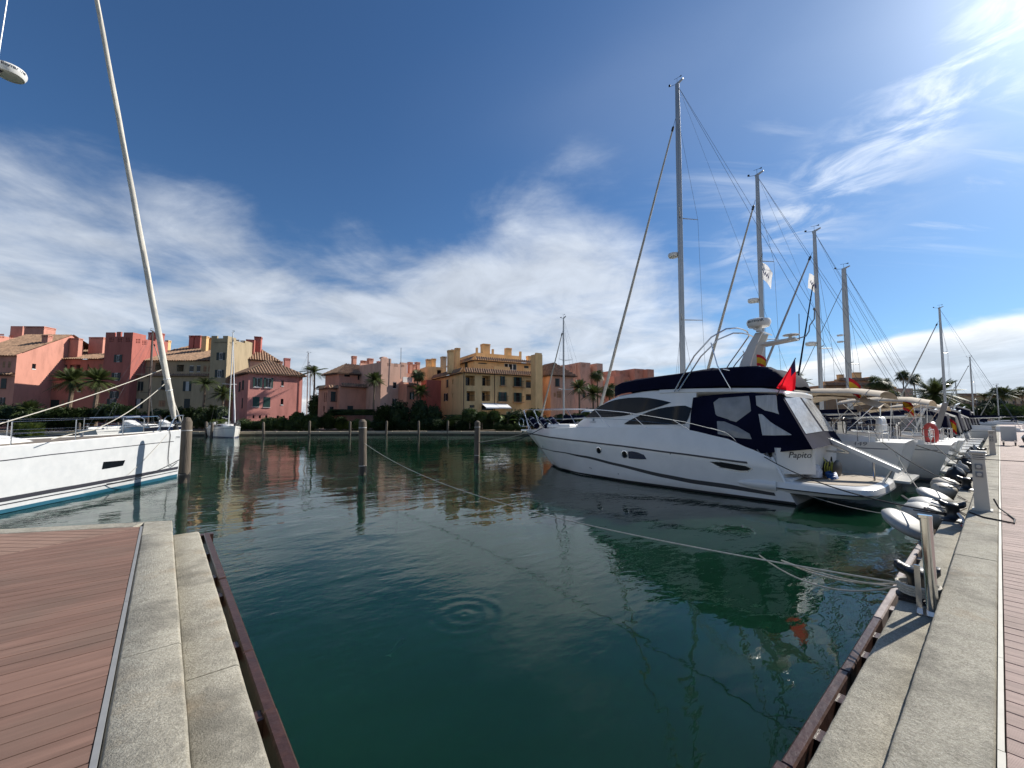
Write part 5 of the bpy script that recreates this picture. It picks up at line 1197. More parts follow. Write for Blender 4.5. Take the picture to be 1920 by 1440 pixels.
def window(bld, W, rect, kind):
    a, b, c, d, dep = rect; w = b - a; h = d - c
    if kind == 'sh':       # open shutters beside a pale narrow light
        o = wbox(W, a + w*.28, b - w*.28, c, d, -.10, -.02).build('window', M_frame, bld)
        wbox(W, a + w*.33, a + w*.49, c + h*.06, d - h*.06, -.03, -.012).build('pane', M_pane, o); wbox(W, a + w*.52, b - w*.33, c + h*.06, d - h*.06, -.03, -.012).build('pane', M_pane, o)
        wbox(W, a, a + w*.27, c - .04, d + .03, .015, .06).build('shutter', M_shut, o); wbox(W, b - w*.27, b, c - .04, d + .03, .015, .06).build('shutter', M_shut, o)
    elif kind == 'cu':     # shutters beside a curtained door
        o = wbox(W, a + w*.28, b - w*.1, c, d, -.10, -.02).build('window', M_curt, bld)
        wbox(W, a, a + w*.30, c - .04, d + .03, .015, .06).build('shutter', M_shut, o); wbox(W, b - w*.25, b, c - .04, d + .03, .015, .06).build('shutter', M_shut, o)
    elif kind in ('cl', 'cg'):   # closed shutters
        o = wbox(W, a, b, c, d, -.04, .04).build('window', M_shut if kind == 'cl' else M_shutg, bld)
        for k in range(1, 9): wbox(W, a + w*.04, b - w*.04, c + h*k/9 - .015, c + h*k/9 + .015, .03, .055).build('slat', M_shut if kind == 'cl' else M_shutg, o) if kind == 'cg' else None
        wbox(W, a - .06, b + .06, c - .10, c - .03, -.01, .12).build('sill', M_frame if kind == 'cg' else M_soff, o)
    elif kind == 'op':     # open folding shutters with window behind (pink house)
        o = wbox(W, a + w*.14, b - w*.14, c, d, -.14, -.08).build('window', M_frame, bld)
        wbox(W, a + w*.19, a + w*.48, c + h*.08, d - h*.05, -.09, -.065).build('pane', M_pane, o); wbox(W, a + w*.53, b - w*.19, c + h*.08, d - h*.05, -.09, -.065).build('pane', M_pane, o)
        for p, q in ((a, a + w*.16), (b - w*.16, b)): wbox(W, p, q, c - .03, d + .04, .015, .16).build('shutter', M_shutg, o)
        wbox(W, a, b, c - .09, c - .02, -.01, .16).build('sill', M_frame, o)
    elif kind == 'sm':
        o = wbox(W, a + .02, b - .02, c, d, -dep + .01, -dep + .05).build('window', M_pane, bld)
        wbox(W, a, b, c - .06, c + h*.1, -.02, .05).build('sill', M_frame, o)
    elif kind == 'wf':     # white framed casements
        o = wbox(W, a, b, c, d, -.10, -.05).build('window', M_frame, bld); n = max(1, round(w / .75))
        for k in range(n): wbox(W, a + w*k/n + w*.04, a + w*(k+1)/n - w*.04, c + h*.08, d - h*.08, -.06, -.035).build('pane', M_pane, o)
    elif kind == 'dk':
        wbox(W, a + .03, b - .03, c, d - .03, -dep + .01, -dep + .05).build('window', M_pane, bld)
    elif kind == 'lat':    # brick lattice screen
        o = wbox(W, a, b, c, d, -.14, -.12).build('lattice', M_soff, bld)
        for k in range(4): wbox(W, a, b, c + h*(k+.5)/4 - h*.055, c + h*(k+.5)/4 + h*.055, -.10, -.01).build('bar', M_tan, o)
        for k in range(4): wbox(W, a + w*(k+.5)/4 - w*.055, a + w*(k+.5)/4 + w*.055, c, d, -.115, -.015).build('bar', M_tan, o)
    elif kind == 'log':    # deep loggia with door and railing
        o = wbox(W, a + w*.3, b - w*.2, c, d - h*.12, -dep + .01, -dep + .06).build('door', M_pane, bld)
        wbox(W, a + .02, b - .02, c + .92, c + .98, -.09, -.05).build('railing', M_iron, bld)
        for k in range(int(w / .16)): wbox(W, a + .05 + k*.16, a + .065 + k*.16, c, c + .92, -.075, -.06).build('baluster', M_iron, o) if k % 2 == 0 else None
    elif kind == 'bal':    # french window with shutters and small balcony
        o = wbox(W, a + w*.25, b - w*.25, c, d, -.10, -.02).build('window', M_pane, bld)
        wbox(W, a + w*.1, a + w*.30, c, d, .015, .06).build('shutter', M_shutg, o); wbox(W, b - w*.30, b - w*.1, c, d, .015, .06).build('shutter', M_shutg, o)
        bo = wbox(W, a - .1, b + .1, c - .14, c, .0, .55).build('balcony', M_tan, bld)
        wbox(W, a - .08, b + .08, c + .9, c + .95, .48, .53).build('handrail', M_iron, bo)
        for k in range(int((w + .16) / .14)): wbox(W, a - .06 + k*.14, a - .04 + k*.14, c, c + .9, .495, .515).build('baluster', M_iron, bo)
def chimney(bld, c, w, d, z0, z1, mat, yaw, cap=True):
    M = Matrix.Translation((c.x, c.y, 0)) @ Matrix.Rotation(yaw, 4, 'Z'); h = z1 - z0
    b = MB(); b.box((-w/2, -d/2, z0), (w/2, d/2, z1 - .42), M); o = b.build('chimney', mat, bld)
    b = MB(); b.box((-w/2 - .05, -d/2 - .05, z1 - .42), (w/2 + .05, d/2 + .05, z1 - .34), M); b.box((-w/2 - .06, -d/2 - .06, z1 - .12), (w/2 + .06, d/2 + .06, z1), M); n = max(2, int(w / .28))
    for k in range(n + 1):
        x = -w/2 + w * k / n; b.box((x - .055, -d/2 + .002, z1 - .34), (x + .055, -d/2 + .1, z1 - .12), M); b.box((x - .055, d/2 - .1, z1 - .34), (x + .055, d/2 - .002, z1 - .12), M)
    b.box((-w/2 + .06, -d/2 + .12, z1 - .34), (w/2 - .06, d/2 - .12, z1 - .12), M); b.build('chimney_cap', mat, o)
    return o
def slope(mb, p0, p1, q1, q0, pitch=.42, amp=.085):
    """corrugated tile slope: eave p0-p1, top edge q0-q1 (may shrink to a point)"""
    p0, p1, q0, q1 = map(Vector, (p0, p1, q0, q1)); e = (p1 - p0); Le = e.length; e.normalize()
    v = (q0 - p0) - e * (q0 - p0).dot(e)
    if v.length < 1e-4: v = (q1 - p0) - e * (q1 - p0).dot(e)
    H = v.length; v.normalize(); nn = e.cross(v); nn = -nn if nn.z < 0 else nn; s0 = (q0 - p0).dot(e); s1 = (q1 - p0).dot(e)
    n = max(2, int(Le / pitch)); rows = []
    for i in range(n * 4 + 1):
        s = Le * i / (n * 4); h = H
        if s0 > 0 and s < s0: h = min(h, H * s / s0)
        if s1 < Le and s > s1: h = min(h, H * (Le - s) / (Le - s1))
        k = amp * (1 + math.cos(2 * math.pi * i / 4)) ; b = p0 + e * s + nn * k
        rows.append([b, b + v * h * .5, b + v * h])
    mb.loft(rows)
def hip_roof(bld, cs, z, rise, over=.45, ridge=0.5, mat=None):
    """cs: four plan corners in order; ridge runs along the longer way"""
    c = sum(cs, Vector()) / 4; E = []
    for k in range(4):
        a = (cs[k] - cs[k-1]).normalized(); b = (cs[k] - cs[(k+1) % 4]).normalized(); p = cs[k] + (a + b) * over; E.append(Vector((p.x, p.y, z)))
    l0 = (E[1] - E[0]).length; l1 = (E[2] - E[1]).length
    if l0 >= l1: m0, m1 = (E[0] + E[3]) / 2, (E[1] + E[2]) / 2; ln = l0; sh = l1
    else: m0, m1 = (E[0] + E[1]) / 2, (E[3] + E[2]) / 2; ln = l1; sh = l0
    k = min(.5, sh * ridge / ln); r0 = m0.lerp(m1, k) + Vector((0, 0, rise)); r1 = m0.lerp(m1, 1 - k) + Vector((0, 0, rise)); b = MB()
    if l0 >= l1: faces = ((E[0], E[1], r1, r0), (E[1], E[2], r1, r1), (E[2], E[3], r0, r1), (E[3], E[0], r0, r0))
    else: faces = ((E[0], E[1], r0, r0), (E[1], E[2], r1, r0), (E[2], E[3], r1, r1), (E[3], E[0], r0, r1))
    for f in faces: slope(b, *f)
    o = b.build('roof', mat or M_tile, bld, fixn=False)
    b = MB(); b.prism([p - Vector((0, 0, .12)) for p in E], (0, 0, .10)); b.build('eaves', M_soff, o)
    return o
class Block:
    """box of wall: front face from px x0 to x1, yaw psi (deg from X axis), front-left corner at forward distance D"""
    def __init__(s, bld, mat, x0, x1, ytop, D, psi, depth, F=(), Rt=(), Lf=(), z0=GZ, ztop=None, holesF=(), holesR=(), dw=.16):
        c = PY(x0, ytop, D); p = R(psi); s.d = Vector((math.cos(p), math.sin(p), 0)); s.e = Vector((-math.sin(p), math.cos(p), 0)); s.c = Vector((c.x, c.y, 0)); s.psi = p; s.bld = bld; s.mat = mat; s.z0 = z0
        s.W = Wall(s.c, s.d, -s.e); s.w = s.W.uv(x1, ytop)[0]; s.z1 = c.z if ztop is None else ztop; s.depth = depth
        s.WR = Wall(s.c + s.d * s.w, s.e, s.d); s.WL = Wall(s.c, s.e, -s.d); b = MB()
        def rects(W, L_):
            out = []
            for it in L_:
                x0_, y0_, x1_, y1_, k = it[:5]; u0, za = W.uv((x0_ + 0), y1_); u1, zb = W.uv(x1_, y0_); u0, u1 = min(u0, u1), max(u0, u1); za = W.uv((x0_ + x1_) / 2, y1_)[1]; zb = W.uv((x0_ + x1_) / 2, y0_)[1]
                dep = {'log': 1.5, 'dk': .22, 'sm': .2, 'hole': .16}.get(k, dw); out.append(((u0, u1, za, zb, dep), k))
            return out
        rF, rR, rL = rects(s.W, F), rects(s.WR, Rt), rects(s.WL, Lf)
        facade(b, s.W, 0, s.w, z0, s.z1, [r for r, k in rF]); facade(b, s.WR, 0, depth, z0, s.z1, [r for r, k in rR]); facade(b, s.WL, 0, depth, z0, s.z1, [r for r, k in rL])
        WB = Wall(s.c + s.e * depth, s.d, s.e); facade(b, WB, 0, s.w, z0, s.z1, [])
        b.poly([s.W.P(0, s.z1), s.W.P(s.w, s.z1), WB.P(s.w, s.z1), WB.P(0, s.z1)])
        s.o = b.build('wall', mat, bld, fixn=True)
        for W, L_ in ((s.W, rF), (s.WR, rR), (s.WL, rL)):
            for r, k in L_:
                if k != 'hole': window(bld, W, r, k)
    def corners(s, z): return [Vector((q.x, q.y, z)) for q in (s.c, s.c + s.d * s.w, s.c + s.d * s.w + s.e * s.depth, s.c + s.e * s.depth)]
    def hip(s, rise, over=.45, ridge=.5): return hip_roof(s.bld, s.corners(s.z1), s.z1 + .02, rise, over, ridge)
    def parapet(s, segs, th=.3, mat=None):
        """segs: [(px0, px1, ytop)] raised pieces of the front parapet; carried to the back too"""
        for a, b_, yt in segs:
            u0, z = s.W.uv(a, yt); u1, _ = s.W.uv(b_, yt); z = s.W.uv((a + b_) / 2, yt)[1]
            for W in (s.W, Wall(s.c + s.e * (s.depth - th), s.d, -s.e)): wbox(W, max(0, u0), min(s.w, u1), s.z1 - .002, z, -th, -.003).build('parapet', mat or s.mat, s.bld)
    def merlons(s, WW, segs, th=.3):
        for u0, u1, h in segs: wbox(WW, u0, u1, s.z1 - .002, s.z1 + h, -th, -.003).build('parapet', s.mat, s.bld)
    def strip(s, px, W=None, z=None, out=.5, h=.35, u0=None, u1=None):
        """band of roof tiles over a lower storey"""
        W = W or s.W; z = W.uv(*px)[1] if z is None else z; b = MB(); L_ = s.w if W is s.W else s.depth; u0 = 0 if u0 is None else u0; u1 = L_ if u1 is None else u1
        slope(b, W.P(u0, z, out), W.P(u1, z, out), W.P(u1, z + h, .02), W.P(u0, z + h, .02)); o = b.build('roof_strip', M_tile, s.bld, fixn=False); wbox(W, u0, u1, z - .10, z - .01, .005, out - .03).build('eaves', M_soff, o)
    def chim(s, x0, x1, ytop, back=2.0, d=.7, mat=None, z0=None):
        u0, z = s.W.uv(x0, ytop); W2 = Wall(s.c + s.e * back, s.d, -s.e); u0, z = W2.uv(x0, ytop); u1, _ = W2.uv(x1, ytop); c = W2.P((u0 + u1) / 2, 0)
        return chimney(s.bld, c + s.e * d / 2, max(.3, (u1 - u0) * .86), d, s.z0 + 2 if z0 is None else z0, z, mat or s.mat, s.psi)
q1 = lambda L_: [(x0 / 4.8, 580 + y0 / 4.8, x1 / 4.8, 580 + y1 / 4.8, k) for x0, y0, x1, y1, k in L_]
q2 = lambda L_: [(300 + x0 / 4.8, 580 + y0 / 4.8, 300 + x1 / 4.8, 580 + y1 / 4.8, k) for x0, y0, x1, y1, k in L_]
q3 = lambda L_: [(580 + x0 / 6.4, 600 + y0 / 6.4, 580 + x1 / 6.4, 600 + y1 / 6.4, k) for x0, y0, x1, y1, k in L_]
q4 = lambda L_: [(780 + x0 / 4.8, 600 + y0 / 4.8, 780 + x1 / 4.8, 600 + y1 / 4.8, k) for x0, y0, x1, y1, k in L_]
def holes(cx, cy, n=3, sx=1.9, sy=1.9, d=2.9):
    return [(cx + (i - 1) * d - sx/2, cy + (j - 1) * d - sy/2, cx + (i - 1) * d + sx/2, cy + (j - 1) * d + sy/2, 'hole') for i in range(n) for j in range(n)]
def bthing(label, px, D): p = PY(px, 790, D); return thing('building', label, 'building', Vector((p.x, p.y, GZ)), 'houses around the harbour')
# ---- A: salmon house with lit gable, far left
A = bthing('salmon house with sunlit gable at the far left', 60, 70)
psA = -38
ga = Block(A, M_salmon, -60, 32, 665.5, 68, psA, 13, F=q1([(20, 470, 50, 525, 'lat'), (70, 470, 102, 525, 'lat'), (5, 622, 62, 710, 'cl'), (0, 795, 50, 860, 'sh')]), Rt=q1([(285, 490, 325, 540, 'sm')]))
ga.strip((16, 703), out=.6, h=.3)
# gable: roof rises from the left eave to a ridge on the right
u_r, z_r = ga.WR.uv(135, 629); u_e, z_e = ga.WR.uv(157, 650); z_b = ga.z1
for off in (-.004,):
    b = MB(); b.poly([ga.WR.P(0, z_b, off), ga.WR.P(u_r, z_r, off), ga.WR.P(min(u_e, ga.depth), z_e, off), ga.WR.P(min(u_e, ga.depth), z_b, off)]); b.build('gable', M_salmon, A)
W0 = ga.WR; bk = -ga.w - .3
b = MB(); slope(b, W0.P(-.5, z_b - .18, .25), W0.P(-.5, z_b - .18, bk), W0.P(u_r, z_r + .05, bk), W0.P(u_r, z_r + .05, .25)); slope(b, W0.P(ga.depth + .3, z_e - .3, bk), W0.P(ga.depth + .3, z_e - .3, .25), W0.P(u_r, z_r + .05, .25), W0.P(u_r, z_r + .05, bk)); b.build('roof', M_tile, A, fixn=False)
for x0, x1, yt, back, z0 in ((82, 96, 629, 5.0, 7), (133, 154, 634.5, 8.5, 7)): 
    W2 = Wall(ga.c + ga.e * back, ga.d, -ga.e); u0, z = W2.uv(x0, yt); u1, _ = W2.uv(x1, yt); chimney(A, W2.P((u0 + u1) / 2, 0), (u1 - u0) * .8, .8, z0, z, M_salmon, ga.psi)
up = Block(A, M_salmon, -70, -30, 624, 80, psA, 16, Rt=sum([holes(x, y) for x, y in ((4, 630), (21.5, 633), (37, 635.5))], []))
up.chim(43, 86, 611.5, 1.0, 2.2)
u0, z = up.WR.uv(43, 611.5); u1, _ = up.WR.uv(86, 614); wbox(up.WR, u0, u1, up.z1 - 1, z, -2.5, -.02).build('parapet', M_salmon, A)
# ---- B: red terrace house and red tower
Bb = bthing('dark red terraced house and tower with slotted parapet behind the left yacht', 150, 74)
low = Block(Bb, M_rust, 68, 200, 706, 74, -40, 8, F=q1([(360, 650, 400, 710, 'wf'), (460, 660, 535, 710, 'lat'), (455, 815, 535, 880, 'cl'), (550, 815, 580, 870, 'lat'), (600, 815, 640, 870, 'lat'), (190, 800, 280, 845, 'sh') if False else (700, 700, 730, 740, 'sm')]))
low.strip((100, 704), out=.4, h=.25)
ter = Block(Bb, M_rust, 76, 200, 674, 76, -40, 8, F=q1([(500, 498, 605, 556, 'log'), (625, 498, 725, 556, 'log'), (785, 495, 800, 540, 'dk'), (885, 495, 925, 550, 'lat'), (415, 500, 440, 530, 'dk')]), z0=6)
u0, _ = ter.W.uv(85, 694); u1, _ = ter.W.uv(165, 694); z = ter.W.uv(110, 694)[1]
for k in range(4): wbox(ter.W, u0 + (u1 - u0) * k / 4 + .15, u0 + (u1 - u0) * (k + 1) / 4 - .15, z - .9, z + .05, .0, .2).build('balcony_wall', M_rust, Bb)
rf = ter.corners(ter.z1); b = MB(); slope(b, rf[0] - ter.e * .6, rf[1] - ter.e * .6 + ter.d * .0, rf[2] + Vector((0, 0, 3.2)), rf[3] + Vector((0, 0, 3.2))); b.build('roof', M_tile, Bb, fixn=False)
ter.chim(165, 196, 632, 3.5, 2.6, M_salmon)
tw = Block(Bb, M_redst, 198, 249, 631, 72, -40, 7.5, F=q1([(1025, 410, 1102, 475, 'sh'), (1003, 572, 1087, 640, 'sh'), (988, 738, 1072, 800, 'sh'), (960, 805, 1050, 885, 'sh')]) + sum([holes(x, 637) for x in (209, 224.5, 240)], []), Rt=sum([holes(x, y, 3) for x, y in ((259, 639.5), (270.5, 642.5))], []))
tw.merlons(tw.W, [(0, tw.w * .33, .75), (tw.w * .66, tw.w, .75), (tw.w*.40, tw.w*.55, .85)]); tw.merlons(tw.WR, [(0.31, tw.depth * .35, .75), (tw.depth * .62, tw.depth - .31, .35)])
tw.merlons(Wall(tw.c + tw.e * tw.depth, tw.d, tw.e), [(0, tw.w, .4)])
tw.chim(277, 298, 623, 10, 1.6, M_redst)
tr_ = Block(Bb, M_rust, 258, 300, 668, 78, -40, 6); tr_.strip((265, 672), out=.4)
# ---- C: buff house with tower
C = bthing('buff stucco house with battlemented tower behind the small sailboat', 330, 78)
lw = Block(C, M_buff, 246, 396, 705, 73.5, -40, 10, F=q1([(1240, 650, 1292, 730, 'cl'), (1645, 650, 1725, 735, 'cu'), (1200, 805, 1290, 890, 'cu'), (1655, 805, 1712, 890, 'cl'), (1425, 820, 1490, 875, 'lat'), (1450, 640, 1500, 720, 'cl')]))
lw.strip((300, 704.5), out=.45, h=.3)
um = Block(C, M_buff, 249, 396, 677, 75, -40, 9, F=q1([(1240, 505, 1310, 560, 'lat'), (1395, 480, 1480, 548, 'log'), (1590, 500, 1655, 560, 'log'), (1702, 505, 1745, 565, 'wf'), (1768, 505, 1805, 565, 'wf'), (1828, 508, 1860, 562, 'lat'), (1875, 508, 1892, 562, 'lat')]), z0=6.5)
rf = um.corners(um.z1); b = MB(); slope(b, rf[0] - um.e * .5 - um.d * .4, rf[1] - um.e * .5 + um.d * .2, rf[2] + Vector((0, 0, 4.3)), rf[3] + Vector((0, 0, 4.3)) + um.d * 3.0); b.build('roof', M_tile, C, fixn=False)
b = MB(); b.poly([rf[3] + um.d * 2, rf[2], rf[2] + Vector((0, 0, 4.2)), rf[3] + um.d * 3 + Vector((0, 0, 4.2))]); b.build('wall', M_buff, C)
for x0, x1, yt, m_, bk_ in ((354, 364, 629, M_redst, 7), (364.5, 377, 629, M_redst, 7), (377.5, 388, 630, M_ochre, 5), (389, 398, 633, M_ochre, 6), (310, 316, 638, M_ochre, 7)): um.chim(x0, x1, yt, bk_, .7, m_)
tc_ = Block(C, M_buff, 396, 427, 640, 73, -40, 7.0, F=q2([(508, 390, 588, 455, 'sh'), (493, 545, 577, 612, 'sh')]) + sum([holes(x, 639.5) for x in (404, 413, 422)], []), Rt=sum([holes(x, y, 3) for x, y in ((434.5, 640), (445, 641), (456, 642.5))], []))
tc_.z1 += 0
tc_.merlons(tc_.W, [(0, tc_.w * .35, 1.0), (tc_.w * .70, tc_.w, 1.0), (tc_.w*.35, tc_.w*.70, .55)]); tc_.merlons(tc_.WR, [(0.31, tc_.depth * .32, 1.0), (tc_.depth * .32, tc_.depth * .68, .5), (tc_.depth * .68, tc_.depth, 1.0)])
tc_.merlons(Wall(tc_.c + tc_.e * tc_.depth, tc_.d, tc_.e), [(0, tc_.w, 1.0)])
bh = Block(C, M_redst, 461, 477, 636, 80, -20, 5); bh.chim(476, 490.5, 630.5, 1, 1.2, M_redst)
# ---- D: rose house with hipped tile roof on the water
D_ = bthing('rose pink house with hipped tile roof and green shutters on the waterfront', 500, 70)
dm = Block(D_, M_pinkst, 466.5, 568, 699, 68, 7, 9.5, F=q2([(835, 615, 917, 700, 'op'), (933, 618, 1017, 705, 'op'), (1090, 640, 1116, 693, 'sm'), (833, 788, 897, 875, 'cg'), (928, 790, 994, 880, 'cg'), (1085, 806, 1112, 862, 'sm'), (833, 953, 852, 981, 'dk'), (889, 953, 910, 981, 'dk'), (946, 954, 968, 982, 'dk'), (1050, 956, 1072, 983, 'dk'), (1104, 956, 1126, 983, 'dk'), (1158, 958, 1180, 984, 'dk')]), Lf=q2([(738, 640, 758, 720, 'cl'), (708, 655, 728, 735, 'cl'), (735, 800, 748, 885, 'cl')]))
dm.hip(2.9, .55); dm.chim(534, 545.5, 671, 6, .8)
b = MB(); b.tube([dm.W.P(dm.w - .55, .9, .07), dm.W.P(dm.w - .55, dm.z1 - .1, .07)], .05); b.build('downpipe', M_redst, D_)
db = Block(D_, M_dusty, 459, 520, 674, 79, -4, 8, Lf=()); db.hip(2.6, .5); db.chim(521, 531, 677, 3, .7)
# ---- E: terracotta group in the middle
E_ = bthing('terracotta villa with stepped tower and palms left of the ochre block', 690, 68)
e1 = Block(E_, M_terra, 614.5, 638, 726, 66, 9, 3.2, F=q3([(255, 860, 318, 975, 'cl'), (325, 850, 355, 970, 'cl'), (240, 1040, 295, 1110, 'sm')]), Lf=q3([(175, 870, 190, 985, 'log'), (196, 870, 212, 985, 'log'), (165, 1030, 185, 1100, 'dk')]))
e1.strip((620, 728), out=.5, h=.5); e1.strip((620, 728), e1.WL, z=e1.z1 - .2, out=.5, h=.5)
e2 = Block(E_, M_terra, 638, 716, 724, 66.5, 9, 4.5, F=q3([(455, 1030, 525, 1090, 'cl'), (700, 1035, 735, 1090, 'cl'), (710, 855, 735, 910, 'sm'), (790, 855, 840, 915, 'lat')])); e2.strip((660, 725), out=.45, h=.5)
e3 = Block(E_, M_terra, 636, 716, 700, 68.5, 9, 5, F=q3([(420, 650, 490, 680, 'dk'), (580, 660, 640, 720, 'dk')]), z0=5); e3.hip(2.0, .5)
for x0, x1, yt, bk_ in ((662, 669.5, 667, 4), (679, 689, 675.5, 4), (691.5, 701, 671.5, 2.5), (710, 715, 677, 2)): e3.chim(x0, x1, yt, bk_, .7)
e4 = Block(E_, M_dusty, 715, 763.5, 679, 67, 9, 7, F=q3([(1003, 745, 1047, 825, 'wf'), (993, 945, 1042, 1025, 'sh')]) + sum([holes(x, y, 3, 1.4, 1.6, 2.2) for x, y in ((729, 683.5), (742.5, 684.5), (755, 685))], []))
e4.merlons(e4.W, [(0, e4.w * .37, .75), (e4.w * .74, e4.w, .35)]); e4.merlons(e4.WR, [(0, e4.depth, .35)]); e4.merlons(Wall(e4.c + e4.e * e4.depth, e4.d, e4.e), [(0, e4.w, .4)])
b = MB(); c_ = e4.W.P(e4.w * .18, e4.z1 + .75, -.8); b.lathe([(.75, 0), (.6, .2), (.3, .3), (.01, .33)], c_, n=12); b.build('dome', M_dusty, E_, smooth=True)
e5 = Block(E_, M_terra, 763, 782, 720, 68, 9, 7, F=q3([(1203, 870, 1257, 950, 'cu')])); e5.strip((770, 724), out=.6, h=.5)
e6 = Block(E_, M_terra, 763, 790, 700, 71, 9, 6, z0=5); 
for x0, x1, yt in ((768, 774.5, 678.5), (775, 780, 683), (781.5, 788, 678.5)): e6.chim(x0, x1, yt, 1, .7)
wbox(e5.W, .2, e5.w, e5.z1 + .4, e5.z1 + 1.3, -1.6, -1.4).build('balustrade', M_frame, E_)
# ---- F: big ochre apartment block
F_ = bthing('ochre four-storey apartment block with white awnings across the water', 900, 70)
psF = -11
f0 = Block(F_, M_ochre, 869, 1013, 697, 66, psF, 15, F=q4([(445, 500, 530, 590, 'log'), (595, 503, 670, 592, 'log'), (455, 640, 530, 730, 'log'), (592, 640, 668, 730, 'log'), (756, 505, 802, 590, 'bal'), (873, 515, 957, 600, 'bal'), (733, 650, 822, 735, 'bal'), (873, 655, 957, 738, 'bal'), (990, 545, 1110, 612, 'log'), (990, 668, 1105, 722, 'log'), (482, 765, 528, 790, 'dk'), (590, 770, 700, 812, 'dk')]), Lf=q4([(253, 662, 290, 728, 'sh'), (275, 537, 291, 603, 'cl'), (325, 535, 335, 580, 'dk'), (325, 660, 333, 705, 'dk')]))
f0.strip((900, 697), z=f0.z1 - .1, out=.55, h=.75); f0.strip((850, 700), f0.WL, z=f0.z1 - .1, out=.55, h=.75)
f1 = Block(F_, M_ochre, 890, 1005, 674, 69, psF, 12, F=q4([(795, 392, 907, 450, 'wf'), (973, 413, 1012, 457, 'cl'), (560, 385, 640, 395, 'dk')]), Lf=q4([(440, 387, 465, 428, 'cl'), (360, 410, 378, 450, 'lat'), (305, 420, 337, 470, 'cl')]), z0=8)
f1.strip((900, 672), z=f1.z1 - .1, out=.6, h=.6); f1.strip((850, 672), f1.WL, z=f1.z1 - .1, out=.6, h=.6)
for p0_, p1_ in ((930, 960), (985, 1003)):
    u0, _ = f0.W.uv(p0_, 695); u1, _ = f0.W.uv(p1_, 695); wbox(f0.W, u0, u1, f0.z1 + .65, f0.z1 + 1.35, -.9, -.7).build('balcony_wall', M_ochre, F_)
f2 = Block(F_, M_ochre, 893, 978, 661, 73, psF, 8, z0=12); f2.merlons(f2.W, [(0, .35, .9), (3.2, 3.55, .9), (f2.w - .4, f2.w, .9), (f2.w * .62, f2.w * .62 + .6, 1.0)])
f2.chim(905, 920, 644, 1.2, 1.2); f2.chim(950, 960, 652, 1.2, 1.0)
f1.chim(841, 852, 656, 2, .8); f1.chim(855, 863.5, 652, 4, .8); f1.chim(990, 997.5, 667, 3, .8); f1.chim(847, 853, 655, 6, .8)
f3 = Block(F_, M_ochre, 1004, 1017, 664, 68, psF, 1.5); f3.merlons(f3.W, [(.1, f3.w - .1, .25)])
fl = Block(F_, M_ochre, 801, 830, 687, 78, psF, 10, F=q4([(190, 450, 228, 500, 'dk')])); fl.chim(800, 810, 673, 1, .8); fl.chim(810, 818, 672, 1.5, .8); fl.chim(829, 838, 668, 2, 1.2, M_sand)
fd = Block(F_, M_redst, 800, 829, 712, 74, psF, 6)
for a_, b_ in ((902, 931), (927, 949)):
    u0, z = f0.W.uv(a_, 757); u1, _ = f0.W.uv(b_, 757); zz = f0.W.uv(a_, 764)[1]; mb = MB(); mb.loft([[f0.W.P(u0, z + .1, .02), f0.W.P(u1, z + .1, .02)], [f0.W.P(u0 + .2, zz, 1.5), f0.W.P(u1 + .2, zz, 1.5)], [f0.W.P(u0 + .2, zz - .18, 1.5), f0.W.P(u1 + .2, zz - .18, 1.5)]]); mb.build('awning', pm('white_awning', (.8, .8, .8), .8, var=.03), F_)
for u in (.05, 5.6): 
    mb = MB(); mb.tube([f0.W.P(u, .9, .08), f0.W.P(u, f0.z1, .08)], .06); mb.build('downpipe', M_soff, F_)
# ---- G: dusty pink houses behind the bow of the motor yacht
G_ = bthing('dusty pink house with low tiled roof beside the ochre block', 1050, 78)
g1 = Block(G_, M_dusty, 1032, 1075, 704, 76, -13, 9, F=q4([(1253, 527, 1290, 595, 'cl'), (1267, 640, 1308, 700, 'lat'), (1240, 655, 1258, 690, 'lat')])); g1.hip(2.8, .6)
g1b = Block(G_, M_dusty, 1013, 1033, 706, 78, -13, 6); g1b.strip((1020, 706), out=.4)
g3 = Block(G_, M_dusty, 1072, 1120, 725, 80, -13, 8, F=q4([(1500, 655, 1530, 700, 'dk')])); g3.strip((1080, 727), out=.5, h=.6)
G2 = bthing('dusty pink battlemented tower behind palms near the motor yacht bow', 1100, 90)
g2 = Block(G2, M_dusty, 1080, 1130, 690, 92, -13, 9, F=sum([holes(x, y, 3, 1.3, 1.5, 2.0) for x, y in ((1085, 692.5), (1093, 693), (1117, 692))], []))
g2.merlons(g2.W, [(0, g2.w * .08, 1.2)]); g2c = Block(G2, M_dusty, 1057, 1081, 684, 93, -13, 8); g2d = Block(G2, M_dusty, 1088, 1107, 679, 91, -13, 6, F=holes(1095, 686, 3, 1.3, 1.5, 2.0)); g2e = Block(G2, M_dusty, 1119, 1130, 681, 91.5, -13, 6)
G3 = bthing('terracotta battlemented house half hidden by the navy flybridge cover', 1190, 100)
g4 = Block(G3, M_terra, 1152, 1226, 705, 100, -13, 10, F=[(1170, 712, 1180, 726, 'lat'), (1200, 712, 1210, 726, 'lat')]); g5 = Block(G3, M_terra, 1154, 1180, 694, 101, -13, 7, F=holes(1166, 699, 3, 1.2, 1.4, 2.0)); g6 = Block(G3, M_terra, 1190, 1208, 691, 101, -13, 7, F=holes(1198, 697, 3, 1.2, 1.4, 2.0)); g7 = Block(G3, M_terra, 1214, 1226, 692, 101, -13, 7)
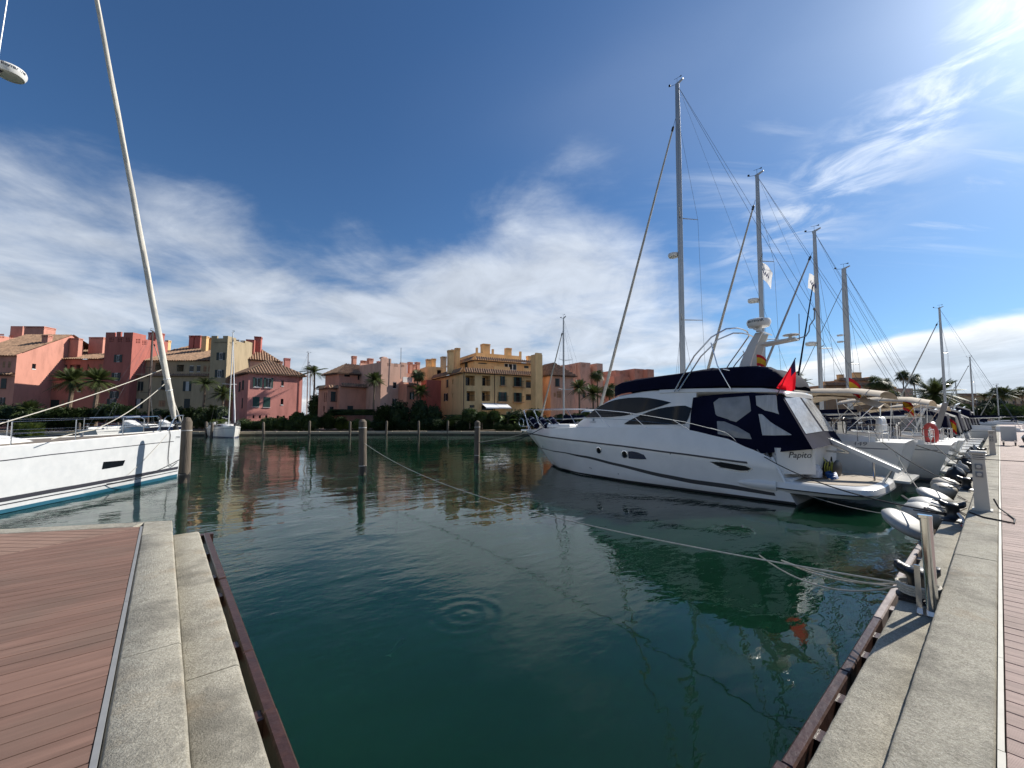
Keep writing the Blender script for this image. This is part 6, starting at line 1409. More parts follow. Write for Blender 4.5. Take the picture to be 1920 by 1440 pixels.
# ---- H: tan houses behind the masts on the right
q7 = lambda x, y: (1460 + x / 4.174, 640 + y / 4.174)
H_ = bthing('tan apartment house with ribbed chimneys behind the row of masts', 1600, 110)
h0 = Block(H_, M_tan, 1500, 1682, 742, 112, -38, 14, F=[(1640, 752, 1648, 762, 'cl'), (1655, 752, 1663, 762, 'cl'), (1530, 750, 1540, 760, 'dk')]); h0.strip((1550, 740), z=h0.z1 - .1, out=.8, h=.7)
h1 = Block(H_, M_tan, 1545, 1655, 722, 114, -38, 10, F=[(1560, 728, 1568, 738, 'dk'), (1600, 728, 1608, 738, 'dk'), (1630, 727, 1640, 737, 'log')], z0=6); h1.strip((1600, 722), z=h1.z1 - .1, out=.8, h=.8)
h2 = Block(H_, M_tan, 1572, 1632, 713, 117, -38, 6, z0=8); h2.strip((1600, 713), z=h2.z1 - .1, out=.6, h=.8)
for x0, x1, yt in ((1547, 1557, 715), (1574, 1583, 702), (1601, 1616, 698), (1617, 1624, 710), (1570, 1577, 711), (1627, 1634, 707)): h2.chim(x0, x1, yt, 1.5, 1.2, M_ochre)
h3 = Block(H_, M_dusty, 1655, 1712, 728, 116, -38, 12, F=[(1662, 735, 1670, 744, 'dk'), (1680, 735, 1688, 744, 'dk')]); h3.chim(1674, 1681, 725, 2, .9, M_ochre)
# ---- I: far apartment terraces on the right
for k, (x0, x1, yt, Dd, lab) in enumerate(((1790, 1850, 742, 150, 'pale sand terraced apartments far right behind the palms'), (1850, 1925, 744, 165, 'pale apartments at the far right edge above the parked boats'), (1738, 1795, 752, 140, 'low brown apartments behind the big date palm'))):
    I_ = bthing(lab, (x0 + x1) / 2, Dd); n = 5
    wn = [(x0 + (x1 - x0) * (i + .25) / n, yt + 8, x0 + (x1 - x0) * (i + .7) / n, yt + 13, 'wf' if (i + k) % 3 == 0 else 'dk') for i in range(n)]
    i0 = Block(I_, M_sand, x0, x1, yt, Dd, -40, 12, F=wn); i0.strip((x0, yt), z=i0.z1 - .1, out=.8, h=.9)
    wn = [(x0 + (x1 - x0) * (i + .2) / n, yt + 24, x0 + (x1 - x0) * (i + .75) / n, yt + 31, 'log' if (i + k) % 2 else 'dk') for i in range(n)]
    i1 = Block(I_, M_tan, x0 - 4, x1 + 3, yt + 17, Dd - 6, -40, 8, F=wn); i1.strip((x0, yt + 17), z=i1.z1 - .1, out=.8, h=.8)
    for i in range(3): i0.chim(x0 + (x1 - x0) * (.2 + .3 * i), x0 + (x1 - x0) * (.2 + .3 * i) + 4, yt - 3, 3, 1.0)
# low garden walls on the shore
M_gwall = pm('garden_wall_stone', (.32, .25, .15), .9, var=.3, scale=3, dirt_or_caustic=(.15, .12, .08), dscale=2)
gw = MB(); gp = [PY(632, 790, 65.2), PY(700, 790, 65.6)]; gw.prism([Vector((gp[0].x, gp[0].y, .8)), Vector((gp[1].x, gp[1].y, .8)), Vector((gp[1].x, gp[1].y, 2.0)), Vector((gp[0].x, gp[0].y, 2.0))], (.1, .35, 0))
tag(gw.build('garden_wall', M_gwall, None, org=Vector((gp[0].x, gp[0].y, .8))), 'sunlit stone garden wall below the terracotta villa', 'wall')
gw = MB(); gp = [PY(468, 790, 66.0), PY(560, 790, 66.6)]; gw.prism([Vector((gp[0].x, gp[0].y, .8)), Vector((gp[1].x, gp[1].y, .8)), Vector((gp[1].x, gp[1].y, 1.9)), Vector((gp[0].x, gp[0].y, 1.9))], (.1, .3, 0))
tag(gw.build('garden_wall', M_gwall, None, org=Vector((gp[0].x, gp[0].y, .8))), 'brown garden wall at the foot of the rose pink house', 'wall')
# ------------------------------------------------------------------ planting
def leafmat(n, c, t=.25):
    m = bpy.data.materials.new(n); m.use_nodes = True; N = m.node_tree.nodes; L = m.node_tree.links; b = N['Principled BSDF']; b.inputs['Roughness'].default_value = .55; b.inputs['Specular IOR Level'].default_value = .35
    ge = N.new('ShaderNodeNewGeometry'); nz = N.new('ShaderNodeTexNoise'); nz.inputs['Scale'].default_value = 1.6; nz.inputs['Detail'].default_value = 4; L.new(ge.outputs['Position'], nz.inputs['Vector'])
    rp = N.new('ShaderNodeValToRGB'); e = rp.color_ramp.elements; e[0].position = .3; e[1].position = .7; e[0].color = (c[0]*.5, c[1]*.55, c[2]*.5, 1); e[1].color = (c[0]*1.5, c[1]*1.4, c[2]*1.2, 1); L.new(nz.outputs[0], rp.inputs[0]); L.new(rp.outputs[0], b.inputs['Base Color'])
    tr = N.new('ShaderNodeBsdfTranslucent'); L.new(rp.outputs[0], tr.inputs[0]); mx = N.new('ShaderNodeMixShader'); mx.inputs[0].default_value = t; L.new(b.outputs[0], mx.inputs[1]); L.new(tr.outputs[0], mx.inputs[2]); L.new(mx.outputs[0], N['Material Output'].inputs[0]); return m
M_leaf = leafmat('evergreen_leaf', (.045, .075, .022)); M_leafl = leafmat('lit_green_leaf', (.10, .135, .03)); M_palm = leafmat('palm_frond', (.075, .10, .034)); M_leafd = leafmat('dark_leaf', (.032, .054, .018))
M_dry = leafmat('dry_frond', (.20, .14, .07)); M_trunk = pm('palm_trunk', (.16, .115, .08), .95, var=.4, scale=5, bump=.03, bscale=8)
def clump_mesh(seed, n=1500, leaf=.085, box=False):
    rnd = random.Random(seed); b = MB()
    for i in range(n):
        while True:
            v = Vector((rnd.uniform(-1, 1), rnd.uniform(-1, 1), rnd.uniform(-1, 1)))
            if box or v.length <= 1: break
        if box:
            k = rnd.randrange(3); v[k] = (1 if rnd.random() < .5 else -1) * rnd.uniform(.86, 1.02)
        else:
            r_ = v.length; v = v.normalized() * (r_ ** .28) * (1 + .16 * math.sin(v.x * 7 + seed) * math.cos(v.y * 6 + v.z * 5)) if r_ > 1e-3 else v
        u = Vector((rnd.gauss(0, 1), rnd.gauss(0, 1), rnd.gauss(0, .7))).normalized(); w = u.orthogonal().normalized(); s = leaf * rnd.uniform(.6, 1.4)
        b.add([v - u * s, v + w * s * .5, v + u * s, v - w * s * .5], [(0, 1, 2, 3)])
    # dense heart of twigs so that daylight only shows through near the outline
    for i in range(n // 5):
        v = Vector((rnd.gauss(0, .42), rnd.gauss(0, .42), rnd.gauss(0, .42)))
        if v.length > .85 and not box: continue
        if box: v = Vector((rnd.uniform(-.85, .85), rnd.uniform(-.85, .85), rnd.uniform(-.85, .85)))
        u = Vector((rnd.gauss(0, 1), rnd.gauss(0, 1), rnd.gauss(0, 1))).normalized(); w = u.orthogonal().normalized(); s = .26
        b.add([v - u * s, v + w * s, v + u * s, v - w * s], [(0, 1, 2, 3)])
    me = bpy.data.meshes.new('foliage'); me.from_pydata([tuple(v) for v in b.v], [], b.f); return me
CL = [clump_mesh(s) for s in (1, 2, 3)]; CLB = clump_mesh(9, 1800, .06, True); CLF = clump_mesh(5, 2600, .05)
_mm = {}
def with_mat(me, mat):
    k = (me.name, mat.name)
    if k not in _mm: q = me.copy(); q.materials.clear(); q.materials.append(mat); _mm[k] = q
    return _mm[k]
def shrub(label, px, py, wpx, hpx, D, mat, mesh=None, name='shrub', deep=None, stem=False, cat='shrub', group='waterside shrubs and hedges', lobes=1, turn=None):
    c = PY(px, py, D); w = wpx / FPX * D / 2; h = hpx / FPX * D / 2; base = Vector((c.x, c.y, min(GZ, c.z - h)))
    t = thing(name, label, cat, base, group); rnd = random.Random(int(px * 7 + py))
    for k in range(lobes):
        o = bpy.data.objects.new('crown', with_mat(mesh or CL[rnd.randrange(3)], mat)); COL.objects.link(o); o.parent = t
        rt = Vector((E1[0], E2[0], 0)); off = rt * (w * 2 * ((k + .5) / lobes - .5)) if lobes > 1 else Vector()
        ww = w / lobes * (1.35 if lobes > 1 else 1); hh = h * (rnd.uniform(.8, 1.1) if lobes > 1 else 1)
        o.location = Vector((c.x, c.y, c.z - (h - hh))) + off - base; o.scale = (ww, deep or min(ww, 1.6) if mesh is CLB else ww, hh); o.rotation_euler[2] = (math.atan2(E2[0], E1[0]) if turn is None else R(turn)) if mesh is CLB else rnd.uniform(0, 6)
    if stem:
        b = MB(); b.tube([base, Vector((c.x, c.y, c.z - h * .5))], [.09, .07], 6); b.build('trunk', M_trunk, t)
    return t
def frond(b, base, dirn, L_, droop, rnd, fan=False, n=15, lw=.05):
    dirn = dirn.normalized(); side = dirn.cross(Vector((0, 0, 1))); side = side.normalized() if side.length > 1e-3 else Vector((1, 0, 0)); pts = []
    for i in range(n + 1):
        t = i / n; pts.append(base + dirn * L_ * t + Vector((0, 0, -droop * L_ * t * t)))
    if fan:
        stalk = .34; hub = pts[int(n * stalk)]; ax = (pts[-1] - hub); R0 = ax.length
        b.add([pts[0] + side * .02, pts[0] - side * .02, hub - side * .015, hub + side * .015], [(0, 1, 2, 3)])
        ax.normalize(); nn = side.cross(ax)
        for k in range(19):
            a = (k - 9) / 9 * 2.1; d = (ax * math.cos(a) + side * math.sin(a) - nn * abs(a) * .10).normalized(); ln = R0 * (1 - .10 * abs(a)) * rnd.uniform(.7, 1.15); w = d.cross(nn).normalized() * R0 * .038; tip = hub + d * ln + Vector((0, 0, -.38 * ln * rnd.uniform(.4, 1.3)))
            b.add([hub, hub + d * ln * .55 + w, tip, hub + d * ln * .55 - w], [(0, 1, 2, 3)])
        return
    for i in range(1, n + 1):
        t = i / n; p = pts[i]; d = (pts[i] - pts[i-1]).normalized(); ll = L_ * .26 * math.sin(math.pi * min(.97, t * .88 + .10)) * rnd.uniform(.85, 1.1)
        for s in (-1, 1):
            for q in (0, .5):
                pp = p - d * L_ / n * q; v = (side * s * .9 + d * .65 + Vector((0, 0, -.25))).normalized(); tip = pp + v * ll + Vector((0, 0, -.16 * ll)); w = d * lw * L_ * .36
                b.add([pp - w, pp + w, tip], [(0, 1, 2)])
    b.add([pts[0] - side * .03, pts[0] + side * .03, pts[n // 2] + side * .02, pts[n // 2] - side * .02], [(0, 1, 2, 3)])
def palm_crown(kind, seed):
    rnd = random.Random(seed); b = MB()
    if kind == 'date':
        for i in range(46):
            el = rnd.uniform(-.35, 1.25); az = i * 2.4 + rnd.uniform(-.2, .2); d = Vector((math.cos(az) * math.cos(el), math.sin(az) * math.cos(el), math.sin(el))); frond(b, Vector((0, 0, 0)), d, rnd.uniform(.85, 1.05), .22 + .35 * max(0, .9 - el) * .6, rnd, False, 14)
    elif kind == 'fan':
        for i in range(30):
            el = rnd.uniform(-.6, 1.35); az = i * 2.4 + rnd.uniform(-.2, .2); d = Vector((math.cos(az) * math.cos(el), math.sin(az) * math.cos(el), math.sin(el))); frond(b, Vector((0, 0, 0)), d, rnd.uniform(.75, 1.1), .18, rnd, True, 10)
    else:  # feather, few arching fronds blown to one side
        for i in range(22):
            el = rnd.uniform(-.1, 1.2); az = i * 2.4 + rnd.uniform(-.2, .2); d = Vector((math.cos(az) * math.cos(el) + .25, math.sin(az) * math.cos(el) - .15, math.sin(el))); frond(b, Vector((0, 0, 0)), d, rnd.uniform(.9, 1.15), .45, rnd, False, 13)
    me = bpy.data.meshes.new('palm_crown'); me.from_pydata([tuple(v) for v in b.v], [], b.f); me.materials.append(M_palm); return me
PC = {k: [palm_crown(k, s) for s in ss_] for k, ss_ in (('date', (1, 2)), ('fan', (3, 4, 6)), ('feather', (5, 8)))}
def palm(label, px, py, D, kind, rpx, base_px=None, skirt=True, tr=.16, zb=GZ):
    c = PY(px, py, D); r_ = rpx * 1.15 / FPX * D; bx = PY(base_px or px, py, D); base = Vector((bx.x, bx.y, zb)); t = thing('palm_tree', label, 'palm tree', base, 'palms around the harbour'); rnd = random.Random(int(px * 3))
    b = MB(); pts = [base.lerp(c, k / 8) + Vector((.06 * math.sin(k * 1.3), .06 * math.cos(k), 0)) * (k > 0) for k in range(9)]; b.tube(pts, [tr * 1.35] + [tr * (1.05 - .25 * k / 8) for k in range(1, 8)] + [tr * 1.2], 8); b.build('trunk', M_trunk, t, smooth=True)
    o = bpy.data.objects.new('crown', PC[kind][rnd.randrange(len(PC[kind]))]); COL.objects.link(o); o.parent = t; o.location = c - base; o.scale = (r_, r_, r_ * .95); o.rotation_euler[2] = rnd.uniform(0, 6.28)
    if skirt:
        b = MB()
        for i in range(16):
            az = i * 2.4; d = Vector((math.cos(az) * .5, math.sin(az) * .5, -.85)); frond(b, c + Vector((0, 0, -.05)), d, r_ * rnd.uniform(.45, .7), .1, rnd, kind == 'fan', 8)
        b.build('dead_fronds', M_dry if kind == 'fan' else M_palm, t, fixn=False)
    return t
for a in ((135, 714, 66, 'date', 34, 'dark spreading palm in front of the red terraced house, left of a pair'), (183, 713, 65, 'date', 32, 'dark spreading palm in front of the red tower, right of a pair'), (55, 768, 60, 'date', 24, 'small bright palm behind the left yacht deck'),
          (384, 720, 64, 'feather', 26, 'slender palm in front of the buff house, taller of two by the small sailboat'), (418, 738, 64.5, 'date', 22, 'palm growing just left of the small sailboat mast'), (397, 766, 63.5, 'feather', 15, 'low young palm between the taller palms by the buff house'),
          (590, 698, 72, 'feather', 27, 'windblown tall palm in the gap between rose house and villa'), (702, 712, 66, 'date', 21, 'palm with shaggy crown in front of the villa tower'), (783, 703, 68, 'fan', 20, 'tall palm at the right end of the terracotta villa'), (789, 734, 66.5, 'date', 20, 'shorter palm under the tall one at the villa end'),
          (1086, 727, 70, 'date', 22, 'palm in front of the dusty pink house with low roof'), (1120, 703, 75, 'fan', 18, 'tall palm in front of the dusty pink tower'), (1112, 738, 71, 'date', 24, 'broad palm below the dusty pink tower'), (1143, 730, 72, 'fan', 22, 'palm beside the big forestay near the motor yacht windscreen'),
          (1493, 704, 105, 'fan', 15, 'palm crown just behind the red ensign'), (1509, 716, 105, 'feather', 14, 'small palm crown right of the red ensign'), (1642, 716, 96, 'fan', 21, 'dark palm before the tan house, left of two'), (1660, 720, 97, 'fan', 19, 'dark palm before the tan house, right of two'), (1672, 740, 100, 'fan', 17, 'low palm beside the dusty wall right of the tan house'),
          (1693, 704, 108, 'fan', 16, 'tall slim palm against the cloud, left of two'), (1714, 710, 109, 'fan', 17, 'tall slim palm against the cloud, right of two'), (1752, 738, 92, 'date', 42, 'huge date palm behind the far quay'), (1770, 758, 96, 'fan', 22, 'low palm beside the huge date palm'),
          (1846, 744, 116, 'feather', 16, 'low palm before the pale terraces'), (1866, 735, 118, 'fan', 16, 'palm in the far right clump, leftmost'), (1881, 739, 117, 'date', 20, 'bushy palm in the far right clump'), (1903, 738, 125, 'fan', 15, 'palm near the right edge of the view'), (1916, 733, 126, 'fan', 15, 'palm cut by the right edge of the view'), (1712, 745, 112, 'fan', 9, 'tiny palm below the tall slim pair')):
    palm(a[5], a[0], a[1], a[2], a[3], a[4], skirt=a[3] != 'feather', tr=.16 if a[4] < 30 else .32)
S_ = shrub
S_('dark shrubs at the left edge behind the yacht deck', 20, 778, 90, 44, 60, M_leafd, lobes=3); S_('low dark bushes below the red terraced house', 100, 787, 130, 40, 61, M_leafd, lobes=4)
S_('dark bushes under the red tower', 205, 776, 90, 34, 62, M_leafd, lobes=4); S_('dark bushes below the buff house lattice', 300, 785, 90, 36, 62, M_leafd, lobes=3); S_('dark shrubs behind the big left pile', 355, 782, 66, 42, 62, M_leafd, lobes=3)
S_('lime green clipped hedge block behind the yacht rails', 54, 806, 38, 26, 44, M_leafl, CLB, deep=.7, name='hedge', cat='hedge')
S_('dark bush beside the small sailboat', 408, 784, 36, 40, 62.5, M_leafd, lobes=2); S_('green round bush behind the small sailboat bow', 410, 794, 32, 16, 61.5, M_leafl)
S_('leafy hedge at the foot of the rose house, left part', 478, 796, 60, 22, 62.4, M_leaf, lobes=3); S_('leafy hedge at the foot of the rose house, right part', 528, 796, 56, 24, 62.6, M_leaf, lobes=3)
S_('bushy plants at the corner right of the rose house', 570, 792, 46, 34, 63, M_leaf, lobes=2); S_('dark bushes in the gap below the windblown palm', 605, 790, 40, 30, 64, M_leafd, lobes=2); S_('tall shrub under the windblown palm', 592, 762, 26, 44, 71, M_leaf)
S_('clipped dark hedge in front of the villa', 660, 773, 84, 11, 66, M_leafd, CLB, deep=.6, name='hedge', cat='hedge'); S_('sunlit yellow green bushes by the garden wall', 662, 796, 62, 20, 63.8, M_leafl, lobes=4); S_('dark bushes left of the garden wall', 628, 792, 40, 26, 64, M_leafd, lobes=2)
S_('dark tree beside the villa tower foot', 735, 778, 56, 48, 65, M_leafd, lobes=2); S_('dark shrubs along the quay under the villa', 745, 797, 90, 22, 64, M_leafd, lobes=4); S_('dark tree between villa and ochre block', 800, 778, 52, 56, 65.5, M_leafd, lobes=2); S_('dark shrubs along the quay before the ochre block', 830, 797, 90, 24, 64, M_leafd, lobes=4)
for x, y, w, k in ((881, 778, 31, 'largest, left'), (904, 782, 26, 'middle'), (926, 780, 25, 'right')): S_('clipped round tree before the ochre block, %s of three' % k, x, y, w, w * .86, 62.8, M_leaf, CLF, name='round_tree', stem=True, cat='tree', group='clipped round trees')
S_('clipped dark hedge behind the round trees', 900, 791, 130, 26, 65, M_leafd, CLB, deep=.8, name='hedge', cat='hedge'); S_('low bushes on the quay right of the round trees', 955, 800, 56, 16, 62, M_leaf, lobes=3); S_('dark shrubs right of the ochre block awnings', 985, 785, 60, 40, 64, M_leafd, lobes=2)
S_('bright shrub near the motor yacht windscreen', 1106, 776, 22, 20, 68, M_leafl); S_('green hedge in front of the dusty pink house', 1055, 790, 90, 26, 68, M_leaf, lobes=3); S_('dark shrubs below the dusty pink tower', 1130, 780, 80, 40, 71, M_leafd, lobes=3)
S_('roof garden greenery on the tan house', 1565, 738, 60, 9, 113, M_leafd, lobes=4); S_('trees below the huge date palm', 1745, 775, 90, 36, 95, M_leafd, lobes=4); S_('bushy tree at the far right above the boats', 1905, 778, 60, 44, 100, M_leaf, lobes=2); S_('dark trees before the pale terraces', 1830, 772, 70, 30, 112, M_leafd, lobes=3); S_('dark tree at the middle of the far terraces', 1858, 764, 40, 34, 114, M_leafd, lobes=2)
# broad-leaved banana plants
def banana(label, px, py, D, hpx, seed):
    rnd = random.Random(seed); h = hpx / FPX * D; c = PY(px, py, D); base = Vector((c.x, c.y, GZ)); t = thing('banana_plant', label, 'plant', base, 'banana plants'); z0 = c.z - GZ
    for k in range(11):
        az = k * 2.4 + rnd.random(); el = rnd.uniform(.35, 1.3); d = Vector((math.cos(az) * math.cos(el), math.sin(az) * math.cos(el), math.sin(el))); s = d.cross(Vector((0, 0, 1))).normalized(); b = MB(); rows = []; L_ = h * rnd.uniform(.6, .9)
        p0 = base + Vector((rnd.uniform(-.5, .5), rnd.uniform(-.5, .5), z0 * rnd.uniform(.2, .9)))
        for i in range(8):
            u = i / 7; w = .13 * L_ * math.sin(math.pi * (.12 + .86 * u)) ; p = p0 + d * L_ * u - Vector((0, 0, .45 * L_ * u * u)); rows.append([p - s * w + Vector((0, 0, w * .4)), p, p + s * w + Vector((0, 0, w * .4))])
        b.loft(rows); b.build('leaf', M_leafl if k % 3 == 0 else M_leaf, t, fixn=False)
    b = MB(); b.tube([base, base + Vector((0, 0, z0))], [.16, .1], 7); b.build('stem', M_trunk, t)
banana('banana plant in front of the rose house corner', 548, 790, 63.6, 42, 1); banana('second banana plant right of the rose house corner', 566, 786, 64, 36, 2); banana('banana plant before the ochre block awnings, left of two', 952, 785, 62.6, 40, 3); banana('banana plant before the ochre block awnings, right of two', 975, 782, 63.4, 40, 4); banana('banana plant beside the villa corner', 618, 788, 65, 26, 6)
# ------------------------------------------------------------------ mooring piles
M_pile = pm('weathered_pile', (.135, .108, .08), .9, var=.5, scale=4, stretch=(3, 3, .35), bump=.02, bscale=9, dirt_or_caustic=(.05, .04, .035), dscale=2, damt=.6)
M_wet = pm('wet_pile_foot', (.018, .016, .014), .35, var=.3, scale=6)
M_band = pm('pile_band', (.45, .43, .40), .6, var=.2)
def pile(label, c, r_, zt, cone=.12, lean=None, group='mooring piles', strap=None):
    lean = lean or (random.uniform(-.07, .07), random.uniform(-.07, .07)); base = Vector((c[0], c[1], 0)); t = thing('mooring_pile', label, 'pile', base, group); tp = base + Vector((lean[0], lean[1], zt)); b = MB(); rows = []
    for k, z in enumerate((-.6, .0, .32, zt * .5, zt - cone, zt - .02, zt)):
        q = base.lerp(tp, z / zt); rr = r_ * (1.03 if z < .4 else 1.0) * (1 if z < zt - .03 else (.55 if z < zt - .01 else .05)); n = 16
        rows.append([q + Vector((math.cos(2*math.pi*j/n), math.sin(2*math.pi*j/n), 0)) * rr * (1 + .035 * math.sin(j * 5.3 + k)) for j in range(n)])
    b.loft(rows, True, True); b.build('post', M_pile, t, smooth=30)
    b = MB(); b.lathe([(r_ * 1.045, -.3), (r_ * 1.05, .30), (r_ * 1.02, .42)], base, n=16); b.build('wet_foot', M_wet, t, smooth=True)
    for z in strap or ():
        b = MB(); b.lathe([(r_ * 1.03, -.02), (r_ * 1.06, 0), (r_ * 1.03, .02)], base.lerp(tp, z / zt), n=16); b.build('band', M_band, t)
    return t
pile('thick weathered timber pile beside the white bow on the left', (.77, 21.9), .185, 2.70, .2, strap=(2.15, .35)); pile('weathered timber pile with a pale mooring line, middle of the basin', (7.28, 19.49), .175, 2.60, .12, strap=(2.2, .42)); pile('sunlit edged timber pile left of the motor yacht bow', (14.18, 19.99), .165, 2.48, .1, (.03, 0), strap=(2.1, .45))
for i, (x, y, h, lab) in enumerate(((386, 818, 2.5, 'slim far pile left of the small sailboat, left of a pair'), (396, 821, 2.3, 'slim far pile left of the small sailboat, right of a pair'), (494, 820, 2.5, 'far pile in front of the rose house'), (580, 817, 2.6, 'far pile below the windblown palm'), (656, 816.5, 2.5, 'far pile in front of the garden wall'), (724, 816.5, 2.6, 'far pile right of the big middle pile'), (785, 816.5, 2.6, 'far pile below the villa end'), (839, 815.5, 2.6, 'far pile with pale top before the ochre block'), (147, 818, 2.3, 'far pile behind the left yacht rails'), (219, 820, 2.4, 'far pile beside the pale blue motorboat stern'), (287, 820, 2.4, 'far pile beside the pale blue motorboat bow'))):
    p = PZ(x, y, 0); pile(lab, (p.x, p.y), .15, h * .8, .15, group='slim far piles')
# ------------------------------------------------------------------ ropes to the quay
BOL = [(5.80, .62), (10.52, .62), (15.1, .62), (19.8, .62), (24.5, .62), (29.2, .62)]
rope('mooring_line', 'long pale mooring line from the near bollard across to the middle pile', catenary((5.76, .72, 1.07), (7.30, 19.36, 1.45), .60, 40), .010, M_rope)
for k, (dx, sg, r_) in enumerate(((.0, .10, .009), (.05, .22, .009), (-.04, .05, .008))):
    rope('mooring_line', ('doubled tail of the mooring line by the near bollard, upper strand', 'doubled tail of the mooring line by the near bollard, lowest sagging strand', 'doubled tail of the mooring line by the near bollard, middle strand')[k], catenary((5.78 + dx, .70, 1.08 - .02 * k), (5.93, 1.85 + .25 * (k == 1), .97), sg, 12), r_, M_rope)
cl = MH.pt(.02, 1.42, -1, .02)
rope('stern_line', 'dark stern line from the motor yacht quarter to the quay bollard', catenary(cl, (10.5, .72, 1.06), .22, 24), .016, M_ropedk)
rope('stern_line', 'dark doubled stern line lying on the white fenders', catenary((12.6, 1.5, .98), (10.52, .70, 1.04), .06, 10), .028, M_ropedk)
p3 = Vector((14.2, 19.85, 1.2))
rope('bow_line', 'dark bow line from the motor yacht foredeck to the pile, upper', catenary(MH.pt(.80, 2.1, -1, .03), p3, .35, 24), .020, M_ropedk); rope('bow_line', 'thin line hanging down the motor yacht bow to the water', catenary(MH.pt(.80, 2.05, -1, .03), MH.pt(.86, .95, -1, .03), .02, 8), .007, pm('grey_rope', (.1, .1, .1), .9))
rope('bow_line', 'thin dark line from the pile to the water beyond the bow', catenary(p3 + Vector((0, .05, .0)), PZ(985, 812, .2), .1, 10), .016, M_ropedk)
for (h_, x, tgt, lab) in ((S1[0], -.9, (14.9, .7, 1.05), 'dark stern line of the large sloop running down to the quay'), (S2[0], -.9, (19.7, .7, 1.05), 'dark stern line of the second sloop running down to the quay'), (S1[0], .9, (24.4, .7, 1.05), 'crossed dark stern line of the large sloop'), (S3[0], -.9, (24.6, .7, 1.05), 'dark stern line of the third sloop')):
    rope('stern_line', lab, catenary(h_.pt(.03, h_.S(0), -1 if x < 0 else 1, .0), tgt, .12, 14), .016, M_ropedk)
rope('stern_line', 'pale crossed line from the large sloop down to the water', catenary(S1[0].pt(.01, 1.5, -1, .02), (17.2, 1.5, .25), .1, 12), .012, M_rope)
rope('shore_line', 'thin pale line low over the water behind the swim platform', catenary((15.2, 4.0, .35), (12.6, 1.2, .55), .1, 12), .007, M_rope)
# ------------------------------------------------------------------ quay furniture on the right
def bollard(label, x, y):
    t = thing('mooring_bollard', label, 'bollard', (x, y, SZ), 'cast mooring bollards'); c = Vector((x, y, SZ))
    b = MB(); b.lathe([(.17, 0), (.17, .025), (.12, .04), (.085, .07), (.075, .14), (.085, .20), (.11, .235), (.115, .265), (.09, .29), (.03, .30)], c, n=20, sx=1.0); b.build('post', M_cast, t, smooth=50)
    b = MB(); rows = []
    for k in range(13):
        u = -1 + 2 * k / 12; yy = u * .165; rr = .070 * (1 - .25 * (1 - abs(u))) * (1 if abs(u) < .95 else .6); z = .245 + .055 * u * u; rows.append([c + Vector((rr * math.cos(a) * 1.1, yy * 1.0, z + rr * .85 * math.sin(a))) for a in [2*math.pi*j/10 for j in range(10)]])
    b.loft(rows, True, True); b.build('horn', M_cast, t, smooth=True)
    b = MB(); b.box((x - .19, y - .13, SZ - .001), (x + .19, y + .13, SZ + .018)); b.build('base_plate', M_cast, t); return t
for i, (x, y) in enumerate(BOL): bollard(('black cast bollard by the handrail post, nearest', 'black cast bollard at the foot of the first service pedestal', 'black cast bollard past the first service pedestal', 'black cast bollard behind the second pair of white fenders', 'black cast bollard between the two pedestals', 'black cast bollard past the second pedestal')[i], x, y)
b = MB()
for k in range(4): b.tube([Vector((5.8 + (.14 + .006 * k) * math.cos(a), .62 + (.14 + .006 * k) * math.sin(a), SZ + .06 + .026 * k)) for a in [i * math.pi / 8 for i in range(17)]], .014, 6)
tag(b.build('rope_turns', M_rope, None, smooth=True, org=Vector((5.8, .62, SZ))), 'turns of pale rope wound on the nearest bollard', 'rope')
b = MB()
for k, m_ in ((0, 0), (1, 1)): b.cur = k; b.tube([Vector((10.35 - .03 * k, .55, SZ + .16)), Vector((10.28 - .04 * k, .50, SZ + .10)), Vector((10.2 - .04 * k, .47, SZ + .02)), Vector((10.05, .5, SZ + .012))], .018, 6)
tag(b.build('rope_tail', [M_red, M_white2], None, smooth=True, org=Vector((10.3, .5, SZ))), 'red and white rope tails beside the second bollard', 'rope')
hp = thing('handrail_post', 'stainless steel handrail post on the quay step near the first bollard', 'handrail', (5.42, .49, SZ))
def rrect(cx, cy, w, d, z, r_, n=4):
    out = []
    for sx, sy, a0 in ((1, 1, 0), (-1, 1, 90), (-1, -1, 180), (1, -1, 270)):
        for k in range(n + 1): a = R(a0 + 90 * k / n); out.append(Vector((cx + sx * (w - r_) + r_ * math.cos(a), cy + sy * (d - r_) + r_ * math.sin(a), z)))
    return out
M_chrome = pm('polished_steel', (.66, .66, .66), .10, 1.0, var=.04)
b = MB(); b.loft([rrect(5.42, .495, .028, .042, SZ + z, .018) for z in (0, .2, .4, .6, .86)], True, True); b.build('upright', M_chrome, hp, smooth=50)
b = MB(); b.loft([rrect(5.42, .50, .030, .048, SZ + z, .014) for z in (.862, .88, .888)], True, True); b.build('cap', M_chrome, hp, smooth=30)
b = MB(); b.box((5.41, .56, SZ), (5.425, .60, SZ + .42)); b.build('side_bar', M_steel, hp)
b = MB(); b.box((5.33, .43, SZ - .001), (5.52, .60, SZ + .012)); b.build('foot_plate', M_steel, hp)
M_ped = pm('cream_pedestal', (.55, .52, .45), .6, var=.08, scale=2, dirt_or_caustic=(.36, .33, .27), dscale=2, damt=.4)
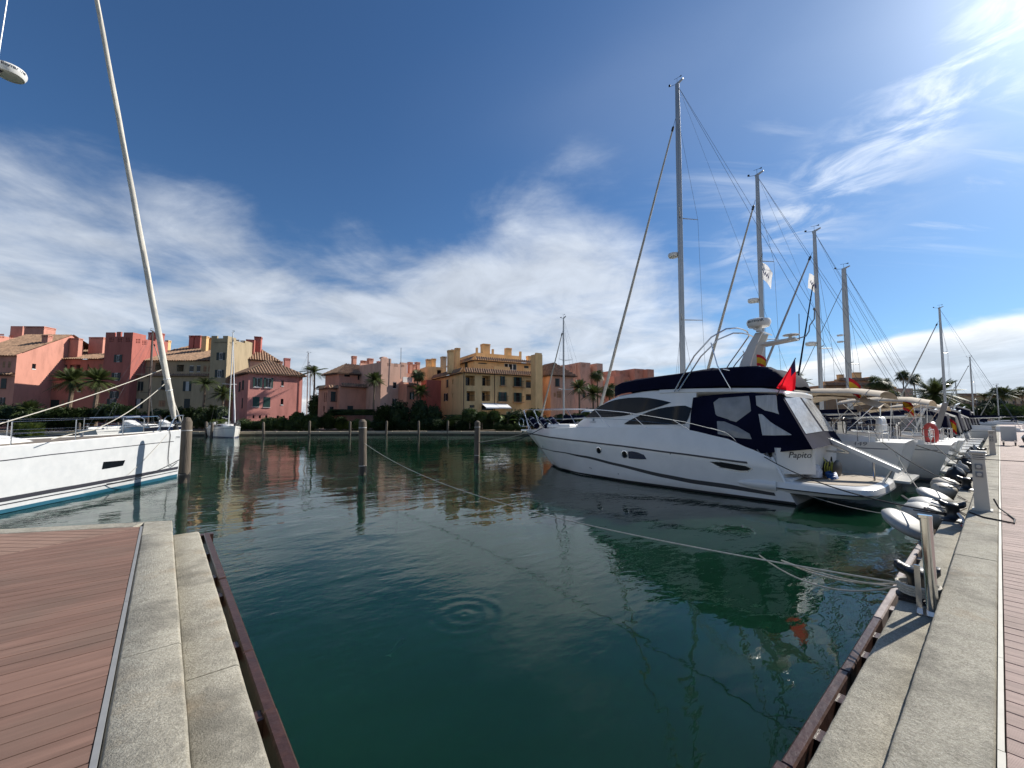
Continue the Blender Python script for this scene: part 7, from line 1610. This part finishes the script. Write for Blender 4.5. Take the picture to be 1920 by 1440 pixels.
def pedestal(label, x, y, h=1.02):
    t = thing('service_pedestal', label, 'pedestal', (x, y, QZ), 'quay service pedestals'); b = MB(); w0, w1 = .112, .094
    b.loft([[Vector((x + sx * w, y + sy * w * .82, QZ + z)) for sx, sy in ((-1, -1), (1, -1), (1, 1), (-1, 1))] for w, z in ((w0, 0), (w1, h * .86))], True, True); body = b.build('body', M_ped, t)
    for k in range(3):
        b = MB(); z = QZ + h * (.87 + .035 * k); b.cbox((x - w1 - .012, y - w1 * .85 - .01, z), (x + w1 + .012, y + w1 * .85 + .01, z + h * .022), .004); b.build('louvre', M_ped, t)
    b = MB(); b.box((x - w1 * .8, y - w1 * .7, QZ + h * .85), (x + w1 * .8, y + w1 * .7, QZ + h * .97)); b.build('lamp_core', M_black, t)
    b = MB(); b.cbox((x - w1 - .03, y - w1 * .85 - .025, QZ + h * .965), (x + w1 + .03, y + w1 * .85 + .025, QZ + h), .02); b.build('cap', M_ped, t)
    for z in (.74, .61):
        wf = lerp(w0, w1, z / .86); c = Vector((x - wf - .004, y, QZ + h * z)); b = MB(); b.cbox((c.x - .02, c.y - .045, c.z - .05), (c.x + .01, c.y + .045, c.z + .045), .006); so = b.build('socket', M_grey, t)
        b = MB(); b.lathe([(.03, 0), (.03, .02), (.022, .024), (.02, .018)], c - Vector((.018, 0, 0)), (-1, 0, .1), 14); b.build('cover', M_ped, so)
    b = MB(); b.box((x - .15, y - .12, QZ - .001), (x + .15, y + .12, QZ + .018)); b.build('base_plate', M_ped, t); return t
pedestal('cream service pedestal with two sockets, nearest on the quay', 10.95, .285); pedestal('cream service pedestal halfway along the quay', 26.7, .27); pedestal('cream service pedestal farthest along the quay', 39.2, .27)
rope('power_cable', 'dark cable looping from the first pedestal on to the deck', [(11.05, .15, QZ + .2), (11.0, .10, QZ + .06), (10.7, .0, QZ + .012), (10.3, -.06, QZ + .012), (9.9, -.05, QZ + .012), (10.1, .25, QZ + .014), (10.45, .42, QZ + .014)], .012, M_ropedk)
rope('power_cable', 'thin cable straying over the quay step behind the first pedestal', [(11.2, .5, SZ + .02), (11.6, .6, SZ + .012), (12.1, .52, SZ + .012), (12.5, .66, SZ + .012), (13.1, .55, SZ + .012), (13.6, .7, SZ + .03)], .012, pm('brown_cable', (.12, .09, .06), .7))
rope('power_cable', 'dark cable crossing the quay deck near the second pedestal', [(23.6, .5, QZ + .012), (23.5, -.3, QZ + .012), (23.7, -1.2, QZ + .012), (23.5, -3, QZ + .012)], .012, M_ropedk)
# big round fenders hung over the edge
M_fend = pm('weathered_white_fender', (.46, .45, .41), .55, var=.18, scale=4, dirt_or_caustic=(.36, .35, .31), dscale=2.5, damt=.5); M_fend2 = pm('cream_fender', (.50, .45, .36), .55, var=.12, scale=4)
def disc(label, c, r_, th, ax, mat):
    t = thing('disc_fender', label, 'fender', c, 'round white quay fenders'); b = MB(); b.lathe([(r_ * .05, -th), (r_ * .6, -th * .95), (r_ * .9, -th * .6), (r_, 0), (r_ * .9, th * .6), (r_ * .6, th * .95), (r_ * .05, th)], c, ax, 28); b.build('body', mat, t, smooth='all')
    b = MB(); cc = Vector(c); b.tube([cc + Vector((0, -.1, r_ * .7)), Vector((cc.x, .74, SZ + .03)), Vector((cc.x, .58, SZ + .03))], .012); b.build('lanyard', M_ropedk, t)
disc('white disc fender hung by the stern line, front of two upright ones', (11.5, 1.10, .80), .31, .20, (-.3, -.2, .93), M_fend); disc('white disc fender half hidden behind the front upright one', (12.15, 1.10, .82), .31, .20, (-.3, -.2, .93), M_fend)
disc('white disc fender tilted edge-on over the water nearest the handrail post', (10.8, 1.25, .72), .40, .10, (-.15, -.5, .85), M_fend); 
disc('cream disc fender farther along the quay, rear one', (16.6, 1.08, .82), .30, .19, (-.3, -.2, .93), M_fend2); disc('cream disc fender farther along the quay, middle one', (15.8, 1.06, .78), .26, .17, (-.3, -.2, .93), M_fend2); disc('pale disc fender tilted flat before the cream ones', (15.2, 1.2, .70), .36, .09, (-.15, -.4, .9), M_fend)
for k, (x, y, r_) in enumerate(((20.0, 1.05, .26), (21.2, 1.1, .24), (22.6, 1.05, .26), (25.5, 1.05, .26), (27.8, 1.05, .25), (30.4, 1.05, .26), (33, 1.05, .26), (36, 1.05, .26))):
    t = thing('ball_fender', ('pale ball fender under the second sloop stern', 'dark ball fender beside the second sloop stern line', 'pale ball fender before the second pedestal', 'dark ball fender left of the second pedestal', 'pale ball fender beyond the second pedestal', 'pale ball fender under the fourth sloop stern', 'dark ball fender near the far cruisers', 'pale ball fender at the first cruiser stern')[k], 'fender', (x, y, .75), 'ball fenders along the quay'); b = MB(); b.lathe([(.03, -r_), (r_ * .7, -r_ * .7), (r_, 0), (r_ * .7, r_ * .7), (.05, r_), (.04, r_ + .08), (.01, r_ + .1)], (x, y, .75), n=16); b.build('ball', M_fend if k % 3 else M_black, t, smooth='all')
# white board cart on the quay
ct = thing('board_cart', 'white board on a wheeled stand beyond the second pedestal', 'cart', (36.0, -.25, QZ)); b = MB(); b.cbox((35.95, -.55, QZ + .22), (36.05, .02, QZ + 1.05), .02); b.build('board', pm('grubby_white_board', (.55, .55, .53), .6, var=.1, scale=2), ct)
for y in (-.48, -.06):
    b = MB(); b.box((35.75, y - .04, QZ + .08), (36.25, y + .04, QZ + .30)); b.build('foot', M_steel, ct)
    b = MB(); b.lathe([(.03, -.03), (.09, -.03), (.09, .03), (.03, .03)], (35.8, y, QZ + .09), (0, 1, 0), 12); b.build('wheel', M_black, ct)
dg = thing('inflatable_dinghy', 'black inflatable dinghy on the quay at the right edge', 'dinghy', (36, -1.4, QZ)); b = MB(); b.tube([Vector((34.8, -.95, QZ + .35)), Vector((36.5, -.95, QZ + .4)), Vector((37.6, -1.2, QZ + .55)), Vector((37.9, -1.7, QZ + .6)), Vector((37.6, -2.2, QZ + .55)), Vector((36.5, -2.45, QZ + .4)), Vector((34.8, -2.45, QZ + .35))], .24, 12); b.build('tube', M_black, dg, smooth=True); b = MB(); b.box((34.9, -2.3, QZ + .2), (37.3, -1.1, QZ + .26)); b.box((34.8, -2.3, QZ + .2), (34.9, -1.1, QZ + .7)); b.build('floor', M_grey, dg)
b = MB(); b.tube([Vector((36.2, -.72, QZ + .42)), Vector((36.9, -.74, QZ + .47))], .03); b.build('stripe', M_white2, dg)
# ------------------------------------------------------------------ other boats
def cruiser(label, O, f, L_, half, zb, zs, col=M_white, canopy=M_navy, arch=True, group='motor cruisers along the right quay', ch=1.9, ttop=False):
    h = Hull(O, f, L_, [(0, half * .95), (.4, half), (.65, half * .9), (.85, half * .5), (1, 0)], [(0, zs), (.5, zs + .1), (1, zb)], [(0, .93), (.6, .85), (1, .4)], L_ * .12, .25, -.3, .8); t = thing('motor_cruiser', label, 'motorboat', h.O, group); hu = h.mesh(20, 7).build('hull', col, t, smooth=35)
    h.strip(lambda q: zs * .55, lambda q: zs * .55 + .07, .03, .9, .008).build('stripe', M_grstripe, hu, smooth=True); h.deck(0, 1, .02, .03).build('deck', M_deckw, t, smooth=True)
    b = MB(); b.prism([h.P(-.75, -half*.8, .38), h.P(-.75, half*.8, .38), h.P(.15, half*.86, .38), h.P(.15, -half*.86, .38)], (0, 0, .10)); b.build('swim_platform', M_white, t)
    b = MB(); rows = []
    for x, w, z in ((L_*.40, .72, .75), (L_*.50, .72, .70), (L_*.60, .62, .45), (L_*.74, .40, .12)): rows.append([h.P(x, half*w*y, h.S(x/L_) + z*q - .01) for y, q in ((-1, 0), (-.9, .8), (-.6, 1), (0, 1.06), (.6, 1), (.9, .8), (1, 0))])
    b.loft(rows); b.poly(rows[0]); cb = b.build('cabin', M_white, t, smooth=40)
    b = MB(); b.loft([[h.P(L_*.40, half*.74*y, h.S(.4) + .72 * (1 - .15*y*y)) for y in (-1, -.5, 0, .5, 1)], [h.P(L_*.34, half*.74*y, h.S(.4) + 1.28 * (1 - .12*y*y)) for y in (-1, -.5, 0, .5, 1)]]); b.build('windscreen', M_glass, cb)
    if canopy is not None:
        b = MB(); rows = []
        for x, z, w in ((L_*.36, ch - .55, .80), (L_*.33, ch - .12, .80), (L_*.22, ch, .82), (L_*.10, ch - .08, .84), (L_*.03, ch - .45, .86), (L_*.01, .25, .9)): rows.append([h.P(x, half*w*y, zs + z*q) for y, q in ((-1, .12), (-.97, .6), (-.85, .93), (-.4, 1), (.4, 1), (.85, .93), (.97, .6), (1, .12))])
        b.loft(rows); cn = b.build('canopy', canopy, t, smooth=35)
        for sx in (-1, 1):
            b = MB(); b.loft([[h.P(x, sx*(half*w + .02), zs + a), h.P(x, sx*(half*w + .015), zs + c)] for x, w, a, c in ((L_*.09, .83, .55, ch*.75), (L_*.2, .81, .55, ch*.8), (L_*.29, .79, .6, ch*.72))]); b.build('clear_panel', M_vinyl, cn)
    if arch:
        b = MB(); b.tube([h.P(L_*.20, -half*.9, zs), h.P(L_*.12, -half*.88, zs + ch + .1), h.P(L_*.10, 0, zs + ch + .3), h.P(L_*.12, half*.88, zs + ch + .1), h.P(L_*.20, half*.9, zs)], .07, 8); b.build('arch', M_white, t, smooth=True)
    if ttop:
        b = MB(); rows = []
        for x, z in ((L_*.2, ch - .15), (L_*.25, ch), (L_*.45, ch + .05), (L_*.5, ch - .1)): rows.append([h.P(x, half*y, zs + z + q) for y, q in ((-.8, -.15), (-.7, 0), (0, .08), (.7, 0), (.8, -.15))])
        b.loft(rows); tt = b.build('bimini', M_white2, t, smooth=True)
        for sx in (-1, 1): b = MB(); b.tube([h.P(L_*.35, sx*half*.75, zs), h.P(L_*.3, sx*half*.7, zs + ch - .1)], .025); b.build('pole', M_steel, tt)
    for sx in (-1, 1):
        b = MB(); pts = [h.P(h.x(q, 1), sx * max(.04, h.half(q, h.S(q)) - .06), h.S(q) + .5) for q in (.45, .6, .75, .88, .98)]; b.tube(pts, .014, 5)
        for p in pts: b.tube([p, p - Vector((0, 0, .5))], .012, 5)
        b.build('bow_rail', M_steel, t, smooth=True)
    return h, t
cruiser('white cruiser with navy hood beside the fourth sloop', (39.9, 1.9), UPY, 10, 1.75, 1.6, 1.2, ch=2.1); cruiser('white cruiser with raked sides and open stern, fifth berth', (43.9, 1.9), UPY, 9.5, 1.7, 1.5, 1.15, canopy=None); cruiser('white cruiser with black hood past the life ring', (47.9, 1.9), UPY, 10.5, 1.8, 1.6, 1.2, canopy=pm('black_canvas', (.012, .013, .016), .8), ch=2.0)
cruiser('white cruiser with navy canopy and arch in the far row', (52.3, 1.9), UPY, 11, 1.9, 1.7, 1.3, ch=2.3); cruiser('dark hulled cruiser in the far row', (57, 1.9), UPY, 10, 1.8, 1.5, 1.2, col=pm('navy_gelcoat', (.012, .018, .05), .2, coat=.4), canopy=MATS['black_canvas']); cruiser('white cruiser near the end of the far row', (62, 1.9), UPY, 10, 1.8, 1.6, 1.2)
cruiser('small white cruiser last in the far row', (68, 1.9), UPY, 9, 1.7, 1.5, 1.15, canopy=MATS['black_canvas']); cruiser('white flybridge boat far down the quay', (75, 1.9), UPY, 12, 2.0, 1.9, 1.4, ch=2.6); cruiser('dark canopied boat far down the quay', (84, 1.9), UPY, 11, 1.9, 1.8, 1.3, canopy=MATS['black_canvas'], ch=2.4); cruiser('grey hulled boat at the far end of the quay', (95, 1.9), UPY, 11, 1.9, 1.7, 1.3, canopy=M_navy)
gw_ = MB(); a_ = PA(1752, 818, 30.5); c_ = PA(1773, 755, 30.5); M = frame(a_, c_ - a_, (1, 0, 0)); gw_.cbox((0, -.11, -.04), ((c_ - a_).length, .11, .04), .02, M); tag(gw_.build('gangway', pm('dark_gangway', (.20, .19, .18), .5), None, org=a_), 'raised gangway plank standing up behind the red life ring', 'gangway')
# distant sailing boats
def far_yacht(label, pxm, pytop, D, a_=None, L_=10, mat=M_alu, f=UPY, bow=4.5, hullmat=None, genoa=M_sail, back=5.5):
    m0 = PY(pxm, pytop, D); O = Vector((m0.x, m0.y, 0)) - Vector((f[0], f[1], 0)).normalized() * back
    return sail_yacht(label, O, f, L_, L_ * .165, 1.5, 1.3, back, m0.z, m0.z * .9, genoa=genoa, mast_mat=mat, boom=True, hood=M_navy, group='distant sailing boats', full=False, rx=.12)
fy = far_yacht('slim sloop with dark mast far down the right quay', 1757, 578, 47, L_=11); far_yacht('distant sloop with thin grey mast near the far terraces', 1816, 670, 82, L_=11); far_yacht('distant sloop whose mast rises by the date palm', 1790, 716, 95, L_=9); far_yacht('distant sloop whose pale mast rises before the far right palms', 1867, 722, 88, L_=9)
far_yacht('grey masted sloop moored beyond the motor yacht bow', 1055, 597, 40, L_=9.5, f=(.25, .97), back=4.2)
sb = sail_yacht('small white sailboat moored bow-on below the buff house', PY(409, 815, 57.0), (PY(450, 815, 50.5) - PY(409, 815, 57.0)), 7.8, 1.55, 1.5, 1.2, 4.7, PY(438, 622, 53.3).z, PY(438, 632, 53.3).z, genoa=pm('white_sailcloth', (.66, .66, .66), .85, var=.1), mast_mat=M_white2, stripe=pm('navy_stripe', (.012, .03, .12), .4), hood=None, group='distant sailing boats', full=True, rx=.10, spread=(.45,))
far_yacht('dark masted sailboat half hidden behind the left yacht', 289, 622, 50, mat=pm('dark_wood_mast', (.045, .03, .022), .6, var=.2), f=(.8, .6), L_=10); far_yacht('far sailboat with thin mast beside the windblown palm', 580, 662, 88, L_=9, f=(.9, -.4)); far_yacht('far sailboat with a second thin mast in the gap', 584, 690, 95, L_=8, f=(.9, -.4))
cruiser('pale blue motorboat with white wheelhouse behind the left yacht rails', PY(212, 800, 47), (PY(280, 800, 47) - PY(212, 800, 47)), 4.2, .95, 1.55, 1.45, col=pm('pale_blue_gelcoat', (.35, .48, .58), .3, coat=.2), canopy=None, arch=False, group='small boats along the far shore'); cruiser('dark navy launch behind the left yacht pulpit', PY(270, 800, 44), (PY(328, 800, 45) - PY(270, 800, 44)), 3.6, .9, 1.6, 1.5, col=MATS['navy_gelcoat'], canopy=None, arch=False, group='small boats along the far shore')
cruiser('open white boat with white bimini beyond the motor yacht bow', PY(1150, 800, 38), (PY(1090, 800, 40) - PY(1150, 800, 38)), 5.6, 1.2, 1.7, 1.5, canopy=None, arch=False, ttop=True, ch=1.75, group='small boats along the far shore')
b = MB(); p = PY(752, 680, 69); b.tube([Vector((p.x, p.y, 9)), PY(752, 652, 69)], .05); tag(b.build('flagpole', M_grey, None, org=Vector((p.x, p.y, 9))), 'bare pole rising from the villa tower roof', 'pole')
# fish just under the surface
fc_ = PZ(745, 1212, -.13); fd_ = (PZ(760, 1196, -.13) - fc_).normalized(); b = MB(); rows = []; sd_ = Vector((fd_.y, -fd_.x, 0))
for u, w in ((-.16, .006), (-.12, .014), (-.05, .032), (.03, .040), (.10, .032), (.15, .018), (.17, .004)): rows.append([fc_ + fd_ * u + sd_ * w * .7 * math.cos(a) + Vector((0, 0, w * 1.2 * math.sin(a))) for a in [2*math.pi*j/8 for j in range(8)]])
b.loft(rows, True, True); fi = tag(b.build('fish', pm('silver_fish', (.22, .26, .22), .4, var=.2), None, smooth=True, org=fc_.copy()), 'grey fish swimming just under the surface near the ripple rings', 'fish')
b = MB(); t0_ = fc_ - fd_ * .16; b.poly([t0_, t0_ - fd_ * .07 + sd_ * .05, t0_ - fd_ * .05, t0_ - fd_ * .07 - sd_ * .05]); b.build('tail', MATS['silver_fish'], fi)
